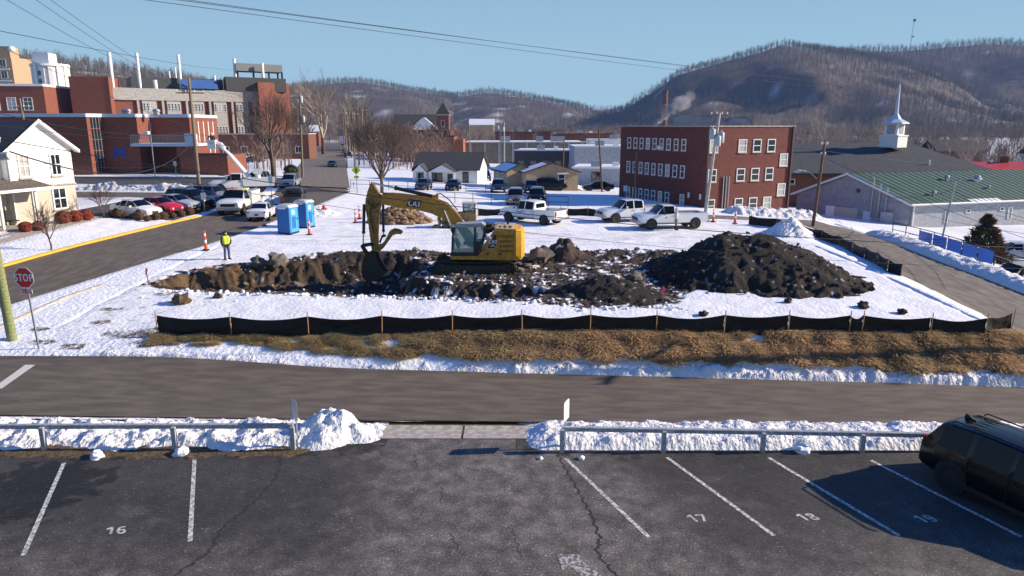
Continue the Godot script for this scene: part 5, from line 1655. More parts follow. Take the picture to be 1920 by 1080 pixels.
func pickup(label: String, at: Vector3, turn: float, pm: Material, crew: bool, text: String, bed: bool = true, group: String = "") -> Node3D:
	var o := thing("pickup_truck", label, "pickup truck", at, turn, group)
	var rx := -0.75 if crew else -0.1
	var ln := 3.05
	var st := [[rx - 0.02, 0.5, 1.22, 1.24, 0.97, 0.92, "b"], [rx, 0.48, 1.24, 1.86, 0.99, 0.76, "b"], [rx + 0.12, 0.46, 1.24, 1.9, 1.0, 0.76, "s"]]
	if crew: st.append_array([[0.18, 0.46, 1.22, 1.95, 1.0, 0.77, "b"], [0.28, 0.46, 1.22, 1.95, 1.0, 0.77, "s"]])
	st.append_array([[0.92, 0.46, 1.2, 1.9, 1.0, 0.76, "w"], [1.6, 0.46, 1.2, 1.28, 1.0, 0.82, "b"], [1.7, 0.46, 1.18, 1.26, 1.0, 0.84, "b"], [2.7, 0.46, 1.12, 1.2, 0.97, 0.8, "b"], [2.98, 0.5, 1.0, 1.08, 0.92, 0.78, "b"], [ln, 0.55, 0.9, 0.95, 0.85, 0.7, "b"]])
	loft(o, st, pm, false)
	for s in [1.0, -1.0]:
		var q := MB.new()
		q.tri(Vector3(0.94, 1.23, s * 0.96), Vector3(1.5, 1.22, s * 0.955), Vector3(0.94, 1.82, s * 0.78))
		part("quarter_window", q.mesh(), M["car_glass"], o)
	boxpart("cab_rear_window", M["car_glass"], o, Vector3(rx - 0.015, 1.52, 0), Vector3(0.03, 0.36, 1.2))
	if bed:
		var b := MB.new()
		var x0 := rx - 0.06
		var x1 := -2.95
		var xm := (x0 + x1) / 2
		for s in [1.0, -1.0]:
			b.prism(pv([x0, 0.5, x0, 1.24, x1, 1.24, x1, 0.55, -2.3, 0.5]), s * 0.99, s * 0.9)
			b.box(Vector3(xm, 1.24, s * 0.93), Vector3(x0 - x1, 0.05, 0.13))
		b.box(Vector3(x0 - 0.03, 0.95, 0), Vector3(0.05, 0.6, 1.78))
		part("bed", b.mesh(), pm, o)
		boxpart("bed_floor", M["plastic_black"], o, Vector3(xm, 0.72, 0), Vector3(x0 - x1 - 0.1, 0.08, 1.78))
		boxpart("tailgate", pm, o, Vector3(x1 - 0.01, 0.93, 0), Vector3(0.07, 0.6, 1.72))
		boxpart("rear_bumper", M["steel"], o, Vector3(x1 - 0.12, 0.55, 0), Vector3(0.2, 0.18, 1.9))
		rear_face(o, x1 - 0.02, 0.95, 1.0, 0.34)
	boxpart("front_bumper", M["steel"], o, Vector3(ln - 0.02, 0.56, 0), Vector3(0.24, 0.22, 1.9))
	boxpart("skirt", M["plastic_black"], o, Vector3(0.4, 0.46, 0), Vector3(4.6, 0.14, 1.7))
	wheel_set(o, 2.0, -1.85, 1.0, 0.41, M["rim"])
	front_face(o, ln + 0.006, 0.88, 0.7, 1.0, true, pm)
	mirrors(o, 1.0, 1.0, 1.32, M["plastic_black"] if not crew else pm, true)
	seams(o, [0.23, rx + 0.05] if crew else [rx + 0.1], 1.0, 0.55, 1.15)
	if text:
		lettering(text, o, 0.12, Vector3(0.75, 0.95, 1.012), M["door_print"], Basis.IDENTITY, 0.004)
		lettering(text, o, 0.12, Vector3(0.75, 0.95, -1.012), M["door_print"], Basis(Vector3.UP, PI), 0.004)
	return o

# yaw that points the nose from the rear point to the front point (x, d)
func yaw(rx: float, rd: float, fx: float, fd: float) -> float:
	return atan2(fd - rd, fx - rx)

func on_ground(x: float, d: float) -> Vector3:
	return Vector3(x, land(x, d) + 0.03 + 0.1 * sm(-0.05, 0.5, off_road(x, d)), -d)

func build_vehicles() -> void:
	mk("lamp_clear", srgb(206, 212, 218), 0.1)
	mk("lamp_red", srgb(168, 26, 28), 0.2)
	mk("rim_black", srgb(30, 30, 32), 0.35, 0.5)
	mk("door_print", srgb(30, 44, 100), 0.6)
	var white := paint("paint_white", srgb(222, 223, 224))
	var dark := paint("paint_charcoal", srgb(40, 42, 46))
	var black := paint("paint_black", srgb(7, 7, 9), 0.15)
	black.clearcoat = 0.35
	black.metallic_specular = 0.35
	var silver := paint("paint_silver", srgb(158, 164, 172))
	var blue := paint("paint_slate_blue", srgb(82, 96, 122))
	var navy := paint("paint_navy", srgb(30, 44, 74))
	var red := paint("paint_red", srgb(178, 20, 40))
	var grey := paint("paint_grey", srgb(104, 108, 112))
	# the black one in the lot, nose towards the viewer's right
	suv("black suv parked in bay 20 of the near lot, cut by the picture's edge", Vector3(13.2, 0.0, -16.5), yaw(12.8, 18.7, 14.7, 14.05), black, "", true)
	# work pickups on the site
	var g := "white pickups on the snowy site"
	pickup("white crew-cab pickup with lettered door, leftmost of the three on site", on_ground(1.85, 61.9), yaw(3.6, 60.4, 0.2, 63.1), white, true, "WALTER", true, g)
	pickup("white pickup behind another, in the middle of the three on site", on_ground(10.6, 63.0), yaw(12.6, 63.6, 8.7, 62.3), white, true, "", true, g)
	pickup("white pickup nearest the brick building with short cab, rightmost of three", on_ground(13.1, 58.8), yaw(15.0, 59.2, 11.4, 58.4), white, false, "M", true, g)
	# street and car park on the left
	sedan("white sedan driving away on the street beside the portable toilets", on_ground(-22.2, 63.0), yaw(-21.9, 61.0, -22.5, 65.4), white)
	pickup("dark pickup in the crossing behind the portable toilets", on_ground(-22.2, 72.4), yaw(-21.6, 69.5, -22.8, 75.0), dark, true, "")
	service_truck()
	var pg := "cars parked nose-in beside the white house"
	sedan("white sedan parked nearest the yellow kerb, first of the row", on_ground(-32.3, 61.0), yaw(-34.4, 62.0, -30.2, 59.9), paint("paint_pearl", srgb(226, 226, 222)), pg)
	sedan("red sedan in the parked row between the white and silver ones", on_ground(-31.6, 63.5), yaw(-33.7, 64.4, -29.5, 62.6), red, pg, 4.6)
	sedan("silver sedan in the parked row beyond the red one", on_ground(-31.2, 65.9), yaw(-33.4, 66.8, -29.0, 65.0), silver, pg)
	suv("black suv in the parked row beyond the silver sedan", on_ground(-31.0, 68.4), yaw(-33.2, 69.3, -28.9, 67.5), dark, pg)
	suv("slate blue suv parked at the far end of the row by the utility pole", on_ground(-31.6, 71.8), yaw(-29.0, 71.4, -34.0, 72.2), blue, pg)
	sedan("dark blue car nosing out low at the end of the shrub row", on_ground(-30.3, 70.0), yaw(-32.3, 70.5, -28.0, 69.3), navy, pg, 4.2)
	bucket_truck()
	suv("grey suv facing the crossing, parked by the big bare tree", on_ground(-34.3, 96.6), yaw(-33.9, 99.4, -34.6, 94.0), grey)
	suv("grey hatchback at the snowy street corner left of the far street", on_ground(-29.3, 94.6), yaw(-29.5, 96.5, -29.1, 92.0), silver)
	suv("white suv in the far snowy car park, left of two", on_ground(-64.5, 175.0), yaw(-64.0, 177.0, -65.0, 172.5), white)
	sedan("grey car in the far snowy car park, right of two", on_ground(-59.0, 165.5), yaw(-61.0, 166.0, -57.0, 165.0), grey)
	sedan("dark car coming down the far street", on_ground(-38.0, 152.0), yaw(-38.5, 154.0, -37.4, 150.0), dark)
	sedan("black car parked along the far street, nearer one", on_ground(-46.5, 205.0), yaw(-47.0, 207.0, -46.0, 203.0), black)
	sedan("dark car parked along the far street, farther one", on_ground(-54.5, 236.0), yaw(-55.0, 238.0, -54.0, 234.0), navy)
	sedan("silver car parked in the snow beside the far street", on_ground(-42.0, 215.0), yaw(-42.5, 217.0, -41.5, 213.0), silver)
	# around the little houses in the middle
	var mg := "cars around the small houses"
	sedan("dark sedan in front of the white house porch, left one", on_ground(-12.3, 99.5), yaw(-12.2, 101.5, -12.4, 97.5), dark, mg)
	sedan("dark sedan in front of the white house door, right one", on_ground(-8.2, 99.8), yaw(-8.1, 102.0, -8.3, 97.5), black, mg)
	suv("dark suv facing the viewer beside the tan houses", on_ground(-1.9, 98.5), yaw(-1.9, 101.0, -1.9, 96.0), navy, mg)
	suv("dark car facing the viewer in front of the tan house corner", on_ground(2.65, 98.2), yaw(2.7, 100.5, 2.6, 96.0), dark, mg)
	suv("black suv parked broadside before the tan house", on_ground(5.7, 106.0), yaw(3.2, 106.3, 8.2, 105.7), black, mg)
	sedan("dark sedan by the snow heap and leaning pole", on_ground(13.1, 109.0), yaw(15.2, 109.2, 11.0, 108.8), black, mg)
	suv("grey suv behind the black rail fence, left of the covered trailer", on_ground(0.4, 78.9), yaw(0.4, 81.2, 0.4, 76.6), grey, mg)
	suv("black van with a white panel behind the crew-cab pickup", on_ground(2.8, 80.2), yaw(3.0, 82.5, 2.6, 77.8), black, mg)
	suv("dark suv beside the white house wall, farther back", on_ground(-4.8, 128.0), yaw(-4.9, 130.0, -4.7, 126.0), black, mg)
	sedan("dark car in the far lot under the grey long wall", on_ground(-9.7, 175.0), yaw(-11.5, 175.0, -7.8, 175.0), black, mg)
	suv("black suv under the grey long wall, left of the pole", on_ground(-13.5, 178.0), yaw(-15.5, 178.0, -11.2, 178.0), black, mg)
	sedan("silver car half hidden by the juniper at the grey wall", on_ground(42.3, 58.6), yaw(44.4, 58.0, 40.2, 59.2), silver)
	suv("pale suv below the snow bank at the right edge", Vector3(33.9, land(33.9, 46.0) - 0.6, -46.2), yaw(36.2, 46.6, 31.6, 45.8), paint("paint_cream", srgb(206, 200, 160)))

func service_truck() -> void:
	var o := pickup("white utility truck with tool-box body stopped at the yellow kerb", on_ground(-25.6, 66.6), yaw(-25.9, 69.8, -25.4, 63.5), M["paint_white"], false, "", false)
	o.scale = Vector3.ONE * 1.1
	var w: Material = M["paint_white"]
	var b := MB.new()
	for s in [1.0, -1.0]:
		b.box(Vector3(-1.6, 1.15, s * 0.85), Vector3(2.8, 1.05, 0.4))
	b.box(Vector3(-1.6, 0.7, 0), Vector3(2.8, 0.12, 1.35))
	var sb := part("service_body", b.mesh(), w, o)
	for s in [1.0, -1.0]:
		for k in 4:
			boxpart("locker_door", w, sb, Vector3(-0.55 - k * 0.68, 1.25, s * 1.055), Vector3(0.62, 0.75, 0.02))
			boxpart("locker_latch", M["plastic_black"], sb, Vector3(-0.55 - k * 0.68, 1.3, s * 1.07), Vector3(0.1, 0.06, 0.02))
	boxpart("ladder_rack", M["galvanised"], o, Vector3(-1.6, 1.75, 0.8), Vector3(2.8, 0.06, 0.06))
	boxpart("ladder_rack", M["galvanised"], o, Vector3(-1.6, 1.75, -0.8), Vector3(2.8, 0.06, 0.06))
	boxpart("cargo", mk("cargo_yellow", srgb(206, 196, 120), 0.7), o, Vector3(-1.9, 1.65, 0.2), Vector3(1.6, 0.3, 0.8))
	boxpart("beacon", M["orange"], o, Vector3(-0.1, 1.98, 0.4), Vector3(0.2, 0.12, 0.2))
	rear_face(o, -3.0, 0.95, 0.9, 0.25)
	boxpart("rear_bumper", M["steel"], o, Vector3(-3.08, 0.55, 0), Vector3(0.2, 0.2, 2.0))

func bucket_truck() -> void:
	var w: Material = M["paint_white"]
	var o := pickup("white aerial lift truck with its boom raised to the left", on_ground(-31.9, 84.5), yaw(-29.4, 85.2, -34.4, 83.8), w, false, "", false)
	o.scale = Vector3.ONE * 1.15
	o.set_meta("category", "lift truck")
	var b := MB.new()
	for s in [1.0, -1.0]: b.box(Vector3(-1.7, 1.0, s * 0.8), Vector3(3.0, 0.8, 0.5))
	b.box(Vector3(-1.7, 0.72, 0), Vector3(3.0, 0.15, 1.3))
	part("service_body", b.mesh(), w, o)
	var t := MB.new()
	t.cyl(Vector3(-1.6, 0.8, 0), Vector3(-1.6, 2.0, 0), 0.28, 14)
	t.box(Vector3(-1.6, 2.05, 0), Vector3(0.8, 0.5, 0.6))
	part("turntable", t.mesh(30), w, o)
	rear_face(o, -3.2, 0.95, 0.9, 0.25)

	# boom in the world's axes: up to the left, with the man basket at its end
	var a := thing("lift_boom", "white telescopic boom and basket reaching up from the lift truck", "lift boom", Vector3(-31.2, 4.4, -84.8))
	# boom (lower end at the turntable, upper end at the basket)
	var e := Vector3(-2.5, 2.5, 0.2)
	var s0 := Vector3(0.25, -0.9, 0)
	var bm := MB.new()
	bm.tube([s0, e * 0.75], 0.27, 0.24, 4)
	part("outer_boom", bm.mesh(), w, a)
	var bm2 := MB.new()
	bm2.tube([e * 0.75, e], 0.18, 0.17, 4)
	part("inner_boom", bm2.mesh(), w, a)
	var el := MB.new()
	el.tube([e, e + Vector3(-0.35, 0.5, 0), e + Vector3(-0.8, 0.65, 0)], 0.34, 0.26, 8)
	part("jib", el.mesh(30), w, a)
	var bk := MB.new()
	var c := e + Vector3(-1.25, 0.55, 0.1)
	for q in [[Vector3(0, -0.5, 0), Vector3(0.9, 0.06, 0.75)], [Vector3(0.43, 0, 0), Vector3(0.05, 1.0, 0.75)], [Vector3(-0.43, 0, 0), Vector3(0.05, 1.0, 0.75)], [Vector3(0, 0, 0.36), Vector3(0.85, 1.0, 0.05)], [Vector3(0, 0, -0.36), Vector3(0.85, 1.0, 0.05)]]:
		bk.box(c + q[0], q[1])
	part("basket", bk.mesh(), w, a)
	boxpart("basket_pad", mk("lime", srgb(190, 200, 60), 0.7), a, c + Vector3(-0.47, -0.05, 0), Vector3(0.03, 0.8, 0.6))
	a.set_meta("basket", c + a.position)

# ---------------------------------------------------------------- buildings
# footprint corners are (x, d) in metres; a face runs from its left end to its right end as seen from outside
func building(called: String, label: String, cat: String, at: Vector2, y: float, group: String = "") -> Node3D:
	return thing(called, label, cat, Vector3(at.x, y, -at.y), 0.0, group)

func loc(o: Node3D, p: Vector2, y: float) -> Vector3:
	return Vector3(p.x, y, -p.y) - o.position

func block(o: Node3D, called: String, foot: Array, y0: float, y1: float, mt: Material) -> MeshInstance3D:
	var b := MB.new()
	var poly := PackedVector2Array()
	for p in foot: poly.push_back(p)
	var idx := Geometry2D.triangulate_polygon(poly)
	for k in range(0, idx.size(), 3):
		b.tri(loc(o, poly[idx[k]], y1), loc(o, poly[idx[k + 1]], y1), loc(o, poly[idx[k + 2]], y1))
	for i in foot.size():
		var p: Vector2 = foot[i]
		var q: Vector2 = foot[(i + 1) % foot.size()]
		b.quad(loc(o, p, y0), loc(o, q, y0), loc(o, q, y1), loc(o, p, y1))
	return part(called, b.mesh(), mt, o)

# strip along the edges of a footprint (coping, cornice)
func coping(o: Node3D, called: String, pts: Array, y: float, h: float, out: float, mt: Material, closed: bool = false) -> void:
	var b := MB.new()
	var n := pts.size() if closed else pts.size() - 1
	for i in n:
		var t := face(o, pts[i], pts[(i + 1) % pts.size()], y)
		var l: float = (pts[(i + 1) % pts.size()] - pts[i]).length()
		b.xf = t
		b.box(Vector3(l / 2, h / 2, -0.15 + out / 2), Vector3(l + out, h, 0.3 + out))
	part(called, b.mesh(), mt, o)

func face(o: Node3D, a: Vector2, c: Vector2, y: float) -> Transform3D:
	var x := Vector3(c.x - a.x, 0, -(c.y - a.y)).normalized()
	return Transform3D(Basis(x, Vector3.UP, x.cross(Vector3.UP)), loc(o, a, y))

# window in a face: s along it, y up from the face's origin
func window(o: Node3D, t: Transform3D, s: float, y: float, w: float, h: float, fm: Material, gm: Material = null, rails: int = 1, muntins: int = 0, sill: bool = true) -> void:
	var b := MB.new()
	b.xf = t
	var fw := minf(0.11, w * 0.14)
	b.box(Vector3(s, y + fw / 2, 0.03), Vector3(w, fw, 0.1)); b.box(Vector3(s, y + h - fw / 2, 0.03), Vector3(w, fw, 0.1))
	b.box(Vector3(s - w / 2 + fw / 2, y + h / 2, 0.031), Vector3(fw, h - fw * 2, 0.096)); b.box(Vector3(s + w / 2 - fw / 2, y + h / 2, 0.031), Vector3(fw, h - fw * 2, 0.096))
	for k in rails: b.box(Vector3(s, y + h * (k + 1) / (rails + 1), 0.03), Vector3(w - fw * 2, fw * 0.8, 0.07))
	for k in muntins: b.box(Vector3(s - w / 2 + w * (k + 1) / (muntins + 1), y + h / 2, 0.028), Vector3(fw * 0.6, h - fw * 2, 0.06))
	var f := part("window", b.mesh(), fm, o)
	var p := MB.new()
	p.xf = t
	p.box(Vector3(s, y + h / 2, 0.004), Vector3(w - fw, h - fw, 0.02))
	var pick: Material = M["blind"] if gm == null and h > 1.2 and posmod(int(s * 37.0 + y * 91.0 + w * 13.0), 5) == 0 else M["glass"]
	part("pane", p.mesh(), pick if gm == null else gm, f)
	if sill:
		var q := MB.new()
		q.xf = t
		q.box(Vector3(s, y - 0.06, 0.06), Vector3(w + 0.14, 0.12, 0.16))
		part("sill", q.mesh(), M["concrete"], f)

func fbox(o: Node3D, called: String, t: Transform3D, ct: Vector3, sz: Vector3, mt: Material, parent = null) -> MeshInstance3D:
	var b := MB.new()
	b.xf = t
	b.box(ct, sz)
	return part(called, b.mesh(), mt, o if parent == null else parent)

# pitched roof over a-b (eave line, left to right), with depth back; ridge runs along it
func gable_roof(o: Node3D, a: Vector2, c: Vector2, depth: float, ye: float, yr: float, over: float, mt: Material, wall: Material = null, called: String = "roof") -> MeshInstance3D:
	var t := face(o, a, c, 0.0)
	var y0 := ye - o.position.y
	t.origin.y = 0.0
	var l := (c - a).length()
	var r := yr - o.position.y
	var b := MB.new()
	b.xf = t
	var sl := (r - y0) / (depth / 2)
	var lo := y0 - sl * over
	var th := 0.14
	for s in [1.0, -1.0]:
		var ze := over if s > 0 else -depth - over
		var p := [Vector3(-over, lo, ze), Vector3(l + over, lo, ze), Vector3(l + over, r, -depth / 2), Vector3(-over, r, -depth / 2)]
		b.quad(p[0], p[1], p[2], p[3])
		var u := Vector3(0, th, 0)
		b.quad(p[0] + u, p[1] + u, p[2] + u, p[3] + u)
		b.quad(p[0], p[1], p[1] + u, p[0] + u)
		b.quad(p[1], p[2], p[2] + u, p[1] + u); b.quad(p[0], p[3], p[3] + u, p[0] + u)
	var ro := part(called, b.mesh(), mt, o)
	if wall != null:
		for x in [0.0, l]:
			var g := MB.new()
			g.xf = t
			g.prism(pv([0, y0, -depth, y0, -depth / 2, r - 0.02]), -0.1, 0.1, Transform3D(Basis(Vector3(0, 0, 1), Vector3(0, 1, 0), Vector3(-1, 0, 0)), Vector3(x + (0.1 if x == 0.0 else -0.1), 0, 0)))
			part("gable", g.mesh(), wall, o)
	return ro

func rect(a: Vector2, c: Vector2, depth: float) -> Array:
	var x := (c - a).normalized()
	var n := Vector2(-x.y, x.x) * depth
	return [a, c, c + n, a + n]

func build_buildings_left() -> void:
	white_house()
	brick_hall()
	campus()

func white_house() -> void:
	var a := Vector2(-38.1, 54.2)
	var c := Vector2(-36.3, 59.4)
	var n := Vector2(-0.945, 0.327)   # away from the street
	var o := building("white_house", "two-storey white house with stone lower walls and porch at left edge", "house", a, 2.1)
	var stone := mkn("stone_facing", srgb(168, 158, 142), srgb(222, 214, 200), 1.6, 0.9, 4.0, 501, 2.6, 0.06)
	var sid: Material = M["siding"]
	# gable wing towards the street
	block(o, "lower_wall", [a, c, c + n * 11.0, a + n * 11.0], 1.0, 4.95, stone)
	var e := (c - a).normalized() * 0.0
	block(o, "upper_wall", [a, c, c + n * 11.0, a + n * 11.0], 4.95, 7.75, sid)
	var t := face(o, a, c, 2.1)
	var l := (c - a).length()
	# gable and roof: ridge runs away from the street
	var b := MB.new()
	b.xf = t
	b.prism(pv([0, 5.65, l, 5.65, l / 2, 7.75]), -0.2, 0.0)
	part("gable", b.mesh(), sid, o)
	var r := MB.new()
	r.xf = t
	for s in [-1.0, 1.0]:
		var x0 := l / 2
		var x1: float = l / 2 + s * (l / 2 + 0.45)
		for k in 2:
			var u := Vector3(0, 0.16 * k, 0)
			r.quad(Vector3(x0, 7.78, 0.45) + u, Vector3(x1, 5.35, 0.45) + u, Vector3(x1, 5.35, -11.4) + u, Vector3(x0, 7.78, -11.4) + u)
		r.quad(Vector3(x1, 5.35, 0.45), Vector3(x1, 5.51, 0.45), Vector3(x1, 5.51, -11.4), Vector3(x1, 5.35, -11.4))
	var rf := part("roof", r.mesh(), M["shingle_dark"], o)
	var fc := MB.new()
	fc.xf = t
	for s in [-1.0, 1.0]:
		var p0 := Vector3(l / 2, 7.86, 0.47)
		var p1 := Vector3(l / 2 + s * (l / 2 + 0.47), 5.43, 0.47)
		var u := Vector3(0, 0.13, 0)
		fc.quad(p0 - u, p1 - u, p1 + u, p0 + u)
		fc.quad(p0 - u, p1 - u, p1 - u - Vector3(0, 0, 0.5), p0 - u - Vector3(0, 0, 0.5))
	part("barge_board", fc.mesh(), M["trim_white"], rf)
	for q in [[1.35, 3.55, 0.95, 1.75], [4.0, 3.55, 0.95, 1.75], [3.95, 0.85, 1.25, 1.75]]:
		window(o, t, q[0], q[1], q[2], q[3], M["trim_white"], null, 1, 1)
	fbox(o, "band", t, Vector3(l / 2, 2.83, 0.05), Vector3(l + 0.1, 0.12, 0.14), M["concrete"])
	fbox(o, "downpipe", t, Vector3(0.1, 2.9, 0.08), Vector3(0.1, 5.4, 0.1), M["trim_white"])
	fbox(o, "downpipe", t, Vector3(1.65, 1.4, 0.08), Vector3(0.1, 2.8, 0.1), M["trim_white"])
	# wing nearer the viewer, with the porch in front of it
	var f := Vector2(-40.9, 46.2)
	block(o, "wing_wall", [f, a + n * 0.6, a + n * 11.0, f + n * 11.0], 1.0, 7.7, sid)
	var t2 := face(o, f, a + n * 0.6, 2.1)
	var l2 := (a + n * 0.6 - f).length()
	gable_roof(o, f, a + n * 0.6, 10.0, 7.7, 10.4, 0.4, M["shingle_dark"])
	for s in [1.2, 4.4]: window(o, t2, s, 3.5, 0.95, 1.7, M["trim_white"], null, 1, 1)
	fbox(o, "stone_base", t2, Vector3(l2 / 2, 1.2, 0.06), Vector3(l2, 2.5, 0.12), stone)
	fbox(o, "front_door", t2, Vector3(6.6, 1.15, 0.14), Vector3(1.0, 2.1, 0.06), M["trim_dark"])
	window(o, t2, 3.2, 0.8, 1.4, 1.6, M["trim_white"], null, 1, 1)
	var pr := MB.new()
	pr.xf = t2
	for k in 2:
		var u := Vector3(0, 0.18 * k, 0)
		pr.quad(Vector3(-0.3, 3.35, 0) + u, Vector3(l2 + 1.9, 3.35, 0) + u, Vector3(l2 + 1.9, 2.72, 2.7) + u, Vector3(-0.3, 2.72, 2.7) + u)
	var po := part("porch_roof", pr.mesh(), M["shingle_brown"], o)
	fbox(o, "fascia", t2, Vector3(l2 / 2 + 0.8, 2.8, 2.72), Vector3(l2 + 2.2, 0.22, 0.06), M["trim_white"], po)
	for s in [0.2, 3.0, 6.0, l2 + 0.4]: fbox(o, "porch_post", t2, Vector3(s, 1.3, 2.4), Vector3(0.16, 2.8, 0.16), M["trim_white"])
	fbox(o, "porch_floor", t2, Vector3(l2 / 2 + 0.6, -0.3, 1.4), Vector3(l2 + 2.4, 0.7, 2.8), M["concrete"])
	var ch := fbox(o, "porch_chair", t2, Vector3(7.6, 0.5, 1.4), Vector3(0.6, 0.1, 0.6), M["plastic_black"])
	fbox(o, "chair_back", t2, Vector3(7.6, 0.9, 1.1), Vector3(0.6, 0.8, 0.08), M["plastic_black"], ch)

func brick_hall() -> void:
	var o := building("brick_hall", "low brick school hall with pale blue roof edge and M emblem", "building", Vector2(-70, 118), 1.8)
	var bd: Material = M["brick_dark"]
	var p := [Vector2(-112, 114), Vector2(-67.8, 116), Vector2(-67.2, 119.6), Vector2(-61.6, 119.4), Vector2(-61.9, 124.4), Vector2(-55.0, 124.0), Vector2(-56.4, 139), Vector2(-112, 142)]
	block(o, "walls", p, 0.5, 10.9, bd)
	coping(o, "roof_edge", p.slice(0, 7), 10.9, 0.55, 0.25, M["pale_trim"])
	# lit end wall of lighter brick with white strips
	var lit: Material = M["brick_dark"]
	for q in [[1, 2], [3, 4], [5, 6]]:
		var t := face(o, p[q[0]], p[q[1]], 0.6)
		var l: float = (p[q[1]] - p[q[0]]).length()
		fbox(o, "end_wall", t, Vector3(l / 2, 5.15, 0.06), Vector3(l, 10.2, 0.12), lit)
		if q[0] == 5:
			for k in 5: fbox(o, "white_strip", t, Vector3(1.6 + k * 2.7, 5.6, 0.14), Vector3(0.35, 8.2, 0.05), M["trim_white"])
	# tall strip of glass beside the corner
	var tw := face(o, p[1], p[2], 2.0)
	for k in 5:
		var g := fbox(o, "tall_window", tw, Vector3(1.9, 1.0 + k * 1.75, 0.14), Vector3(2.2, 1.6, 0.08), M["glass"])
		for j in 3: fbox(o, "mullion", tw, Vector3(1.2 + j * 0.7, 1.0 + k * 1.75, 0.2), Vector3(0.1, 1.65, 0.06), M["galvanised"], g)
	var tf := face(o, p[2], p[3], 2.0)
	# emblem: block letter
	var em := MB.new()
	em.prism(pv([-0.95, -0.75, -0.35, -0.75, -0.35, -0.45, -0.55, -0.45, -0.55, 0.05, 0.0, -0.6, 0.55, 0.05, 0.55, -0.45, 0.35, -0.45, 0.35, -0.75, 0.95, -0.75, 0.95, -0.45, 0.82, -0.45, 0.82, 0.45, 0.95, 0.45, 0.95, 0.75, 0.45, 0.75, 0.0, 0.2, -0.45, 0.75, -0.95, 0.75, -0.95, 0.45, -0.82, 0.45, -0.82, -0.45, -0.95, -0.45]), 0.0, 0.08)
	part("letter_emblem", em.mesh(), mk("emblem_blue", srgb(36, 70, 166), 0.5), o, tf * Transform3D(Basis.IDENTITY.scaled(Vector3(1.15, 1.1, 1)), Vector3(2.3, 3.2, 0.03)))
	# balcony with a barred rail
	var ba := Vector2(-62.0, 117.6)
	var bb := Vector2(-51.6, 117.9)
	block(o, "balcony", [ba, bb, Vector2(-51.6, 125.0), Vector2(-62.0, 124.4)], 6.25, 6.7, M["pale_trim"])
	var tb := face(o, ba, bb, 6.7)
	var rl := fbox(o, "balcony_rail", tb, Vector3(5.2, 1.35, -0.05), Vector3(10.4, 0.1, 0.08), M["galvanised"])
	for k in 34: fbox(o, "baluster", tb, Vector3(0.1 + k * 0.26, 0.68, -0.05), Vector3(0.07, 1.3, 0.05), M["galvanised"], rl)
	fbox(o, "balcony_box", tb, Vector3(9.6, 0.8, -0.6), Vector3(1.7, 1.6, 1.0), M["pale_trim"])
	fbox(o, "rooftop_unit", tb, Vector3(1.8, 1.7, -2.0), Vector3(0.9, 0.5, 0.8), M["trim_white"])
	block(o, "lower_wall", [Vector2(-54.6, 118.4), Vector2(-46.6, 118.0), Vector2(-46.9, 127), Vector2(-54.6, 127)], 0.5, 4.9, bd)
	coping(o, "wall_cap", [Vector2(-54.6, 118.4), Vector2(-46.6, 118.0), Vector2(-46.9, 127)], 4.9, 0.25, 0.1, M["trim_dark"])
	block(o, "pier", [Vector2(-54.9, 118.2), Vector2(-51.8, 118.1), Vector2(-51.9, 124), Vector2(-54.9, 124)], 4.9, 6.3, lit)
	for k in 3:
		var v := MB.new()
		v.lathe([Vector2(0.5, 0), Vector2(0.5, 0.5), Vector2(0.65, 0.55), Vector2(0.5, 0.9), Vector2(0, 1.05)], 12)
		part("roof_vent", v.mesh(40), M["galvanised"], o, Transform3D(Basis.IDENTITY, loc(o, Vector2(-64.5 + k * 5.2 - (10.0 if k == 2 else 0.0), 122.0), 11.3)))
	# flagpole in front
	var fp := thing("flagpole", "thin white flagpole standing before the brick hall balcony", "flagpole", Vector3(-56.0, 1.9, -112.5))
	var m := MB.new()
	m.tube([Vector3.ZERO, Vector3(0, 9.8, 0)], 0.09, 0.05, 8)
	part("pole", m.mesh(40), M["galvanised"], fp)
	var fl := MB.new()
	fl.quad(Vector3(0.0, 7.4, 0), Vector3(0.25, 6.6, 0.05), Vector3(0.35, 8.0, 0.1), Vector3(0.0, 8.6, 0))
	part("flag", fl.mesh(), mk("flag_cloth", srgb(170, 120, 130), 0.8), fp)

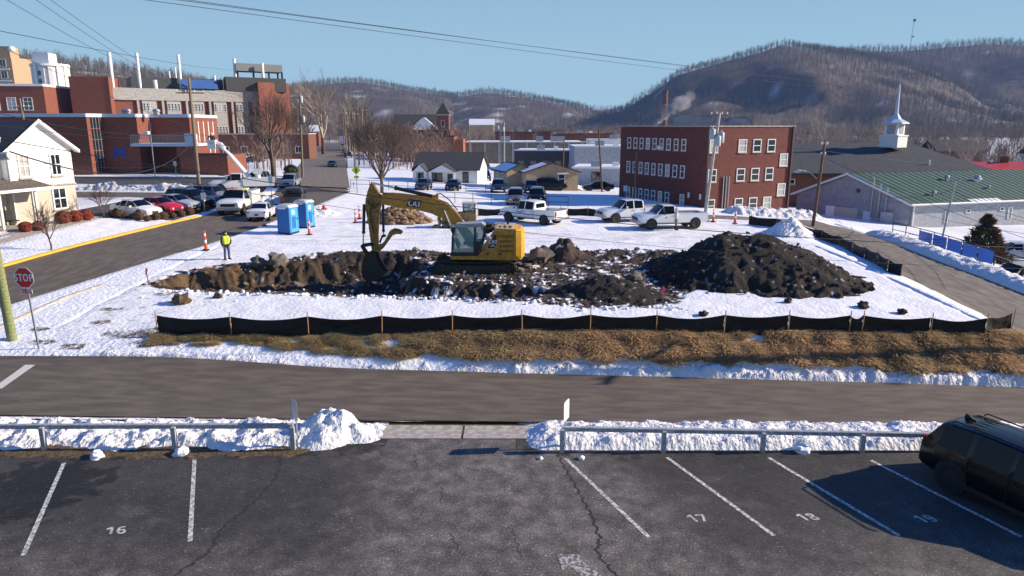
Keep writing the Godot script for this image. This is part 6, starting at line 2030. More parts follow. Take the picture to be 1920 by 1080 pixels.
func campus() -> void:
	# large grey and brick laboratory block
	var o := building("campus_block", "large grey and brick campus building with roof stacks", "building", Vector2(-85, 190), 1.0)
	var a := Vector2(-98.5, 180)
	var c := Vector2(-66.5, 204)
	block(o, "main_walls", [a, c, c + Vector2(-18, 24), a + Vector2(-18, 24)], -1.0, 18.6, M["brick_dark"])
	var t := face(o, a, c, 0.0)
	var l := (c - a).length()
	var pc: Material = M["precast"]
	fbox(o, "parapet", t, Vector3(l / 2, 17.2, 0.25), Vector3(l, 2.9, 0.5), pc)
	for k in 7:
		var s := l * (k + 0.5) / 7.0
		if k != 0:
			var pn := fbox(o, "precast_panel", t, Vector3(s, 11.2, 0.14), Vector3(3.3, 9.0, 0.28), pc)
		for row in 2:
			for j in 4:
				if k == 0: continue
				window(o, Transform3D(t.basis, t.origin + t.basis.z * 0.3), s - 1.2 + j * 0.8, 13.2 - row * 5.8, 0.6, 1.9, M["trim_white"], null, 2, 0, false)
		fbox(o, "pilaster", t, Vector3(l * k / 7.0 + 0.25, 8.0, 0.3), Vector3(0.5, 15.6, 0.6), pc)
	# brick end blocks
	block(o, "west_block", [Vector2(-106, 176.5), Vector2(-97.3, 177.8), Vector2(-99.0, 186), Vector2(-108, 185)], -1.0, 21.0, M["brick_dark"])
	var tl := face(o, Vector2(-97.3, 177.8), Vector2(-99.0, 186), 0.0)
	fbox(o, "lit_face", tl, Vector3(4.0, 10.0, 0.05), Vector3(8.2, 22, 0.1), M["brick_dark"])
	block(o, "east_block", [Vector2(-68.6, 199), Vector2(-62.6, 207), Vector2(-68, 216), Vector2(-74, 210)], -1.0, 21.0, M["brick_dark"])
	# penthouse and rooftop plant
	block(o, "penthouse", [Vector2(-96, 186), Vector2(-78, 199), Vector2(-84, 208), Vector2(-102, 195)], 18.6, 21.6, mk("dark_panel", srgb(66, 70, 74), 0.6))
	var sk := MB.new()
	sk.quad(loc(o, Vector2(-84.5, 189.0), 18.9), loc(o, Vector2(-77.5, 194.5), 18.9), loc(o, Vector2(-79, 197), 21.3), loc(o, Vector2(-86, 191.5), 21.3))
	part("skylight", sk.mesh(), mk("skylight", srgb(70, 100, 150), 0.15), o)
	block(o, "plant_deck", [Vector2(-76, 196), Vector2(-62.8, 205), Vector2(-66, 211), Vector2(-79, 202)], 18.6, 22.2, mk("plant_dark", srgb(62, 64, 64), 0.7))
	block(o, "plant_room", [Vector2(-74.5, 200), Vector2(-64.2, 207), Vector2(-67, 212), Vector2(-77, 205)], 24.0, 26.0, mk("plant_grey", srgb(120, 124, 124), 0.6))
	for q in [[-74.3, 200.3], [-70.8, 202.6], [-67.4, 205.0], [-64.4, 207.0], [-76.8, 204.8], [-67.0, 211.5]]:
		boxpart("plant_leg", M["trim_dark"], o, loc(o, Vector2(q[0], q[1]), 23.1), Vector3(0.4, 2.0, 0.4))
	var n := 0
	for q in [[-98.0, 181.0, 27.0, 0.42], [-93.6, 185.5, 27.2, 0.38], [-86.2, 192.0, 27.4, 0.38], [-75.2, 201.0, 27.2, 0.42], [-68.2, 202.5, 26.2, 0.4], [-88.2, 194.0, 24.4, 0.2], [-89.4, 193.0, 23.4, 0.2], [-90.6, 187.3, 20.8, 0.5], [-83.2, 190.0, 21.4, 0.4], [-79.5, 197.5, 22.6, 0.3]]:
		var s := MB.new()
		s.cyl(loc(o, Vector2(q[0], q[1]), 18.4), loc(o, Vector2(q[0], q[1]), q[2]), q[3], 12)
		part("exhaust_stack", s.mesh(40), M["trim_white"], o)
		n += 1
	# red brick wing at the far left with its bright end wall
	var w := building("campus_wing", "red brick campus wing with white-framed windows and sunny end", "building", Vector2(-115, 170), 1.5)
	var wa := Vector2(-150, 164)
	var wb := Vector2(-108.3, 170)
	var wc := Vector2(-110.6, 184)
	block(w, "walls", [wa, wb, wc, wa + Vector2(-2, 14)], 0, 18.4, M["brick_dark"])
	coping(w, "roof_edge", [wa, wb, wc], 18.4, 0.5, 0.2, M["trim_white"])
	var wt := face(w, wa, wb, 0.0)
	var wl := (wb - wa).length()
	for k in 7:
		window(w, wt, wl - 3.6 - k * 3.5, 13.0, 2.0, 2.9, M["trim_white"], null, 2, 1)
		window(w, wt, wl - 3.6 - k * 3.5, 7.8, 2.0, 2.9, M["trim_white"], null, 2, 1)
	var we := face(w, wb, wc, 0.0)
	fbox(w, "end_wall", we, Vector3(7.1, 9.0, 0.06), Vector3(14.2, 19.4, 0.12), M["brick_dark"])
	for r in 3:
		for k in 6: window(w, we, 2.0 + k * 2.1, 14.6 - r * 2.0 - (3.0 if r == 2 else 0.0), 1.1, 1.3, M["trim_white"], null, 0, 0, false)
	# tan tower, drum tower, small brick bay
	var tt := building("tan_tower", "tall tan tower block cut by the left edge of the picture", "building", Vector2(-165, 240), 0.0)
	var ta := Vector2(-178, 238)
	var tb := Vector2(-161.8, 240)
	block(tt, "walls", [ta, tb, Vector2(-160.5, 248), Vector2(-177, 249)], 0, 31.0, M["tan_wall"])
	var tf := face(tt, ta, tb, 0.0)
	for r in 4:
		fbox(tt, "white_band", tf, Vector3(8, 16.5 + r * 3.6, 0.06), Vector3(15.0, 0.5, 0.12), M["trim_white"])
		for k in 5: window(tt, tf, 2.0 + k * 2.9, 17.2 + r * 3.6, 2.0, 2.4, M["trim_white"], null, 0, 1, false)
	block(tt, "roof_house", [Vector2(-172, 240), Vector2(-162.6, 241), Vector2(-163, 246), Vector2(-172, 246)], 31.0, 34.5, M["tan_wall"])
	var ds := MB.new()
	ds.lathe([Vector2(0, 0), Vector2(0.9, 0.2), Vector2(1.1, 0.9), Vector2(0.7, 1.6), Vector2(0, 1.8)], 12)
	part("dish", ds.mesh(40), M["trim_white"], tt, Transform3D(Basis.IDENTITY, loc(tt, Vector2(-160.5, 239), 32.6)))
	var dt := building("drum_tower", "pale fluted round tower with a box on its roof", "tower", Vector2(-144, 231), 0.0)
	var dr := MB.new()
	var k2 := 28
	for k in k2:
		var a0 := TAU * k / k2
		var a1 := TAU * (k + 1) / k2
		var r0 := 5.2 if k % 2 == 0 else 4.85
		var p0 := Vector3(cos(a0) * r0, 0, sin(a0) * r0)
		var p1 := Vector3(cos(a1) * r0, 0, sin(a1) * r0)
		dr.quad(p0, p1, p1 + Vector3(0, 27.4, 0), p0 + Vector3(0, 27.4, 0))
		var rn := 4.85 if k % 2 == 0 else 5.2
		var p2 := Vector3(cos(a1) * rn, 0, sin(a1) * rn)
		dr.quad(p1, p2, p2 + Vector3(0, 27.4, 0), p1 + Vector3(0, 27.4, 0))
	part("drum", dr.mesh(), M["siding"], dt)
	var cp := MB.new()
	cp.lathe([Vector2(0, 28.2), Vector2(5.3, 28.1), Vector2(5.5, 27.4), Vector2(0, 27.3)], 28)
	part("cap", cp.mesh(30), M["trim_white"], dt)
	boxpart("roof_box", M["siding"], dt, Vector3(-1.4, 29.6, 0), Vector3(5.2, 3.4, 4.0))
	for k in 4: boxpart("slot_window", M["glass"], dt, Vector3(-0.2, 18.0 + k * 2.4, 5.05), Vector3(0.9, 1.3, 0.3))
	var sb := building("brick_bay", "narrow dark brick bay with a sunny edge between campus blocks", "building", Vector2(-112, 205), 0.0)
	block(sb, "walls", [Vector2(-126, 204), Vector2(-114.8, 206), Vector2(-113.0, 207.5), Vector2(-126, 214)], 0, 18.6, M["brick_brown"])
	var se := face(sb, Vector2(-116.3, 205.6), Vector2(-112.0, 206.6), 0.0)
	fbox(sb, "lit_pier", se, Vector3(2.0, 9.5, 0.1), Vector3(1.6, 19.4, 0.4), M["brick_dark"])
	# long low brick wall building right of the hall, small grey house above it
	var lw := building("brick_range", "long low brown brick range behind the bare street tree", "building", Vector2(-65, 186), 0.5)
	block(lw, "walls", [Vector2(-78, 184), Vector2(-52.5, 187), Vector2(-54, 200), Vector2(-80, 198)], -1, 7.3, M["brick_brown"])
	coping(lw, "roof_edge", [Vector2(-78, 184), Vector2(-52.5, 187), Vector2(-54, 200)], 7.3, 0.3, 0.15, M["concrete"])
	var lt := face(lw, Vector2(-78, 184), Vector2(-52.5, 187), 0.0)
	for k in 5: window(lw, lt, 5.0 + k * 4.5, 2.6, 1.6, 1.8, M["trim_white"], null, 0, 1)
	var gh := building("grey_house", "small pale grey gabled house behind the brick range", "house", Vector2(-71, 203), 0.5)
	block(gh, "walls", [Vector2(-73.6, 203), Vector2(-68.2, 203.4), Vector2(-68.6, 210), Vector2(-74, 210)], 0, 9.4, M["siding"])
	var gt := face(gh, Vector2(-73.6, 203), Vector2(-68.2, 203.4), 0.5)
	var g := MB.new()
	g.xf = gt
	g.prism(pv([-0.2, 8.9, 5.6, 8.9, 2.7, 11.0]), -7.0, 0.02)
	part("gable", g.mesh(), M["siding"], gh)
	var gr := MB.new()
	gr.xf = gt
	for s in [-1.0, 1.0]: gr.quad(Vector3(2.7, 11.15, 0.4), Vector3(2.7 + s * 3.3, 8.75, 0.4), Vector3(2.7 + s * 3.3, 8.75, -7.2), Vector3(2.7, 11.15, -7.2))
	part("roof", gr.mesh(), M["shingle_dark"], gh)
	window(gh, gt, 2.7, 6.0, 1.0, 1.5, M["trim_white"])

func build_buildings_mid() -> void:
	# white porch house
	var o := building("porch_house", "small white house with two porch gables and dark roof", "house", Vector2(-10, 117), -0.3)
	var a := Vector2(-15.9, 118.0)
	var c := Vector2(-5.6, 116.6)
	block(o, "walls", rect(a, c, 9.0), -1.0, 2.7, M["siding"])
	gable_roof(o, a, c, 9.0, 2.7, 5.1, 0.5, M["shingle_dark"], M["siding"])
	var t := face(o, a, c, -0.2)
	for q in [[1.2, 2.2], [4.9, 4.2]]:
		var g := MB.new()
		g.xf = t
		var s: float = q[0]
		var w: float = q[1] / 2
		g.prism(pv([s - w, 2.5, s + w, 2.5, s, 3.6]), 0.2, 1.9)
		var po := part("porch_gable", g.mesh(), M["trim_white"], o)
		var r := MB.new()
		r.xf = t
		for k in [-1.0, 1.0]: r.quad(Vector3(s, 3.75, 2.1), Vector3(s + k * (w + 0.3), 2.5, 2.1), Vector3(s + k * (w + 0.3), 2.5, -1.6), Vector3(s, 3.75, -1.6))
		part("porch_roof", r.mesh(), M["shingle_dark"], po)
		for k in [-1.0, 1.0]: fbox(o, "porch_post", t, Vector3(s + k * (w - 0.15), 1.2, 1.75), Vector3(0.3, 2.6, 0.25), M["trim_white"])
	for q in [[0.9, 0.9], [3.7, 1.7]]: window(o, t, q[0], 0.3, q[1], 1.9, M["trim_dark"], null, 0, 1)
	fbox(o, "front_door", t, Vector3(5.9, 1.0, 0.06), Vector3(0.95, 2.1, 0.1), M["trim_dark"])
	window(o, t, 8.4, 0.7, 1.0, 1.7, M["trim_dark"])
	# two tan houses
	for q in [[Vector2(-2.9, 113.5), Vector2(-0.8, 107.4), 4.3, "left tan brick cottage with snow on its roof"], [Vector2(1.2, 109.5), Vector2(2.0, 105.3), 8.0, "right tan brick cottage with broad gable and snowy roof"]]:
		var h := building("tan_cottage", q[3], "house", q[1], 0.4, "tan cottages")
		var p0: Vector2 = q[0]
		var p1: Vector2 = q[1]
		var ft := rect(p0, p1, q[2])
		block(h, "walls", ft, -0.8, 2.85, M["tan_wall"])
		var yr := 4.15 if q[2] > 6.0 else 3.9
		gable_roof(h, p0, p1, q[2], 2.85, yr, 0.4, M["shingle_dark"], M["tan_wall"])
		# snow on the slope that faces left
		var tt := face(h, p0, p1, 0.0)
		var l := (p1 - p0).length()
		var sn := MB.new()
		sn.xf = tt
		tt.origin.y = 0.0
		sn.xf = tt
		var sl: float = (yr - 2.85) / (q[2] / 2)
		var y0 := 2.85 - 0.4 + 0.18
		sn.quad(Vector3(-0.3, y0 - sl * 0.3, 0.3), Vector3(l + 0.2, y0 - sl * 0.3, 0.3), Vector3(l + 0.1, y0 + sl * q[2] * 0.40, -q[2] * 0.40), Vector3(0.3, y0 + sl * q[2] * 0.42, -q[2] * 0.42))
		part("roof_snow", sn.mesh(), M["snow"], h)
		window(h, face(h, p0, p1, 0.6), l * 0.35, 0.7, 0.9, 1.3, M["trim_white"])
		window(h, face(h, p0, p1, 0.6), l * 0.75, 0.7, 0.9, 1.3, M["trim_white"])
		var te := face(h, p1, ft[2], 0.6)
		window(h, te, q[2] * 0.68, 0.5, 1.1, 1.5, M["trim_white"])
		if q[2] > 6.0: fbox(h, "awning", te, Vector3(q[2] * 0.68, 2.1, 0.4), Vector3(1.7, 0.12, 0.9), M["trim_white"])
	# orange brick building and the long grey wall beyond
	var ob := building("orange_brick_store", "plain orange brick store with a low dark vent", "building", Vector2(-22, 190), -0.8)
	block(ob, "walls", [Vector2(-28.6, 190), Vector2(-15.2, 190), Vector2(-15.2, 205), Vector2(-30, 205)], -2, 6.7, M["brick_orange"])
	coping(ob, "roof_edge", [Vector2(-28.6, 190), Vector2(-15.2, 190), Vector2(-15.2, 205)], 6.7, 0.3, 0.12, M["trim_dark"])
	boxpart("wall_vent", M["trim_dark"], ob, loc(ob, Vector2(-21.5, 189.9), 1.6), Vector3(0.9, 0.9, 0.2))
	block(ob, "pier", [Vector2(-15.2, 191.5), Vector2(-12.9, 191.5), Vector2(-12.9, 200), Vector2(-15.2, 200)], -2, 6.0, M["brick_orange"])
	var dk := building("dark_store", "dark flat-roofed brick block behind the orange store", "building", Vector2(-26, 212), -0.8)
	block(dk, "walls", [Vector2(-36, 212), Vector2(-18, 212), Vector2(-18, 226), Vector2(-36, 226)], -2, 8.3, M["brick_brown"])
	boxpart("roof_unit", M["galvanised"], dk, loc(dk, Vector2(-30, 214), 8.9), Vector3(2.0, 1.2, 2.0))
	boxpart("roof_unit", M["galvanised"], dk, loc(dk, Vector2(-23, 215), 8.8), Vector3(1.6, 1.0, 2.0))
	var gw := building("grey_warehouse", "long grey block wall of a flat-roofed warehouse with pilasters", "building", Vector2(3, 200), -1.2)
	block(gw, "walls", [Vector2(-13.4, 200), Vector2(20.5, 203), Vector2(20.5, 225), Vector2(-13.4, 222)], -3, 5.0, mkn("dim_block", srgb(104, 98, 92), srgb(126, 120, 112), 0.2, 0.9, 0.0, 511))
	coping(gw, "roof_edge", [Vector2(-13.4, 200), Vector2(20.5, 203)], 5.0, 0.22, 0.15, M["trim_white"])
	var gt := face(gw, Vector2(-13.4, 200), Vector2(20.5, 203), 0.0)
	for k in 9: fbox(gw, "pilaster", gt, Vector3(2.0 + k * 3.9, 1.0, 0.1), Vector3(0.35, 8.2, 0.2), M["block_grey"])
	block(gw, "roof_snow", [Vector2(-13.2, 200.4), Vector2(20.3, 203.4), Vector2(20.3, 224.6), Vector2(-13.2, 221.6)], 5.0, 5.08, M["snow"])
	for q in [[-2, 208, 3.0], [8, 210, 2.0], [13, 207, 4.0]]: boxpart("roof_unit", M["galvanised"], gw, loc(gw, Vector2(q[0], q[1]), 5.8), Vector3(q[2], 1.5, 2.0))
	# commercial buildings with snowy flat roofs
	for q in [[Vector2(0.6, 168), Vector2(15.0, 166), 12.0, 3.95, "trim_dark", "low dark store with a snowy flat roof and glass front"], [Vector2(13.0, 150), Vector2(26.0, 150), 14.0, 5.3, "block_grey", "pale two-level building with snowy roof left of the brick office"], [Vector2(10.5, 126), Vector2(21.5, 124), 12.0, 2.35, "block_grey", "low grey garage with a snowy flat roof"], [Vector2(14.0, 232), Vector2(32.0, 232), 14.0, 7.0, "brick_brown", "dull brick building behind the warehouse roofs"], [Vector2(-6, 262), Vector2(14, 262), 14.0, 7.2, "brick_brown", "far brick store above the warehouse roof line"], [Vector2(19, 176), Vector2(33, 176), 10.0, 6.2, "siding", "white flat building with a snowy roof behind the pale one"]]:
		var b := building("flat_store", q[5], "building", q[0], -1.4)
		var ft := rect(q[0], q[1], q[2])
		block(b, "walls", ft, -3.0, q[3], M[q[4]])
		block(b, "roof_snow", ft, q[3], q[3] + 0.09, M["snow"])
		coping(b, "roof_edge", [ft[0], ft[1], ft[2]], q[3] - 0.1, 0.3, 0.12, M["trim_white"] if q[4] != "brick_brown" else M["trim_dark"])
		var tf := face(b, q[0], q[1], -0.8)
		var l: float = (q[1] - q[0]).length()
		var n := int(l / 2.6)
		for k in n:
			if q[3] < 3.0 and k % 2 == 0: continue
			window(b, tf, l * (k + 0.5) / n, 0.8, 1.5, 1.7, M["trim_dark"], null, 0, 1, false)
		boxpart("roof_unit", M["galvanised"], b, loc(b, (q[0] + q[1]) / 2 + Vector2(-1.0, 3.0), q[3] + 0.6), Vector3(1.8, 1.1, 1.4))
		boxpart("roof_unit", M["trim_white"], b, loc(b, (q[0] + q[1]) / 2 + Vector2(2.6, 4.0), q[3] + 0.45), Vector3(1.0, 0.8, 1.0))
	# old church with its brick tower
	var ch := building("brick_church", "old church with pyramid-roofed brick tower and white gable", "church", Vector2(-30, 258), -1.5)
	block(ch, "nave", [Vector2(-43, 262), Vector2(-26, 262), Vector2(-26, 276), Vector2(-43, 276)], -2, 9.0, M["brick_brown"])
	gable_roof(ch, Vector2(-43, 262), Vector2(-26, 262), 14.0, 9.0, 13.4, 0.4, M["shingle_dark"])
	var tg := face(ch, Vector2(-35.6, 256), Vector2(-27.0, 256), 0.0)
	var g := MB.new()
	g.xf = tg
	g.prism(pv([0, 8.6, 8.6, 8.6, 4.3, 12.3]), -8.0, 0.0)
	part("white_gable", g.mesh(), M["trim_white"], ch)
	block(ch, "transept", [Vector2(-35.2, 256.2), Vector2(-27.4, 256.2), Vector2(-27.4, 264), Vector2(-35.2, 264)], -2, 8.6, M["siding"])
	block(ch, "tower", [Vector2(-26.4, 256), Vector2(-22.2, 256), Vector2(-22.2, 260.2), Vector2(-26.4, 260.2)], -2, 13.2, M["brick_dark"])
	coping(ch, "tower_cornice", [Vector2(-26.4, 256), Vector2(-22.2, 256), Vector2(-22.2, 260.2)], 13.0, 0.4, 0.3, M["concrete"])
	var py := MB.new()
	var ce := loc(ch, Vector2(-24.3, 258.1), 17.6)
	var cs := [loc(ch, Vector2(-26.8, 255.6), 13.4), loc(ch, Vector2(-21.8, 255.6), 13.4), loc(ch, Vector2(-21.8, 260.6), 13.4), loc(ch, Vector2(-26.8, 260.6), 13.4)]
	for k in 4: py.tri(cs[k], cs[(k + 1) % 4], ce)
	part("tower_roof", py.mesh(), M["shingle_dark"], ch)
	var tt2 := face(ch, Vector2(-26.4, 256), Vector2(-22.2, 256), 0.0)
	window(ch, tt2, 2.1, 9.0, 1.2, 2.4, M["trim_white"], null, 0, 0)
	boxpart("finial", M["trim_dark"], ch, ce + Vector3(0, 0.5, 0), Vector3(0.15, 1.4, 0.15))
	# far roofs of the town
	var fr := [[-95, 330, 14, 9, "brick_brown", "far brick house under the left hill"], [-62, 300, 10, 8, "siding", "far pale house by the far street, left side"], [-78, 345, 9, 7, "siding", "far white house at the street end"], [-38, 310, 12, 6, "brick_brown", "far brick block right of the far street"], [12, 330, 22, 7, "siding", "far white hall below the middle hill"], [-15, 360, 12, 12, "tan_wall", "far tan block rising above the warehouse roofs"], [-115, 300, 12, 10, "brick_dark", "far brick hall behind the campus"], [100, 210, 14, 5, "siding", "pale house among bare trees behind the church roof"], [118, 190, 12, 5, "brick_brown", "brick house among bare trees at the right"], [128, 165, 12, 5, "siding", "white house at the far right among trees"]]
	for q in fr:
		var b := building("far_building", q[5], "building", Vector2(q[0], q[1]), -2.0)
		var p0 := Vector2(q[0] - q[2] / 2.0, q[1])
		var p1 := Vector2(q[0] + q[2] / 2.0, q[1])
		block(b, "walls", rect(p0, p1, 9.0), -3.5, q[3] - 2.0, M[q[4]])
		gable_roof(b, p0, p1, 9.0, q[3] - 2.0, q[3] + 0.6, 0.4, M["shingle_dark"] if int(q[0]) % 2 == 0 else M["snow"])
		var t3 := face(b, p0, p1, -2.0)
		for k in int(q[2] / 3.5): window(b, t3, 1.8 + k * 3.5, 1.2, 1.2, 1.8, M["trim_white"], null, 1, 0, false)
	# brick smokestack with its plume
	var st := building("smokestack", "slender brick smokestack rising behind the brick office", "smokestack", Vector2(52.2, 250), -3.0)
	var sb := MB.new()
	sb.lathe([Vector2(1.15, 0), Vector2(0.8, 23.2), Vector2(0.92, 23.3), Vector2(0.92, 24.1), Vector2(0.6, 24.1), Vector2(0.6, 22.0)], 18)
	part("shaft", sb.mesh(30), mkn("stack_brick", srgb(92, 64, 54), srgb(116, 82, 68), 0.4, 0.9, 0.3, 523), st)
	smoke()

func smoke() -> void:
	# steam drifting to the right from a vent behind the roof
	var rng := RandomNumberGenerator.new()
	rng.seed = 4
	for k in 34:
		var t := pow(k / 33.0, 1.1)
		var f := FogVolume.new()
		f.name = numbered("steam_plume")
		f.shape = RenderingServer.FOG_VOLUME_SHAPE_ELLIPSOID
		var r := lerpf(1.0, 3.2, t) * rng.randf_range(0.6, 1.2)
		f.size = Vector3(r * 1.5, r * 1.2, r * 1.3)
		var fm := FogMaterial.new()
		fm.density = lerpf(0.55, 0.05, pow(t, 0.6)) * rng.randf_range(0.6, 1.2)
		fm.albedo = Color(0.98, 0.98, 0.99)
		f.material = fm
		add_child(f)
		f.position = Vector3(46.2 + 11.5 * t + rng.randfn(0, 0.7), 8.2 + 10.5 * pow(t, 0.75) + rng.randfn(0, 0.7), -238.0 + rng.randfn(0, 0.8))
		f.rotation = Vector3(rng.randf() * 3, rng.randf() * 3, 0.6)
		tag(f, "white steam drifting up past the smokestack", "steam", "", "stuff")

func build_buildings_right() -> void:
	var bd: Material = M["brick_office"] if M.has("brick_office") else mkn("brick_office", srgb(92, 46, 39), srgb(112, 56, 47), 0.3, 0.85, 0.6, 521)
	var a := Vector2(16.5, 110.0)
	var c := Vector2(24.7, 91.2)
	var e := Vector2(24.7 + 0.917 * 14.2, 91.2 + 0.4 * 14.2)
	var o := building("brick_office", "three-storey red brick office with white windows and flat roof", "building", c, -2.0)
	block(o, "walls", [a, c, e, e + (a - c)], -4.0, 9.45, bd)
	coping(o, "roof_edge", [a, c, e], 9.4, 0.16, 0.1, M["concrete"])
	var t := face(o, a, c, 0.0)
	var t2 := face(o, c, e, 0.0)
	for s in [2.46, 4.1, 5.7, 7.3, 8.95, 10.6, 12.24, 13.94, 15.6]:
		window(o, t, s, 6.3, 0.95, 1.55, M["trim_white"])
		window(o, t, s, 2.75, 0.95, 1.65, M["trim_white"])
		if s < 13.0 or s > 15.0: window(o, t, s + 0.2, -1.0, 0.95, 1.6, M["trim_white"])
	var ac := fbox(o, "window_cooler", t, Vector3(10.6, 6.6, 0.25), Vector3(0.7, 0.5, 0.5), M["trim_white"])
	for q in [[0.9, 6.2], [5.5, 6.2], [7.9, 6.2], [10.3, 6.2], [0.9, 2.5], [5.5, 2.5], [7.9, 2.5], [10.3, 2.5], [0.9, -1.35], [5.5, -1.35], [7.9, -1.35], [10.3, -1.35], [12.6, 4.3], [12.6, 0.35]]:
		window(o, t2, q[0], q[1], 1.35, 1.65, M["trim_white"])
	fbox(o, "downpipe", t2, Vector3(-0.05, 3.5, 0.12), Vector3(0.16, 12.0, 0.16), M["trim_dark"])
	fbox(o, "downpipe", t2, Vector3(13.8, 3.5, 0.12), Vector3(0.2, 12.0, 0.2), M["trim_dark"])
	for k in 3: fbox(o, "conduit", t2, Vector3(2.7 + k * 0.45, 0.9, 0.14), Vector3(0.12, 4.6, 0.12), M["galvanised"])
	fbox(o, "meter_box", t2, Vector3(2.9, -1.4, 0.25), Vector3(1.0, 0.7, 0.4), M["galvanised"])
	fbox(o, "wall_sign", t, Vector3(17.2, 0.6, 0.05), Vector3(0.35, 0.7, 0.05), M["trim_white"])
	fbox(o, "wall_sign", t, Vector3(19.6, 0.6, 0.05), Vector3(0.35, 0.7, 0.05), M["trim_white"])
	for q in [[-2.0, 3.0, 1.2, 1.3], [-0.3, 4.0, 1.5, 1.5], [2.6, 5.0, 4.2, 1.3], [7.0, 4.0, 3.0, 0.6], [9.6, 5.0, 1.9, 1.1]]:
		var p: Vector2 = c + Vector2(0.917, 0.4) * (q[0] + 4.2) + Vector2(-0.4, 0.917) * (q[1] + 6.0)
		boxpart("roof_plant", M["galvanised"] if q[2] < 2.3 else M["brick_brown"] if q[0] > 7.0 else M["block_grey"], o, loc(o, p, 9.45 + q[3] / 2), Vector3(q[2], q[3], 1.6))
	# storeys of 3.1 m: the plan above is drawn for 3.6 m
	o.scale = Vector3.ONE * 0.857
	o.position = Vector3(21.17, -0.34, -78.16)
	# church hall with the wide black roof
	var h := building("church_hall", "church hall with broad black hipped roof and white steeple", "church", Vector2(41, 104), -2.2)
	var ha := Vector2(36.5, 104.5)
	var hb := Vector2(66.5, 103.5)
	block(h, "walls", [ha, hb, Vector2(66.5, 135), Vector2(36.5, 135)], -4.0, 3.0, M["brick_brown"])
	var r := MB.new()
	var p := [Vector2(35.4, 103.4), Vector2(67.6, 102.4), Vector2(67.6, 136), Vector2(35.4, 136)]
	var q0 := loc(h, Vector2(43.0, 119.0), 6.75)
	var q1 := loc(h, Vector2(65.4, 119.0), 6.75)
	# ridge between q0 and q1, hips at the ends
	var l0 := loc(h, p[0], 2.85)
	var l1 := loc(h, Vector2(70.5, 102.3), 2.85)
	var l2 := loc(h, Vector2(70.5, 136), 2.85)
	var l3 := loc(h, p[3], 2.85)
	r.quad(l0, l1, q1, q0); r.quad(l2, l3, q0, q1); r.tri(l1, l2, q1); r.tri(l3, l0, q0)
	part("roof", r.mesh(), mkn("roof_black", srgb(50, 53, 57), srgb(64, 67, 71), 0.15, 0.85, 0.0, 522), h)
	coping(h, "gutter", [p[0], Vector2(70.5, 102.3)], 2.7, 0.18, 0.1, M["trim_dark"])
	var ht := face(h, ha, hb, 0.0)
	window(h, ht, 3.9, 1.2, 1.7, 0.8, M["trim_white"], null, 0, 1)
	# steeple: base, louvred stage, flared roof, needle
	var sc := loc(h, Vector2(60.5, 115.0), 0.0)
	boxpart("steeple_base", M["trim_white"], h, sc + Vector3(0, 7.1, 0), Vector3(2.9, 1.8, 2.9), Basis(Vector3.UP, 0.6))
	boxpart("steeple_stage", M["siding"], h, sc + Vector3(0, 8.9, 0), Vector3(2.1, 1.9, 2.1), Basis(Vector3.UP, 0.6))
	boxpart("steeple_ledge", M["trim_white"], h, sc + Vector3(0, 8.0, 0), Vector3(3.1, 0.2, 3.1), Basis(Vector3.UP, 0.6))
	for k in 4:
		var bs := Basis(Vector3.UP, 0.6 + k * PI / 2)
		boxpart("steeple_opening", M["galvanised"], h, sc + Vector3(0, 8.95, 0) + bs * Vector3(0, 0, 1.06), Vector3(1.3, 1.4, 0.05), bs)
	var sp := MB.new()
	sp.lathe([Vector2(2.1, 9.85), Vector2(2.0, 10.0), Vector2(0.85, 10.6), Vector2(0.3, 11.4), Vector2(0.12, 15.6), Vector2(0.0, 16.0)], 8, sc)
	part("spire", sp.mesh(20), M["pale_trim"], h)
	var vp := MB.new()
	vp.cyl(loc(h, Vector2(62, 107), 3.5), loc(h, Vector2(62, 107), 4.6), 0.15, 8)
	part("roof_vent", vp.mesh(40), M["trim_white"], h)
	# long building with the green metal roof
	var g := building("green_roof_building", "grey block building with a long green metal roof", "building", Vector2(42, 87), -2.5)
	var ga := Vector2(36.9, 92.1)
	var gc := Vector2(46.2, 82.4)
	var ld := Vector2(0.955, 0.296)
	var L := 44.0
	block(g, "front_wall", [ga, gc, gc + ld * 0.4, ga + ld * 0.4], -4.0, 0.75, M["block_grey"])
	block(g, "long_wall", [gc, gc + ld * L, gc + ld * L + Vector2(-0.1, 0.4), gc + Vector2(-0.1, 0.4)], -4.5, 0.72, M["block_grey"])
	var gt := face(g, ga, gc, 0.0)
	var gl := (gc - ga).length()
	var apex := ga.lerp(gc, 0.47)
	var gp := MB.new()
	gp.tri(loc(g, ga, 0.75) + gt.basis.z * 0.02, loc(g, gc, 0.75) + gt.basis.z * 0.02, loc(g, apex, 3.75) + gt.basis.z * 0.02)
	gp.xf = Transform3D.IDENTITY
	part("gable", gp.mesh(), M["block_blue"], g)
	# siding band below the gable
	fbox(g, "gable_siding", gt, Vector3(gl / 2, -0.2 + 0.0, 0.05), Vector3(gl, 2.0, 0.1), M["block_blue"])
	var rr := MB.new()
	var out := -gt.basis.z * 0.0
	var oh := Vector3(-ld.x * 0.5, 0, ld.y * 0.5)
	var rA := loc(g, apex, 3.85) + oh
	var rB := loc(g, apex + ld * L, 3.85)
	var dirR := (gc - apex).normalized()
	var eA := loc(g, gc + dirR * 0.5, 0.62) + oh
	var eB := loc(g, gc + dirR * 0.5 + ld * L, 0.62)
	var wA := loc(g, ga - dirR * 0.5, 0.9) + oh
	var wB := loc(g, ga - dirR * 0.5 + ld * L, 0.9)
	rr.quad(rA, rB, eB, eA); rr.quad(wA, wB, rB, rA)
	var ro := part("roof", rr.mesh(), M["roof_green"], g)
	# standing seams
	var nn := (rB - rA).cross(eA - rA).normalized()
	if nn.y < 0: nn = -nn
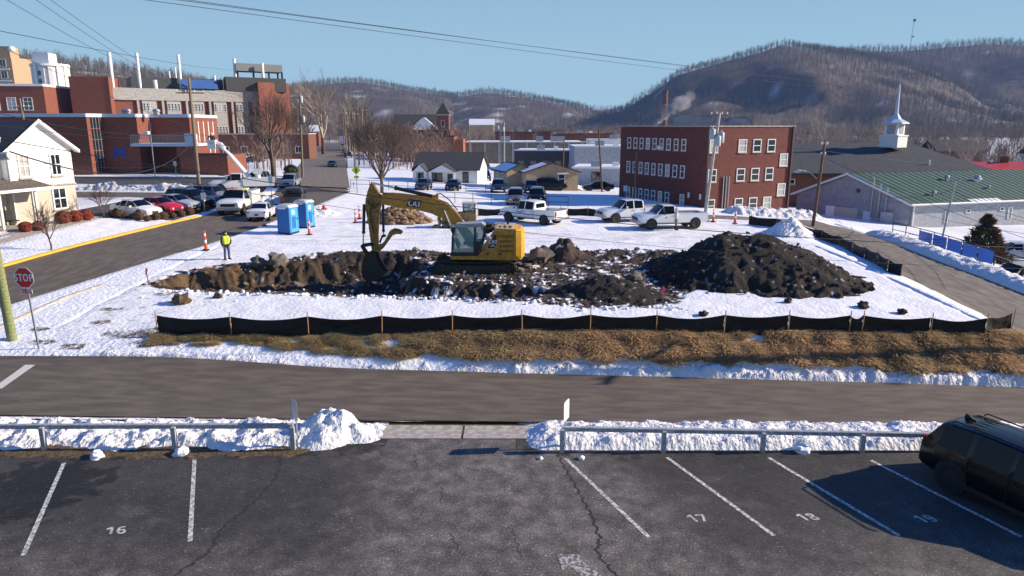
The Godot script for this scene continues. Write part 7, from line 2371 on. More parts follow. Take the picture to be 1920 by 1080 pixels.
	for k in 46:
		var s := (k + 0.5) / 46.0
		var m := MB.new()
		var p0 := rA.lerp(rB, s)
		var p1 := eA.lerp(eB, s)
		var w := (rB - rA).normalized() * 0.03
		m.quad(p0 - w, p1 - w, p1 - w + nn * 0.05, p0 - w + nn * 0.05); m.quad(p0 + w, p1 + w, p1 + w + nn * 0.05, p0 + w + nn * 0.05); m.quad(p0 - w + nn * 0.05, p0 + w + nn * 0.05, p1 + w + nn * 0.05, p1 - w + nn * 0.05)
		part("seam", m.mesh(), M["roof_green"], ro)
	for k in 6:
		var s := 0.21 + k * 0.018
		var m := MB.new()
		m.quad(rA.lerp(eA, 0.9) + (rB - rA) * s + nn * 0.06, rA.lerp(eA, 0.9) + (rB - rA) * (s + 0.014) + nn * 0.06, eA + (rB - rA) * (s + 0.014) + nn * 0.06, eA + (rB - rA) * s + nn * 0.06)
		part("snow_patch", m.mesh(), M["snow"], ro)
	var bb := MB.new()
	bb.tube([wA, rA], 0.13, 0.13, 4); bb.tube([rA, eA], 0.13, 0.13, 4); bb.tube([eA, eB], 0.12, 0.12, 4)
	part("roof_trim", bb.mesh(), M["trim_white"], g)
	for q in [[0.28, 0.3, 0.45], [0.36, 0.6, 0.3], [0.13, 0.75, 0.4], [0.17, 0.7, 0.15], [0.38, 0.35, 0.5]]:
		var v := MB.new()
		v.lathe([Vector2(0.2, -0.3), Vector2(0.2, 0.4), Vector2(0.38, 0.5), Vector2(0.3, 0.8), Vector2(0, 0.9)], 10)
		part("roof_vent", v.mesh(40), M["galvanised"], ro, Transform3D(Basis.IDENTITY.scaled(Vector3.ONE * q[2] * 1.8), rA.lerp(eA, q[1]) + (rB - rA) * q[0]))
	# openings of the front
	fbox(g, "garage_door", gt, Vector3(gl * 0.47, -1.55, 0.08), Vector3(2.7, 2.5, 0.1), mk("garage_tan", srgb(176, 172, 160), 0.6))
	fbox(g, "door", gt, Vector3(gl * 0.325, -1.5, 0.08), Vector3(1.1, 2.6, 0.1), M["trim_white"])
	fbox(g, "door", gt, Vector3(gl * 0.655, -1.7, 0.08), Vector3(0.9, 2.3, 0.1), M["pale_trim"])
	fbox(g, "wall_lamp", gt, Vector3(gl * 0.56, 0.75 + 1.1, 0.15), Vector3(0.35, 0.4, 0.3), M["trim_dark"])
	for k in 3: fbox(g, "service_mast", gt, Vector3(gl * (0.69 + 0.06 * k), 1.2 - k * 0.35, 0.3), Vector3(0.12, 4.6 - k * 0.4, 0.12), M["galvanised"])
	fbox(g, "cabinet", gt, Vector3(gl * 0.83, -1.2, 0.3), Vector3(1.3, 1.6, 0.5), M["block_grey"])
	fbox(g, "heat_pump", gt, Vector3(gl * 0.7, -2.4, 0.9), Vector3(1.3, 1.2, 1.0), M["trim_dark"])
	fbox(g, "heat_pump", gt, Vector3(gl * 0.12, -1.7, 0.7), Vector3(2.0, 0.9, 0.8), M["trim_dark"])
	var gs := face(g, gc, gc + ld * L, 0.0)
	for q in [[5.6, -1.75, 0.5, 1.5], [15.6, -1.6, 0.7, 1.5], [24.0, -1.6, 0.7, 1.5]]: window(g, gs, q[0], q[1], q[2], q[3], M["trim_white"], null, 0, 0, false)
	for q in [[8.9, -0.65], [14.2, -0.6]]: window(g, gs, q[0], q[1], 0.7, 0.5, M["trim_white"], null, 0, 0, false)
	fbox(g, "downpipe", gs, Vector3(0.5, -1.4, 0.1), Vector3(0.14, 4.0, 0.14), M["trim_white"])
	fbox(g, "wall_lamp", gs, Vector3(12.0, -1.5, 0.2), Vector3(0.3, 0.3, 0.4), M["trim_dark"])
	# red roof beyond
	var rd := building("red_roof_house", "low house with a bright red metal roof beyond the green roof", "house", Vector2(78, 112), -2.5)
	block(rd, "walls", [Vector2(70, 116), Vector2(92, 112), Vector2(94, 124), Vector2(72, 128)], -4, 1.9, M["siding"])
	gable_roof(rd, Vector2(70, 116), Vector2(92, 112), 12.0, 2.0, 3.5, 0.5, M["roof_red"])
	boxpart("chimney", M["brick_brown"], rd, loc(rd, Vector2(82, 120), 3.9), Vector3(0.9, 1.4, 0.9))

# ---------------------------------------------------------------- poles, wires, lamps
func pole(label: String, base: Vector2, y0: float, top: Vector3, r: float, mt: Material, arms: Array = [], cans: Array = []) -> Node3D:
	var o := thing("utility_pole", label, "utility pole", Vector3(base.x, y0, -base.y), 0.0, "")
	var e := top - o.position
	var b := MB.new()
	b.tube([Vector3(0, -0.6, 0), e * 0.5, e], r, r * 0.68, 10)
	part("shaft", b.mesh(40), mt, o)
	for a in arms:
		var p: Vector3 = e * a[0]
		var m := MB.new()
		m.box(p, Vector3(a[1], 0.13, 0.11), Basis(Vector3.UP, a[2]))
		var ao := part("crossarm", m.mesh(), M["wood_pole"], o)
		for k in 4:
			var s: float = a[1] * (k / 3.0 - 0.5) * 0.92
			var i := MB.new()
			i.lathe([Vector2(0.02, 0), Vector2(0.07, 0.03), Vector2(0.04, 0.09), Vector2(0.07, 0.14), Vector2(0.03, 0.22), Vector2(0, 0.23)], 8, p + Basis(Vector3.UP, a[2]) * Vector3(s, 0.06, 0))
			part("insulator", i.mesh(40), M["trim_white"], ao)
	for c in cans:
		var m := MB.new()
		m.lathe([Vector2(0, 0), Vector2(0.27, 0.02), Vector2(0.28, 0.85), Vector2(0.22, 0.95), Vector2(0.08, 1.0), Vector2(0.06, 1.15), Vector2(0, 1.16)], 14, e * c[0] + Vector3(c[1], -0.4, c[2]))
		part("transformer", m.mesh(40), M["can_grey"], o)
	return o

func lamp_arm(o: Node3D, y: float, dx: float, dz: float, rise: float) -> void:
	var b := MB.new()
	b.tube([Vector3(0, y, 0), Vector3(dx * 0.4, y + rise * 0.75, dz * 0.4), Vector3(dx * 0.8, y + rise, dz * 0.8), Vector3(dx, y + rise, dz)], 0.05, 0.04, 6)
	var a := part("lamp_arm", b.mesh(40), M["galvanised"], o)
	var m := MB.new()
	m.lathe([Vector2(0, 0.16), Vector2(0.16, 0.12), Vector2(0.24, 0.02), Vector2(0.2, -0.04), Vector2(0.1, -0.14), Vector2(0, -0.17)], 12)
	part("lamp_head", m.mesh(40), M["galvanised"], a, Transform3D(Basis.IDENTITY.scaled(Vector3(1.7, 1, 1)), Vector3(dx + 0.25 * signf(dx), y + rise - 0.02, dz)))

func build_poles() -> void:
	mk("can_grey", srgb(170, 174, 178), 0.5)
	var wp: Material = M["wood_pole"]
	var p1 := pole("thick greenish wooden pole beside the stop sign at the left edge", Vector2(-21.65, 29.5), 0.3, Vector3(-22.1, 15.4, -29.6), 0.21, M["wood_green"], [[0.93, 2.4, 0.3]])
	var fit := MB.new()
	fit.cyl(Vector3(0.3, 8.0, 0.3), Vector3(1.35, 8.12, 0.35), 0.16, 14)
	part("splice_can", fit.mesh(40), M["can_grey"], p1)
	var gl := MB.new()
	gl.lathe([Vector2(0, -0.25), Vector2(0.2, -0.15), Vector2(0.26, 0.05), Vector2(0.18, 0.22), Vector2(0, 0.27)], 14, Vector3(0.9, 8.75, 0.5))
	part("lamp_globe", gl.mesh(40), M["trim_white"], p1)
	pole("wooden pole out of view at the right, shadowing the road bank", Vector2(23.4, 28.3), -0.6, Vector3(23.9, 9.5, -28.9), 0.17, wp, [[0.9, 2.2, 1.2]], [[0.75, 0.3, 0.1]])  # out of view; ends the front wires and throws shadow bands over the bank
	pole("tall wooden pole with crossarm behind the parked cars", Vector2(-31.9, 72.9), 2.0, Vector3(-31.9, 14.2, -72.9), 0.19, wp, [[0.88, 2.6, 0.35], [0.45, 0.6, 0.3]])
	var p3 := pole("street pole with transformer and lamp beside the far street", Vector2(-34.2, 117.0), 1.0, Vector3(-33.8, 14.9, -117), 0.2, wp, [[0.93, 2.8, 0.2]], [[0.68, 0.5, 0.1], [0.9, 0.3, 0.3]])
	lamp_arm(p3, 8.6, 2.2, 0.3, 0.7)
	pole("grey pole with two transformers before the brick office", Vector2(17.9, 66.0), 0.85, Vector3(18.75, 10.7, -66.0), 0.17, M["precast"], [[0.98, 1.6, 0.1]], [[0.8, -0.42, 0.2], [0.77, 0.42, 0.2], [0.74, 0.1, 0.4]])
	var p5 := pole("dark brown pole with a lamp arm before the grey gable", Vector2(27.5, 64.6), 0.3, Vector3(27.9, 8.2, -64.6), 0.16, M["wood_brown"], [[0.96, 0.7, 0.3], [0.85, 0.5, 0.3]])
	lamp_arm(p5, 4.6, -1.7, 0.3, 0.75)
	pole("bare brown post left of the brick office front", Vector2(13.7, 80.2), 0.2, Vector3(13.85, 6.75, -80.2), 0.15, M["wood_brown"])
	var p7 := pole("slim metal street lamp in front of the green-roofed building", Vector2(35.5, 58.4), -1.6, Vector3(36.2, 5.3, -58.4), 0.09, M["galvanised"])
	p7.set_meta("category", "street lamp")
	lamp_arm(p7, 6.6, 2.1, 0.2, 0.35)
	pole("dark leaning pole by the grey garage, left of the brick office", Vector2(13.5, 106.7), 0.0, Vector3(12.45, 9.3, -105), 0.15, M["wood_brown"])
	pole("thin dark pole beside the tan cottage gable", Vector2(8.6, 122.0), -0.2, Vector3(9.0, 7.4, -125), 0.13, M["wood_brown"])
	pole("wooden pole with crossarm behind the white house roof", Vector2(-63.6, 95.5), 1.8, Vector3(-63.7, 13.0, -95), 0.18, wp, [[0.9, 2.0, 0.1]])
	for q in [[Vector2(-34.6, 151), 12.6, "first pole on the right of the far street"], [Vector2(-30.6, 140), 12.2, "second pole on the right of the far street"], [Vector2(-35.0, 165), 13.8, "third pole on the right of the far street, of a close pair"], [Vector2(-33.9, 165), 13.6, "fourth pole on the right of the far street, of a close pair"], [Vector2(-11.2, 190), 10.1, "wooden pole in front of the grey warehouse, left one"], [Vector2(-47.5, 205), 12.0, "small far pole on the right of the street"], [Vector2(-74.0, 250), 12.0, "small far pole on the left of the street"], [Vector2(-62.0, 260), 11.0, "small distant pole by the street end"], [Vector2(38, 190), 10.0, "thin pole behind the brick office, far left"]]:
		pole(q[2], q[0], land(q[0].x, q[0].y), Vector3(q[0].x, q[1], -q[0].y), 0.17, wp, [[0.94, 2.2, 0.15]])
	var dp := pole("twin pole with switchgear before the grey warehouse", Vector2(-2.9, 185), -1.0, Vector3(-2.9, 10.6, -185), 0.2, M["precast"], [[0.95, 2.0, 0.1], [0.8, 1.6, 0.1]], [[0.85, -0.6, 0.2], [0.82, 0.7, 0.2]])
	var d2 := MB.new()
	d2.tube([Vector3(0.9, -0.5, 0), Vector3(0.9, 11.4, 0)], 0.2, 0.16, 8)
	part("second_shaft", d2.mesh(40), M["precast"], dp)
	# mast on the back hill
	var ms := thing("radio_mast", "thin radio mast on the skyline of the right hill", "radio mast", Vector3(925.0, 170.0, -1735))
	var mb := MB.new()
	mb.tube([Vector3(0, 0, 0), Vector3(4.0, 76, 0)], 1.0, 0.6, 4)
	part("mast", mb.mesh(), M["galvanised"], ms)
	var mc := MB.new()
	mc.box(Vector3(4.2, 76, 0), Vector3(4.5, 5, 4)); mc.box(Vector3(4.8, 40, 0), Vector3(4.0, 2.5, 3))
	part("antenna_drum", mc.mesh(), M["trim_dark"], ms)
	for q in WIRES:
		var b := MB.new()
		var pts := []
		var a: Vector3 = q[1]
		var c: Vector3 = q[2]
		for k in 25:
			var t := k / 24.0
			var p := a.lerp(c, t)
			p.y -= 4.0 * t * (1.0 - t) * q[3]
			pts.append(p)
		b.tube(pts, q[4], q[4], 4, false)
		var o := part("overhead_wire", b.mesh(), M["wire"])
		tag(o, q[0], "wire", "overhead wires")

const WIRES := [
		["upper of the high lines crossing the whole sky", Vector3(-16.03, 14.80, -30.0), Vector3(67.01, 15.51, -125.0), 0.30, 0.012],
		["second of the high lines crossing the whole sky", Vector3(-16.13, 14.98, -31.0), Vector3(68.11, 15.34, -127.0), 0.30, 0.012],
		["lowest of the high lines crossing the whole sky", Vector3(-16.86, 14.90, -31.5), Vector3(67.14, 14.46, -125.0), 0.30, 0.012],
		["line from the left edge to the campus roof", Vector3(-28.98, 14.83, -40.0), Vector3(-74.89, 24.20, -200.0), 0.50, 0.020],
		["steep line from the top left to the street pole, first", Vector3(-19.29, 14.49, -28.0), Vector3(-31.71, 13.03, -72.6), 0.50, 0.012],
		["steep line from the top left to the street pole, second", Vector3(-18.11, 14.49, -28.0), Vector3(-31.99, 12.93, -72.6), 0.40, 0.012],
		["steep line from the top left to the street pole, third", Vector3(-17.43, 14.40, -28.0), Vector3(-31.44, 13.09, -72.6), 0.40, 0.012],
		["line from the left edge down past the hill to the street pole", Vector3(-20.99, 12.88, -30.0), Vector3(-32.03, 9.34, -72.6), 0.20, 0.013],
		["sagging line from the left edge across the white roof to the street pole", Vector3(-23.58, 10.23, -33.0), Vector3(-31.95, 9.08, -72.6), 0.70, 0.015],
		["lower sagging line from the left edge to the street pole", Vector3(-23.67, 9.67, -33.0), Vector3(-31.94, 8.72, -72.6), 0.50, 0.012],
		["thick black line crossing the whole site in front", Vector3(-20.73, 9.17, -28.5), Vector3(22.90, 4.54, -29.5), 0.85, 0.016],
		["thin line crossing low over the site", Vector3(-20.77, 8.92, -28.5), Vector3(23.05, 3.65, -29.5), 1.05, 0.008],
		["heavy cable bundle sagging from the left edge to the street pole", Vector3(-20.86, 8.54, -30.0), Vector3(-31.96, 7.99, -72.6), 1.90, 0.035],
		["thin line from the left edge over the house wall", Vector3(-21.74, 8.30, -30.0), Vector3(-31.92, 6.20, -72.6), 0.60, 0.010],
		["line from the street pole to the next pole up the street", Vector3(-31.62, 13.44, -72.6), Vector3(-34.32, 13.99, -117.0), 0.50, 0.012],
		["second line from the street pole up the street", Vector3(-31.54, 13.14, -72.6), Vector3(-33.99, 13.82, -117.0), 0.70, 0.012],
		["cable from the street pole up the street", Vector3(-31.87, 8.82, -72.6), Vector3(-33.91, 7.34, -117.0), 0.60, 0.020],
		["low cable from the street pole past the bare tree", Vector3(-31.88, 8.19, -72.6), Vector3(-33.98, 6.24, -117.0), 0.70, 0.020],
		["line from the brown pole along the brick office to the red roof", Vector3(15.77, 9.53, -105.0), Vector3(27.99, 7.37, -64.7), 0.30, 0.012],
		["line from the brown pole over the black roof", Vector3(27.99, 7.37, -64.7), Vector3(71.02, 3.37, -112.0), 0.20, 0.012],
		["line from the brown pole down over the green roof", Vector3(28.09, 6.75, -64.7), Vector3(31.38, 2.62, -40.0), 0.30, 0.014],
		["service drop from the brown pole to the grey gable", Vector3(28.06, 6.57, -64.7), Vector3(44.38, 3.02, -88.0), 0.20, 0.014],
		["second line over the green roof to the right edge", Vector3(40.52, 3.62, -80.0), Vector3(34.28, 3.27, -44.0), 0.30, 0.012],
		["cable from the street lamp across the grey wall", Vector3(36.10, 4.37, -58.4), Vector3(31.13, 4.03, -40.0), 0.30, 0.014],
		["lacy cable from the gable to the street lamp", Vector3(44.02, 1.45, -84.0), Vector3(36.04, 4.45, -58.4), 0.40, 0.025],
		["low line across the side road to the right edge", Vector3(21.20, 1.11, -61.0), Vector3(32.85, 2.85, -42.0), 0.35, 0.014],
		["lowest line across the side road", Vector3(36.71, 2.01, -66.0), Vector3(31.25, 3.36, -40.0), 0.30, 0.012]]

# ---------------------------------------------------------------- trees and shrubs
func grow(b: MB, rng: RandomNumberGenerator, p: Vector3, dir: Vector3, l: float, r: float, lev: int, kids: Array, spread: float, up: float) -> void:
	var bend := Vector3(rng.randf_range(-1, 1), rng.randf_range(-0.3, 0.6), rng.randf_range(-1, 1)) * l * 0.12
	var m := p + dir * l * 0.5 + bend
	var e := p + dir * l + bend * 0.6
	var thin := maxf(r * 0.56, 0.008)
	b.tube([p, m, e], r, thin, 5 if lev == 0 else 3, false)
	if lev >= kids.size(): return
	for k in kids[lev]:
		var t := 1.0 if k == 0 else rng.randf_range(0.35, 1.0)
		var q := m.lerp(e, (t - 0.5) * 2.0) if t > 0.5 else p.lerp(m, t * 2.0)
		var a := rng.randf() * TAU
		var side := dir.cross(Vector3(cos(a), 0.2, sin(a))).normalized()
		var nd := (dir + side * spread * rng.randf_range(0.5, 1.25) + Vector3.UP * up).normalized()
		grow(b, rng, q, nd, l * rng.randf_range(0.55, 0.82), thin * rng.randf_range(0.62, 0.9), lev + 1, kids, spread, up)

func bare_tree(called: String, label: String, at: Vector3, h: float, r: float, kids: Array, spread: float, up: float, seed_: int, mt: Material, stems: int = 1) -> Node3D:
	var o := thing(called, label, "tree", at)
	var rng := RandomNumberGenerator.new()
	rng.seed = seed_
	var tr := MB.new()
	tr.tube([Vector3(0, -0.3, 0), Vector3(0.05, h * 0.1, 0), Vector3(0.0, h * 0.2, 0.05)], r * 1.25, r * 0.9, 10, false)
	part("trunk", tr.mesh(40), M["bark"], o)
	var b := MB.new()
	for s in stems:
		var a := TAU * s / stems + rng.randf() * 0.7
		var lean := 0.0 if s == 0 else rng.randf_range(0.35, 0.75)
		grow(b, rng, Vector3(0, h * (0.17 + 0.03 * (s % 3)), 0), Vector3(cos(a) * lean, 1, sin(a) * lean).normalized(), h * 0.3, r * 0.75, 0, kids, spread, up)
	part("crown", b.mesh(), mt, o)
	return o

# round clipped shrub: dense small leaves over a dark core
func shrub_mesh(seed_: int, n: int, r: float) -> ArrayMesh:
	var rng := RandomNumberGenerator.new()
	rng.seed = seed_
	var b := MB.new()
	for k in n:
		var v := Vector3(rng.randfn(), rng.randfn(), rng.randfn()).normalized()
		v.y = absf(v.y) if v.y < -0.5 else v.y
		var p := v * r * rng.randf_range(0.72, 1.04)
		p.y = p.y * 0.9 + r * 0.75
		var s := r * rng.randf_range(0.1, 0.2)
		var a := Vector3(rng.randfn(), rng.randfn(), rng.randfn()).normalized()
		var c := a.cross(v).normalized() * s
		var d := v.cross(c).normalized() * s * 0.6
		b.quad(p - c, p + d, p + c, p - d)
	return b.mesh()

func build_trees() -> void:
	bare_tree("bare_tree", "large bare spreading tree left of the far street", Vector3(-36.6, land(-36.6, 110) + 0.05, -110.0), 14.0, 0.36, [4, 5, 4, 4, 2], 0.6, 0.08, 21, M["twig"], 5)
	bare_tree("bare_tree", "bushy bare tree in the middle, behind the excavator boom", Vector3(-16.6, land(-16.6, 91) + 0.05, -91.0), 9.6, 0.2, [4, 5, 4, 4, 2], 0.55, 0.1, 22, M["twig"], 8)
	bare_tree("bare_tree", "small bare tree on the lawn nearest the stop sign", Vector3(-30.4, ground(-30.4, 46.2), -46.2), 3.4, 0.05, [5, 4, 4], 0.6, 0.2, 23, M["twig"], 5)
	bare_tree("bare_tree", "small bare tree on the lawn beside the white sedan", Vector3(-34.4, ground(-34.4, 60.0), -59.6), 3.0, 0.05, [5, 4, 4], 0.7, 0.15, 24, M["twig"], 5)
	bare_tree("bare_tree", "tall pale bare tree above the campus block end", Vector3(-58.0, 0.5, -222.0), 27.0, 0.5, [4, 5, 4, 4], 0.55, 0.12, 25, M["twig_pale"], 4)
	for q in [[52.0, 178.0, 13.0, "first"], [58.0, 172.0, 15.0, "second"], [64.5, 176.0, 14.0, "third"], [72.0, 170.0, 15.5, "fourth"], [79.0, 174.0, 15.0, "fifth"], [86.0, 168.0, 15.5, "sixth"], [93.0, 172.0, 14.5, "seventh"], [101.0, 160.0, 12.0, "eighth"]]:
		bare_tree("white_barked_tree", q[3] + " pale bare tree from the left behind the church hall roof", Vector3(q[0], -3.0, -q[1]), q[2] * 1.05, 0.35, [4, 4, 4, 3], 0.5, 0.2, int(q[0]), M["twig_pale"], 4).set_meta("group", "pale trees behind the church hall")
	# thickets and gardens of the town, too many to count
	var rng := RandomNumberGenerator.new()
	rng.seed = 33
	var zones := [[Rect2(66, 128, 90, 150), 700, 7.0, [Color(0.16, 0.12, 0.095), Color(0.22, 0.17, 0.14)], "brown bare thicket beyond the green and red roofs"], [Rect2(-36, 150, 22, 70), 130, 8.0, [Color(0.2, 0.13, 0.1), Color(0.16, 0.12, 0.1)], "bare street trees right of the far street"], [Rect2(-130, 240, 330, 175), 1500, 8.0, [Color(0.15, 0.11, 0.09), Color(0.2, 0.15, 0.12)], "bare garden trees among the far roofs of the town"], [Rect2(-80, 226, 28, 60), 120, 15.0, [Color(0.17, 0.14, 0.12), Color(0.22, 0.18, 0.15)], "tall bare trees behind the campus block end"], [Rect2(-500, 420, 1300, 500), 5200, 11.0, [Color(0.15, 0.115, 0.095), Color(0.19, 0.15, 0.125)], "bare riverside woods at the foot of the hills"], [Rect2(-50, 128, 12, 45), 40, 6.5, [Color(0.16, 0.11, 0.09), Color(0.2, 0.14, 0.11)], "bare bushes before the long brick range"]]
	for z in zones:
		var tf := []
		var cs := []
		var rc: Rect2 = z[0]
		while tf.size() < z[1]:
			var x := rng.randf_range(rc.position.x, rc.end.x)
			var d := rng.randf_range(rc.position.y, rc.end.y)
			if off_road(x, d) < 1.5 and d < 420.0: 
				if rng.randf() < 0.9: continue
				tf.append(Transform3D(Basis.IDENTITY.scaled(Vector3.ONE * 0.01), Vector3(x, -30, -d))); cs.append(Color.BLACK); continue
			var s: float = z[2] * rng.randf_range(0.55, 1.3)
			tf.append(Transform3D(Basis(Vector3.UP, rng.randf() * TAU).scaled(Vector3(s * 1.3, s, s * 1.3)), Vector3(x, land(x, d) - 0.2 if d < 420 else -3.1, -d)))
			cs.append(z[3][rng.randi() % 2] * rng.randf_range(0.7, 1.25))
		scatter("bare_thicket", far_tree(2), tf, M["far_tree"], z[4], "woods", cs)
	# shrubs
	var sm1 := mkn("shrub_brown", srgb(64, 46, 34), srgb(110, 80, 54), 3.0, 0.95, 0.0, 551)
	var sm2 := mkn("shrub_red", srgb(96, 38, 24), srgb(146, 64, 40), 3.0, 0.95, 0.0, 552)
	var sm3 := mkn("shrub_gold", srgb(120, 88, 28), srgb(176, 130, 44), 3.0, 0.95, 0.0, 553)
	var sm4 := mkn("shrub_green", srgb(44, 50, 30), srgb(78, 82, 48), 3.0, 0.95, 0.0, 554)
	var mesh_a := shrub_mesh(1, 700, 0.42)
	var corem := blob(0.34, 71, 0.95, 0.1)
	var put := func(label: String, x: float, d: float, s: float, mt: Material, grp: String) -> void:
		var o := thing("shrub", label, "shrub", Vector3(x, ground(x, d) - 0.02, -d), x, grp)
		part("foliage", mesh_a, mt, o, Transform3D(Basis.IDENTITY.scaled(Vector3.ONE * s), Vector3.ZERO))
		part("inner_foliage", corem, mt, o, Transform3D(Basis.IDENTITY.scaled(Vector3.ONE * s), Vector3(0, 0.3 * s, 0)))
	var row := [[-34.0, 60.3], [-33.1, 59.6], [-32.3, 59.1], [-31.3, 58.9], [-30.8, 58.4], [-29.9, 58.0], [-29.6, 58.9], [-29.4, 59.7], [-29.1, 60.8], [-28.9, 61.9], [-28.7, 63.1], [-28.5, 64.4], [-28.3, 65.7]]
	var ord := ["first", "second", "third", "fourth", "fifth", "sixth", "seventh", "eighth", "ninth", "tenth", "eleventh", "twelfth", "thirteenth"]
	for k in row.size(): put.call(ord[k] + " brown clipped shrub from the left along the parked cars", row[k][0], row[k][1], 0.9 + 0.2 * sin(k * 2.1), sm1, "clipped shrubs before the parked cars")
	put.call("russet shrub at the house wall, left of two groups", -35.6, 51.6, 1.15, sm2, "russet shrubs at the house")
	put.call("russet shrub at the house wall beside the left one", -35.1, 52.3, 1.1, sm2, "russet shrubs at the house")
	put.call("tall russet shrub below the stone wall window, left", -35.3, 55.6, 1.5, sm2, "russet shrubs at the house")
	put.call("russet shrub below the stone wall window, middle", -34.9, 56.6, 1.35, sm2, "russet shrubs at the house")
	put.call("russet shrub below the stone wall window, right", -34.6, 57.6, 1.3, sm2, "russet shrubs at the house")
	put.call("golden shrub behind the parked cars, left one", -29.2, 74.0, 1.7, sm3, "golden shrubs")
	put.call("golden shrub behind the parked cars, right one", -27.9, 74.4, 1.8, sm3, "golden shrubs")
	put.call("dark green evergreen bush under the street pole", -36.2, 117.5, 3.0, sm4, "")
	put.call("low green bush in front of the bare street tree", -30.9, 92.3, 1.2, sm4, "")
	# juniper by the grey wall
	var o := thing("juniper", "pointed rusty green juniper by the long grey wall", "tree", Vector3(37.7, -1.9, -56.0))
	o.scale = Vector3(1.35, 1.12, 1.35)
	var r2 := RandomNumberGenerator.new()
	r2.seed = 44
	for g in 2:
		var b := MB.new()
		for k in 5200:
			var y := pow(r2.randf(), 1.35) * 4.0
			var rad := 1.75 * pow(maxf(0.0, 1.0 - y / 4.05), 0.8) * (1.0 if y > 0.5 else 0.75 + y * 0.5)
			if y > 2.8: rad *= 0.75 + 0.45 * sin(y * 9.0)
			var a := r2.randf() * TAU
			rad *= 0.85 + 0.25 * sin(a * 5.0 + y * 3.0)
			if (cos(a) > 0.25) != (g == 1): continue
			var q := rad * sqrt(r2.randf_range(0.35, 1.0))
			var p := Vector3(cos(a) * q, y, sin(a) * q)
			var d := (Vector3(cos(a), 0.9, sin(a)) + Vector3(r2.randfn(), r2.randfn(), r2.randfn()) * 0.35).normalized() * 0.28
			var s := d.cross(Vector3(r2.randfn(), r2.randfn(), r2.randfn())).normalized() * 0.06
			b.tri(p - s, p + s, p + d)
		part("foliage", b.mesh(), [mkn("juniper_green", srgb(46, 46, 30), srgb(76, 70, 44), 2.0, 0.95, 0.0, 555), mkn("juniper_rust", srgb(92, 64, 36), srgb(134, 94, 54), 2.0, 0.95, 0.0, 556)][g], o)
	var tk := MB.new()
	tk.tube([Vector3(0, -0.4, 0), Vector3(0, 3.8, 0)], 0.16, 0.02, 8)
	part("trunk", tk.mesh(40), M["bark"], o)

# ---------------------------------------------------------------- signs, cones, rails, kerbs
func tube_cone(label: String, at: Vector3, h: float) -> void:
	var o := thing("traffic_cone", label, "traffic cone", at, 0.0, "orange traffic channelisers")
	var b := MB.new()
	b.lathe([Vector2(0, 0.0), Vector2(0.24, 0.0), Vector2(0.24, 0.06), Vector2(0.1, 0.08)], 8)
	part("base", b.mesh(), M["rubber"], o)
	var seg := [0.08, 0.42, 0.58, 0.78, 0.92, 1.0]
	for k in 5:
		var y0: float = lerpf(0.07, h, (seg[k] - 0.08) / 0.92)
		var y1: float = lerpf(0.07, h, (seg[k + 1] - 0.08) / 0.92)
		var m := MB.new()
		m.lathe([Vector2(0.115 - 0.06 * y0 / h, y0), Vector2(0.115 - 0.06 * y1 / h, y1)], 14)
		part("orange_band" if k % 2 == 0 else "white_band", m.mesh(40), M["orange"] if k % 2 == 0 else M["reflective"], o)
	var c := MB.new()
	c.lathe([Vector2(0.055, h), Vector2(0.03, h + 0.03), Vector2(0, h + 0.035)], 12)
	part("cap", c.mesh(40), M["orange"], o)

func flag_stake(label: String, x: float, d: float, y: float) -> void:
	var o := thing("survey_stake", label, "survey stake", Vector3(x, y, -d), 0.0, "survey stakes with pink ribbon")
	boxpart("stake", M["stake_wood"], o, Vector3(0, 0.35, 0), Vector3(0.05, 1.0, 0.03), Basis(Vector3(0, 0, 1), 0.06))
	var b := MB.new()
	b.quad(Vector3(-0.02, 0.85, 0.03), Vector3(0.1, 0.78, 0.05), Vector3(0.02, 0.45, 0.08), Vector3(-0.08, 0.5, 0.04))
	part("ribbon", b.mesh(), mk("pink", srgb(226, 72, 100), 0.6), o)

func rail_fence(label: String, pts: Array, h: float, rails: int, y_of: Callable, mt: Material, post_r: float = 0.035) -> Node3D:
	var o := thing("rail_fence", label, "fence")
	for i in pts.size():
		var p: Vector2 = pts[i]
		var y: float = y_of.call(p.x, p.y)
		var b := MB.new()
		b.tube([Vector3(p.x, y - 0.2, -p.y), Vector3(p.x, y + h, -p.y)], post_r, post_r, 6)
		part("post", b.mesh(), mt, o)
	for k in rails:
		var b := MB.new()
		var line := []
		for p in pts: line.append(Vector3(p.x, y_of.call(p.x, p.y) + h * (1.0 - float(k) / rails), -p.y))
		b.tube(line, post_r * 0.9, post_r * 0.9, 5)
		part("rail", b.mesh(), mt, o)
	return o

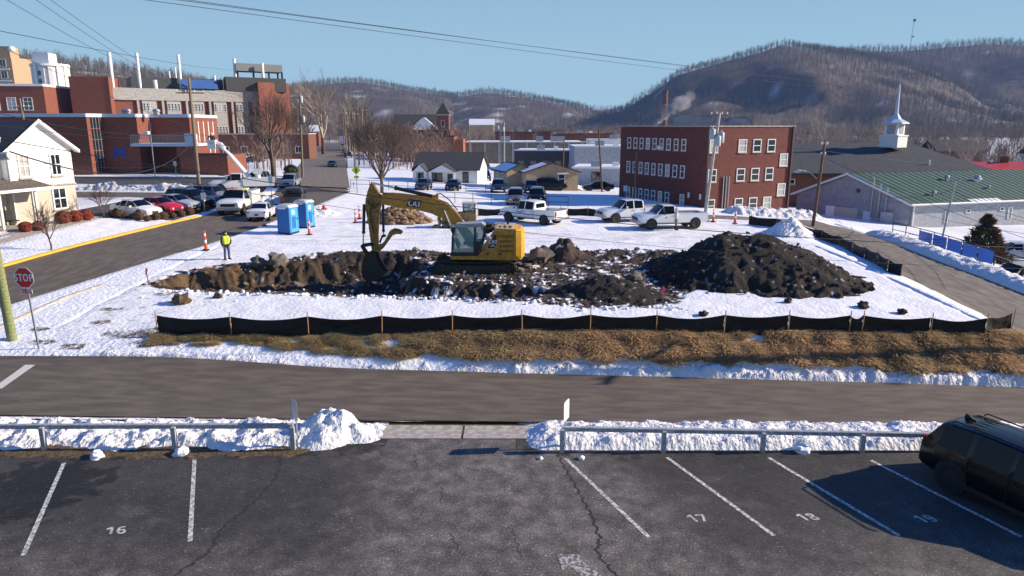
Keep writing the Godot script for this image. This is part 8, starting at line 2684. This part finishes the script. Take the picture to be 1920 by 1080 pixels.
func build_small() -> void:
	# stop sign
	var s := thing("stop_sign", "red octagonal STOP sign with ALL WAY plate on a thin post", "stop sign", Vector3(-19.95, 0.45, -28.5), -0.12)
	boxpart("post", M["galvanised"], s, Vector3(0, 1.5, -0.03), Vector3(0.06, 3.3, 0.05), Basis(Vector3(0, 0, 1), 0.035))
	var oct := func(r: float) -> PackedVector2Array:
		var p := PackedVector2Array()
		for k in 8: p.push_back(Vector2(cos(TAU * (k + 0.5) / 8), sin(TAU * (k + 0.5) / 8)) * r)
		return p
	var b := MB.new()
	b.prism(oct.call(0.47), 0.0, 0.008, Transform3D(Basis.IDENTITY, Vector3(-0.1, 3.05, 0.0)))
	var so := part("sign_border", b.mesh(), M["reflective"], s)
	var b2 := MB.new()
	b2.prism(oct.call(0.43), 0.008, 0.012, Transform3D(Basis.IDENTITY, Vector3(-0.1, 3.05, 0.0)))
	part("sign_face", b2.mesh(), mk("sign_red", srgb(214, 34, 36), 0.45), so)
	lettering("STOP", so, 0.27, Vector3(-0.1, 3.05, 0.015), M["reflective"], Basis.IDENTITY.scaled(Vector3(0.95, 1.15, 1)))
	boxpart("plate", M["reflective"], s, Vector3(-0.06, 2.48, 0.0), Vector3(0.5, 0.2, 0.01))
	var pl := boxpart("plate_face", M["sign_red"], s, Vector3(-0.06, 2.48, 0.006), Vector3(0.46, 0.16, 0.006))
	lettering("ALL WAY", s, 0.095, Vector3(-0.06, 2.48, 0.012), M["reflective"])
	# pedestrian warning sign at the crossing
	var ws := thing("crossing_sign", "lime diamond pedestrian crossing sign with arrow plate", "sign", Vector3(-19.1, land(-19.1, 88) + 0.1, -88.0))
	boxpart("post", M["galvanised"], ws, Vector3(0, 1.4, -0.03), Vector3(0.07, 3.0, 0.06))
	var lime := mk("sign_lime", srgb(190, 226, 40), 0.45)
	boxpart("diamond", lime, ws, Vector3(0, 2.9, 0), Vector3(0.8, 0.8, 0.012), Basis(Vector3(0, 0, 1), PI / 4))
	var fig := MB.new()
	fig.prism(pv([-0.05, 0.28, 0.05, 0.28, 0.05, 0.2, 0.12, 0.08, 0.2, 0.0, 0.17, -0.04, 0.06, 0.04, 0.06, -0.06, 0.16, -0.3, 0.09, -0.32, -0.01, -0.12, -0.12, -0.32, -0.19, -0.29, -0.06, -0.05, -0.07, 0.05, -0.17, 0.0, -0.19, 0.04, -0.06, 0.18]), 0.008, 0.014)
	fig.prism(pv([-0.05, 0.3, 0.05, 0.3, 0.06, 0.38, 0.0, 0.42, -0.06, 0.38]), 0.008, 0.014)
	part("walking_figure", fig.mesh(), M["decal_black"], ws, Transform3D(Basis.IDENTITY, Vector3(0, 2.87, 0)))
	boxpart("arrow_plate", lime, ws, Vector3(0, 2.05, 0), Vector3(0.6, 0.3, 0.012))
	plate("arrow", [-0.2, 1.95, 0.05, 2.07, 0.12, 2.0, 0.2, 2.17, 0.0, 2.17, 0.03, 2.12, -0.22, 2.0], 0.008, 0.014, M["decal_black"], ws)
	# plain signs
	for q in [[-31.4, 69.9, 0.35, 1.9, "white sign by the street pole behind the cars"], [-28.0, 64.6, 0.42, 1.6, "small white sign at the end of the parked row"], [21.6, 78.5, 0.5, 2.3, "white sign panel on a post before the brick office"], [14.6, 92.0, 0.5, 1.3, "low white sign at the foot of the brick office wall"], [-52.0, 111.0, 0.5, 2.2, "white sign beside the flagpole of the hall"], [-24.9, 73.8, 0.45, 2.6, "thin sign post in the snow at the crossing"]]:
		var o := thing("street_sign", q[4], "sign", Vector3(q[0], land(q[0], q[1]) + 0.05, -q[1]))
		boxpart("post", M["galvanised"], o, Vector3(0, q[3] / 2, -0.02), Vector3(0.06, q[3], 0.05))
		boxpart("panel", M["reflective"], o, Vector3(0, q[3] - 0.1, 0.01), Vector3(q[2], q[2] * 1.5, 0.012))
	# cones and posts
	for q in [[-20.7, 47.4, 1.25, "tall orange and white channeliser beside the street, left of the worker"], [-15.6, 54.2, 1.15, "orange and white channeliser beside the portable toilets"], [-20.4, 58.2, 0.55, "small orange cone at the edge of the street"], [-13.5, 61.0, 1.15, "front one of two orange channelisers left of the excavator stick"], [-13.7, 63.6, 1.15, "back one of two orange channelisers left of the excavator stick"], [17.9, 62.9, 1.1, "orange channeliser at the foot of the grey pole"], [19.5, 61.8, 1.15, "orange channeliser on the back road, rightmost"]]:
		tube_cone(q[3], Vector3(q[0], ground(q[0], q[1]) + 0.02, -q[1]), q[2])
	# hydrant
	var h := thing("fire_hydrant", "small red fire hydrant in the snow at the crossing corner", "fire hydrant", Vector3(-17.6, ground(-17.6, 66.4), -66.4))
	var red := mk("hydrant_red", srgb(196, 34, 40), 0.5)
	var hb := MB.new()
	hb.lathe([Vector2(0.2, 0), Vector2(0.2, 0.08), Vector2(0.14, 0.1), Vector2(0.14, 0.6), Vector2(0.19, 0.63), Vector2(0.17, 0.72), Vector2(0.07, 0.82), Vector2(0.05, 0.9), Vector2(0, 0.9)], 14)
	part("barrel", hb.mesh(35), red, h)
	for sgn in [-1.0, 1.0]:
		var n := MB.new()
		n.cyl(Vector3(sgn * 0.12, 0.5, 0), Vector3(sgn * 0.24, 0.5, 0), 0.07, 10)
		part("nozzle", n.mesh(40), red, h)
	flag_stake("pink-ribboned survey stake at the left end of the pit", -19.9, 37.9, site_h(-19.9, 37.4) + 0.1)
	flag_stake("pink-ribboned survey stake at the near right corner of the pit", 7.3, 33.4, site_h(7.3, 33.1) + 0.15)
	flag_stake("orange-ribboned survey stake by the far kerb corner", -21.6, 97.5, land(-21.6, 97.5))
	# black rail fences around the middle lots
	var gy := func(x: float, d: float) -> float: return ground(x, d)
	var f1 := []
	for k in 8: f1.append(Vector2(lerpf(-8.4, 5.9, k / 7.0), lerpf(80.0, 74.8, k / 7.0)))
	rail_fence("black pipe rail fence behind the white pickups", f1, 1.15, 2, gy, M["black_metal"])
	var f2 := []
	for k in 11: f2.append(Vector2(lerpf(-22.0, 4.4, k / 10.0), lerpf(97.5, 94.5, k / 10.0)))
	rail_fence("black pipe rail fence in front of the porch house", f2, 1.1, 2, gy, M["black_metal"])
	var f3 := []
	for k in 12: f3.append(Vector2(33.2 - 0.4 * sm(0.0, 1.0, k / 11.0) + 0.4 * sin(k * 0.3), lerpf(61.5, 40.5, k / 11.0)))
	var sy := func(x: float, d: float) -> float: return lerpf(land(29.5, d), land(31.5, d), 0.3) - 0.2
	var fo := rail_fence("black railing with blue tarps along the side road", f3, 1.15, 2, sy, M["black_metal"])
	var tarp := mk("tarp_blue", srgb(0, 92, 186), 0.5)
	for k in range(2, 7):
		var a: Vector2 = f3[k]
		var c: Vector2 = f3[k + 1]
		var m := MB.new()
		var ya: float = sy.call(a.x, a.y)
		var yc: float = sy.call(c.x, c.y)
		m.quad(Vector3(a.x - 0.06, ya + 0.1, -a.y + 0.08), Vector3(c.x - 0.06, yc + 0.1, -c.y - 0.08), Vector3(c.x - 0.06, yc + 1.02, -c.y - 0.08), Vector3(a.x - 0.06, ya + 1.02, -a.y + 0.08))
		part("tarp", m.mesh(), tarp, fo)
	rail_fence("grey pipe handrail going down beside the juniper", [Vector2(34.4, 61.0), Vector2(35.2, 57.0), Vector2(35.4, 53.0), Vector2(35.0, 49.0), Vector2(37.5, 48.5), Vector2(40.5, 48.5)], 1.1, 2, func(x, d): return land(34.0, d) - 0.3, M["galvanised"], 0.025)
	heap("snow_bank", "blue-shaded snow bank between the side road and the railing", "snow bank", 28.8, 33.8, 30.0, 64.0, 0.14, 611,
		func(x: float, d: float) -> float:
			var q := absf(x - side_r(d) - 0.95) / 1.1
			return land(side_r(d), d) - 0.25 + 0.75 * sqrt(maxf(0.0, 1.0 - q * q)) * sm(64.0, 61.0, d) if q < 1.0 else land(x, d) - 0.5, null, 1.0)
	heap("snow_bank", "dirty ploughed snow ridge between the car park and the hall yard", "snow bank", -62.0, -33.0, 82.2, 85.6, 0.15, 612,
		func(x: float, d: float) -> float: return land(x, d) - 0.1 + (0.75 + 0.25 * sin(x * 0.9)) * sm(82.3, 83.4, d) * sm(85.5, 84.0, d) * sm(-33.0, -36.0, x), mkn("dirty_snow", srgb(150, 146, 142), srgb(232, 233, 236), 0.5, 0.85, 2.0, 613, 2.4), 1.8)
	heap("snow_bank", "rough snow ridge at the crossing behind the utility truck", "snow bank", -30.5, -22.8, 73.4, 76.4, 0.12, 614,
		func(x: float, d: float) -> float: return land(x, d) - 0.1 + 0.7 * sm(73.5, 74.5, d) * sm(76.3, 75.0, d) * sm(-30.4, -29.0, x) * sm(-22.8, -24.8, x), null, 1.8)
	heap("snow_pile", "heap of ploughed snow in front of the grey garage", "snow pile", 6.0, 12.0, 108.5, 113.5, 0.15, 615,
		func(x: float, d: float) -> float: return land(x, d) - 0.1 + 2.1 * pow(maxf(0.0, 1.0 - Vector2(x - 8.6, d - 111.0).length() / 2.6), 0.9), null, 1.8)
	heap("snow_pile", "low snow heap on the corner by the hydrant", "snow pile", -20.6, -14.6, 63.2, 70.2, 0.12, 616,
		func(x: float, d: float) -> float: return land(x, d) - 0.05 + 0.75 * pow(maxf(0.0, 1.0 - Vector2((x + 18.3) / 1.1, (d - 66.6) * 0.9).length() / 2.2), 0.8), null, 1.6)
	heap("snow_bank", "snow heap against the brick office end in its shade", "snow bank", 21.0, 33.0, 70.2, 75.5, 0.15, 617,
		func(x: float, d: float) -> float: return land(x, d) - 0.1 + 0.9 * sm(70.3, 72.0, d) * sm(75.4, 73.0, d) * sm(21.0, 23.0, x) * sm(33.0, 30.5, x), null, 1.6)
	# yellow kerb along the lawn of the white house
	var kb := thing("yellow_kerb", "yellow painted kerb along the lawn of the white house", "kerb")
	for k in 20:
		var d0 := 36.0 + k * 1.38
		var d1 := d0 + 1.36
		if d1 > 63.4: break
		var m := MB.new()
		var xa := street_l(d0) - 0.02
		var xb := street_l(d1) - 0.02
		var ya := land(xa, d0)
		var yb := land(xb, d1)
		var p := [Vector3(xa, ya - 0.1, -d0), Vector3(xb, yb - 0.1, -d1), Vector3(xb, yb + 0.17, -d1), Vector3(xa, ya + 0.17, -d0)]
		var w := Vector3(-0.24, 0, 0)
		m.quad(p[0], p[1], p[2], p[3]); m.quad(p[3], p[2], p[2] + w, p[3] + w); m.quad(p[0], p[3], p[3] + w, p[0] + w); m.quad(p[1], p[2], p[2] + w, p[1] + w)
		part("kerb_stone", m.mesh(), M["yellow_paint"], kb)
	# bare concrete kerb showing through the snow at the corner
	var kc := thing("concrete_kerb", "curved bare concrete kerb in the snow behind the stop sign", "kerb")
	var pts := [Vector2(-23.3, 30.6), Vector2(-23.05, 32.9), Vector2(-22.9, 35.3), Vector2(-22.4, 37.7)]
	for i in pts.size() - 1:
		var m := MB.new()
		var a: Vector2 = pts[i]
		var c: Vector2 = pts[i + 1]
		var pa := Vector3(a.x, land(a.x, a.y) + 0.2, -a.y)
		var pc := Vector3(c.x, land(c.x, c.y) + 0.2, -c.y)
		var w := Vector3(0.13, 0, 0.08)
		var u := Vector3(0, 0.3, 0)
		m.quad(pa, pc, pc + w, pa + w); m.quad(pa + w, pc + w, pc + w - u, pa + w - u); m.quad(pa, pc, pc - u, pa - u)
		part("kerb_stone", m.mesh(), M["concrete"], kc)
	# stop line painted on the front road
	var sl := MB.new()
	var q := [Vector2(-19.1, 24.6), Vector2(-18.75, 24.6), Vector2(-19.15, 27.1), Vector2(-19.55, 27.1)]
	var v := []
	for p in q: v.append(Vector3(p.x, land(p.x, p.y) + 0.045, -p.y))
	sl.quad(v[0], v[3], v[2], v[1])
	struct("stop_line", sl.mesh(), M["white_paint"])
	# walk in front of the house
	var wk := []
	struct("house_walk", field(-36.2, -34.4, 47.0, 60.0, 8, 40, func(x, d): return ground(x, d) + 0.04), M["concrete"])

# ---------------------------------------------------------------- people
# skin of tapered capsules [a, b, ra, rb] joined smoothly, meshed as surface nets
func flesh(caps: Array, cell: float, k: float) -> MB:
	var lo := Vector3.ONE * 1e9
	var hi := -lo
	for c in caps:
		var m := Vector3.ONE * (maxf(c[2], c[3]) + cell * 2.0)
		lo = lo.min(c[0].min(c[1]) - m); hi = hi.max(c[0].max(c[1]) + m)
	var n := Vector3i(((hi - lo) / cell).ceil()) + Vector3i.ONE
	var sy := n.x
	var sz := n.x * n.y
	var f := PackedFloat32Array()
	f.resize(sz * n.z)
	f.fill(1.0)
	for c in caps:
		var a: Vector3 = c[0]
		var ab: Vector3 = c[1] - a
		var l2 := maxf(ab.length_squared(), 1e-8)
		var m := Vector3.ONE * (maxf(c[2], c[3]) + k * 1.5 + cell * 2.0)
		var i0 := Vector3i(((a.min(c[1]) - m - lo) / cell).floor()).clamp(Vector3i.ZERO, n - Vector3i.ONE)
		var i1 := Vector3i(((a.max(c[1]) + m - lo) / cell).ceil()).clamp(Vector3i.ZERO, n - Vector3i.ONE)
		for z in range(i0.z, i1.z + 1):
			for y in range(i0.y, i1.y + 1):
				for x in range(i0.x, i1.x + 1):
					var p := lo + Vector3(x, y, z) * cell
					var t := clampf((p - a).dot(ab) / l2, 0.0, 1.0)
					var d: float = (p - a - ab * t).length() - lerpf(c[2], c[3], t)
					var q := x + y * sy + z * sz
					var h := maxf(k - absf(f[q] - d), 0.0) / k
					f[q] = minf(f[q], d) - h * h * k * 0.25
	var vid := {}
	var b := MB.new()
	var vert := func(x: int, y: int, z: int) -> Vector3:
		var key := x + y * sy + z * sz
		if vid.has(key): return vid[key]
		var s := Vector3.ZERO
		var cnt := 0
		for e in 12:
			var o: Array = EDGES[e]
			var q0: int = key + o[0] + o[1] * sy + o[2] * sz
			var q1: int = key + o[3] + o[4] * sy + o[5] * sz
			if (f[q0] < 0.0) != (f[q1] < 0.0):
				var t := f[q0] / (f[q0] - f[q1])
				s += Vector3(o[0], o[1], o[2]).lerp(Vector3(o[3], o[4], o[5]), t)
				cnt += 1
		var r := lo + (Vector3(x, y, z) + s / maxf(cnt, 1.0)) * cell
		vid[key] = r
		return r
	for z in range(1, n.z - 1):
		for y in range(1, n.y - 1):
			for x in range(1, n.x - 1):
				var q := x + y * sy + z * sz
				var s0 := f[q] < 0.0
				if s0 != (f[q + 1] < 0.0):
					var v := [vert.call(x, y - 1, z - 1), vert.call(x, y, z - 1), vert.call(x, y, z), vert.call(x, y - 1, z)]
					if s0: v.reverse()
					b.quad(v[0], v[1], v[2], v[3])
				if s0 != (f[q + sy] < 0.0):
					var v := [vert.call(x - 1, y, z - 1), vert.call(x - 1, y, z), vert.call(x, y, z), vert.call(x, y, z - 1)]
					if s0: v.reverse()
					b.quad(v[0], v[1], v[2], v[3])
				if s0 != (f[q + sz] < 0.0):
					var v := [vert.call(x - 1, y - 1, z), vert.call(x, y - 1, z), vert.call(x, y, z), vert.call(x - 1, y, z)]
					if s0: v.reverse()
					b.quad(v[0], v[1], v[2], v[3])
	return b

const EDGES := [[0, 0, 0, 1, 0, 0], [0, 1, 0, 1, 1, 0], [0, 0, 1, 1, 0, 1], [0, 1, 1, 1, 1, 1], [0, 0, 0, 0, 1, 0], [1, 0, 0, 1, 1, 0], [0, 0, 1, 0, 1, 1], [1, 0, 1, 1, 1, 1], [0, 0, 0, 0, 0, 1], [1, 0, 0, 1, 0, 1], [0, 1, 0, 0, 1, 1], [1, 1, 0, 1, 1, 1]]

func hand_caps(w: Vector3, dir: Vector3, side: Vector3) -> Array:
	# wrist, direction of the fingers, direction of the thumb: palm, four bent fingers, thumb
	var nrm := dir.cross(side).normalized()
	var c := [[w, w + dir * 0.075, 0.032, 0.036]]
	for k in 4:
		var r := w + dir * 0.08 + side * (0.03 - k * 0.02)
		var l: float = [0.062, 0.07, 0.064, 0.05][k]
		var m := r + (dir * 0.9 + nrm * 0.25).normalized() * l * 0.6
		c.append([r, m, 0.0105, 0.0095]); c.append([m, m + (dir * 0.55 + nrm * 0.7).normalized() * l * 0.6, 0.0095, 0.008])
	var t := w + dir * 0.025 + side * 0.032
	c.append([t, t + (side * 0.7 + dir * 0.7).normalized() * 0.05, 0.0125, 0.011]); c.append([t + (side * 0.7 + dir * 0.7).normalized() * 0.05, t + side * 0.045 + dir * 0.075, 0.011, 0.009])
	return c

func person(label: String, at: Vector3, turn: float, look: Dictionary) -> void:
	var o := thing("person", label, "person", at, turn)
	var V := func(x: float, y: float, z: float) -> Vector3: return Vector3(x, y, z)
	# the figure looks along +z; joints in metres for a height of 1.78
	var hipL := Vector3(0.095, 0.92, 0.0)
	var hipR := Vector3(-0.095, 0.92, 0.0)
	var kneeL := Vector3(0.12, 0.5, 0.03)
	var kneeR := Vector3(-0.12, 0.5, 0.02)
	var ankL := Vector3(0.13, 0.09, -0.02)
	var ankR := Vector3(-0.14, 0.09, 0.0)
	var shL := Vector3(0.19, 1.43, 0.0)
	var shR := Vector3(-0.19, 1.43, 0.0)
	var elL: Vector3 = look.get("elbow_l", Vector3(0.27, 1.15, -0.04))
	var elR: Vector3 = look.get("elbow_r", Vector3(-0.27, 1.15, -0.04))
	var wrL: Vector3 = look.get("wrist_l", Vector3(0.25, 0.92, 0.06))
	var wrR: Vector3 = look.get("wrist_r", Vector3(-0.25, 0.92, 0.06))
	var head := Vector3(0, 1.655, 0.03)
	var torso := [[Vector3(0.07, 1.0, 0), Vector3(0.1, 1.34, 0), 0.115, 0.12], [Vector3(-0.07, 1.0, 0), Vector3(-0.1, 1.34, 0), 0.115, 0.12], [Vector3(0.16, 1.41, -0.01), Vector3(-0.16, 1.41, -0.01), 0.075, 0.075]]
	var legs := [[hipL, kneeL, 0.088, 0.06], [hipR, kneeR, 0.088, 0.06], [kneeL, ankL, 0.058, 0.04], [kneeR, ankR, 0.058, 0.04]]
	var arms := [[shL, elL, 0.055, 0.043], [shR, elR, 0.055, 0.043], [elL, wrL, 0.042, 0.03], [elR, wrR, 0.042, 0.03]]
	var feet := [[ankL + Vector3(0, -0.04, -0.03), ankL + Vector3(0.03, -0.05, 0.16), 0.042, 0.034], [ankR + Vector3(0, -0.04, -0.03), ankR + Vector3(-0.03, -0.05, 0.16), 0.042, 0.034]]
	var skin := torso + legs + arms + feet
	skin.append([Vector3(0, 1.44, 0), Vector3(0, 1.56, 0.01), 0.055, 0.05])
	var bd := flesh(skin, 0.018, 0.03)
	# head: skull, jaw, nose, brow, lips, ears, on a finer grid; hands likewise
	var hc := [[head + Vector3(0, 0.035, -0.015), head + Vector3(0, 0.02, 0.015), 0.088, 0.082], [head + Vector3(0, -0.07, 0.045), head + Vector3(0, -0.03, 0.04), 0.048, 0.06], [head + Vector3(0, 0.0, 0.092), head + Vector3(0, -0.035, 0.112), 0.010, 0.015], [head + Vector3(-0.035, 0.018, 0.082), head + Vector3(0.035, 0.018, 0.082), 0.013, 0.013], [head + Vector3(-0.02, -0.066, 0.09), head + Vector3(0.02, -0.066, 0.09), 0.009, 0.009], [head + Vector3(0.086, 0.01, 0), head + Vector3(0.09, -0.03, 0.005), 0.014, 0.010], [head + Vector3(-0.086, 0.01, 0), head + Vector3(-0.09, -0.03, 0.005), 0.014, 0.010], [Vector3(0, 1.52, 0.01), head + Vector3(0, -0.06, 0.0), 0.052, 0.055]]
	for m in [flesh(hc, 0.008, 0.02), flesh(hand_caps(wrL, (wrL - elL).normalized(), Vector3(-0.5, 0.1, 0.85).normalized()), 0.006, 0.008), flesh(hand_caps(wrR, (wrR - elR).normalized(), Vector3(0.5, 0.1, 0.85).normalized()), 0.006, 0.008)]:
		bd.v.append_array(m.v)
	var body := part("body", bd.mesh(60), M["skin"], o)
	for s in [-1.0, 1.0]:
		var e := MB.new()
		e.lathe([Vector2(0, -0.011), Vector2(0.008, -0.006), Vector2(0.011, 0), Vector2(0.008, 0.006), Vector2(0, 0.011)], 8, head + Vector3(s * 0.033, 0.0, 0.088))
		part("eye", e.mesh(40), M["decal_black"], body)
	var grown := func(src: Array, g: float) -> Array:
		var out := []
		for c in src: out.append([c[0], c[1], c[2] + g, c[3] + g])
		return out
	part("trousers", flesh(grown.call([[Vector3(0.05, 0.97, 0), Vector3(-0.05, 0.97, 0), 0.11, 0.11]] + legs, 0.016), 0.016, 0.03).mesh(60), look.trousers, o)
	part("jacket", flesh(grown.call(torso + [[Vector3(0.06, 0.95, 0), Vector3(-0.06, 0.95, 0), 0.115, 0.115]] + arms, 0.025), 0.016, 0.035).mesh(60), look.jacket, o)
	part("boots", flesh(grown.call(feet + [[ankL + Vector3(0, 0.2, 0.01), ankL, 0.05, 0.045], [ankR + Vector3(0, 0.2, 0.01), ankR, 0.05, 0.045]], 0.016), 0.014, 0.02).mesh(60), M["boot"], o)
	if look.has("vest"):
		part("vest", flesh(grown.call([[Vector3(0.075, 1.04, 0), Vector3(0.105, 1.34, 0), 0.115, 0.12], [Vector3(-0.075, 1.04, 0), Vector3(-0.105, 1.34, 0), 0.115, 0.12], [Vector3(0.13, 1.42, -0.01), Vector3(-0.13, 1.42, -0.01), 0.08, 0.08]], 0.035), 0.016, 0.03).mesh(60), look.vest, o)
	var hood := flesh([[head + Vector3(0, 0.06, -0.03), head + Vector3(0, 0.0, -0.045), 0.112, 0.105], [head + Vector3(0, -0.06, -0.05), Vector3(0, 1.5, -0.03), 0.09, 0.095]], 0.012, 0.03)
	part("hood" if not look.has("helmet") else "helmet", hood.mesh(60), look.get("helmet", look.jacket), o)

func build_people() -> void:
	mk("skin", srgb(196, 144, 116), 0.6)
	mk("boot", srgb(34, 30, 28), 0.8)
	var dark := mk("cloth_dark", srgb(38, 40, 44), 0.9)
	var jeans := mk("cloth_denim", srgb(66, 82, 112), 0.9)
	var lime := mk("vest_lime", srgb(196, 222, 56), 0.7)
	person("worker in a lime vest and jeans standing at the pit edge", Vector3(-18.05, site_h(-18.05, 44.3) + 0.0, -44.3), 0.75, {"trousers": jeans, "jacket": dark, "vest": lime, "elbow_l": Vector3(0.3, 1.16, -0.02), "wrist_l": Vector3(0.2, 1.0, 0.16)})
	person("worker in tan trousers standing beside the rightmost pickup's door", Vector3(13.3, ground(13.3, 57.3) + 0.02, -57.3), 1.5, {"trousers": mk("cloth_tan", srgb(128, 108, 84), 0.9), "jacket": mk("cloth_white", srgb(190, 190, 188), 0.9)})
	person("worker in black leaning in the basket of the lift boom", Vector3(-34.95, 6.98, -84.5), 0.4, {"trousers": dark, "jacket": dark, "helmet": mk("helmet_white", srgb(226, 226, 222), 0.4), "elbow_r": Vector3(-0.4, 1.2, 0.1), "wrist_r": Vector3(-0.5, 1.05, 0.25)})
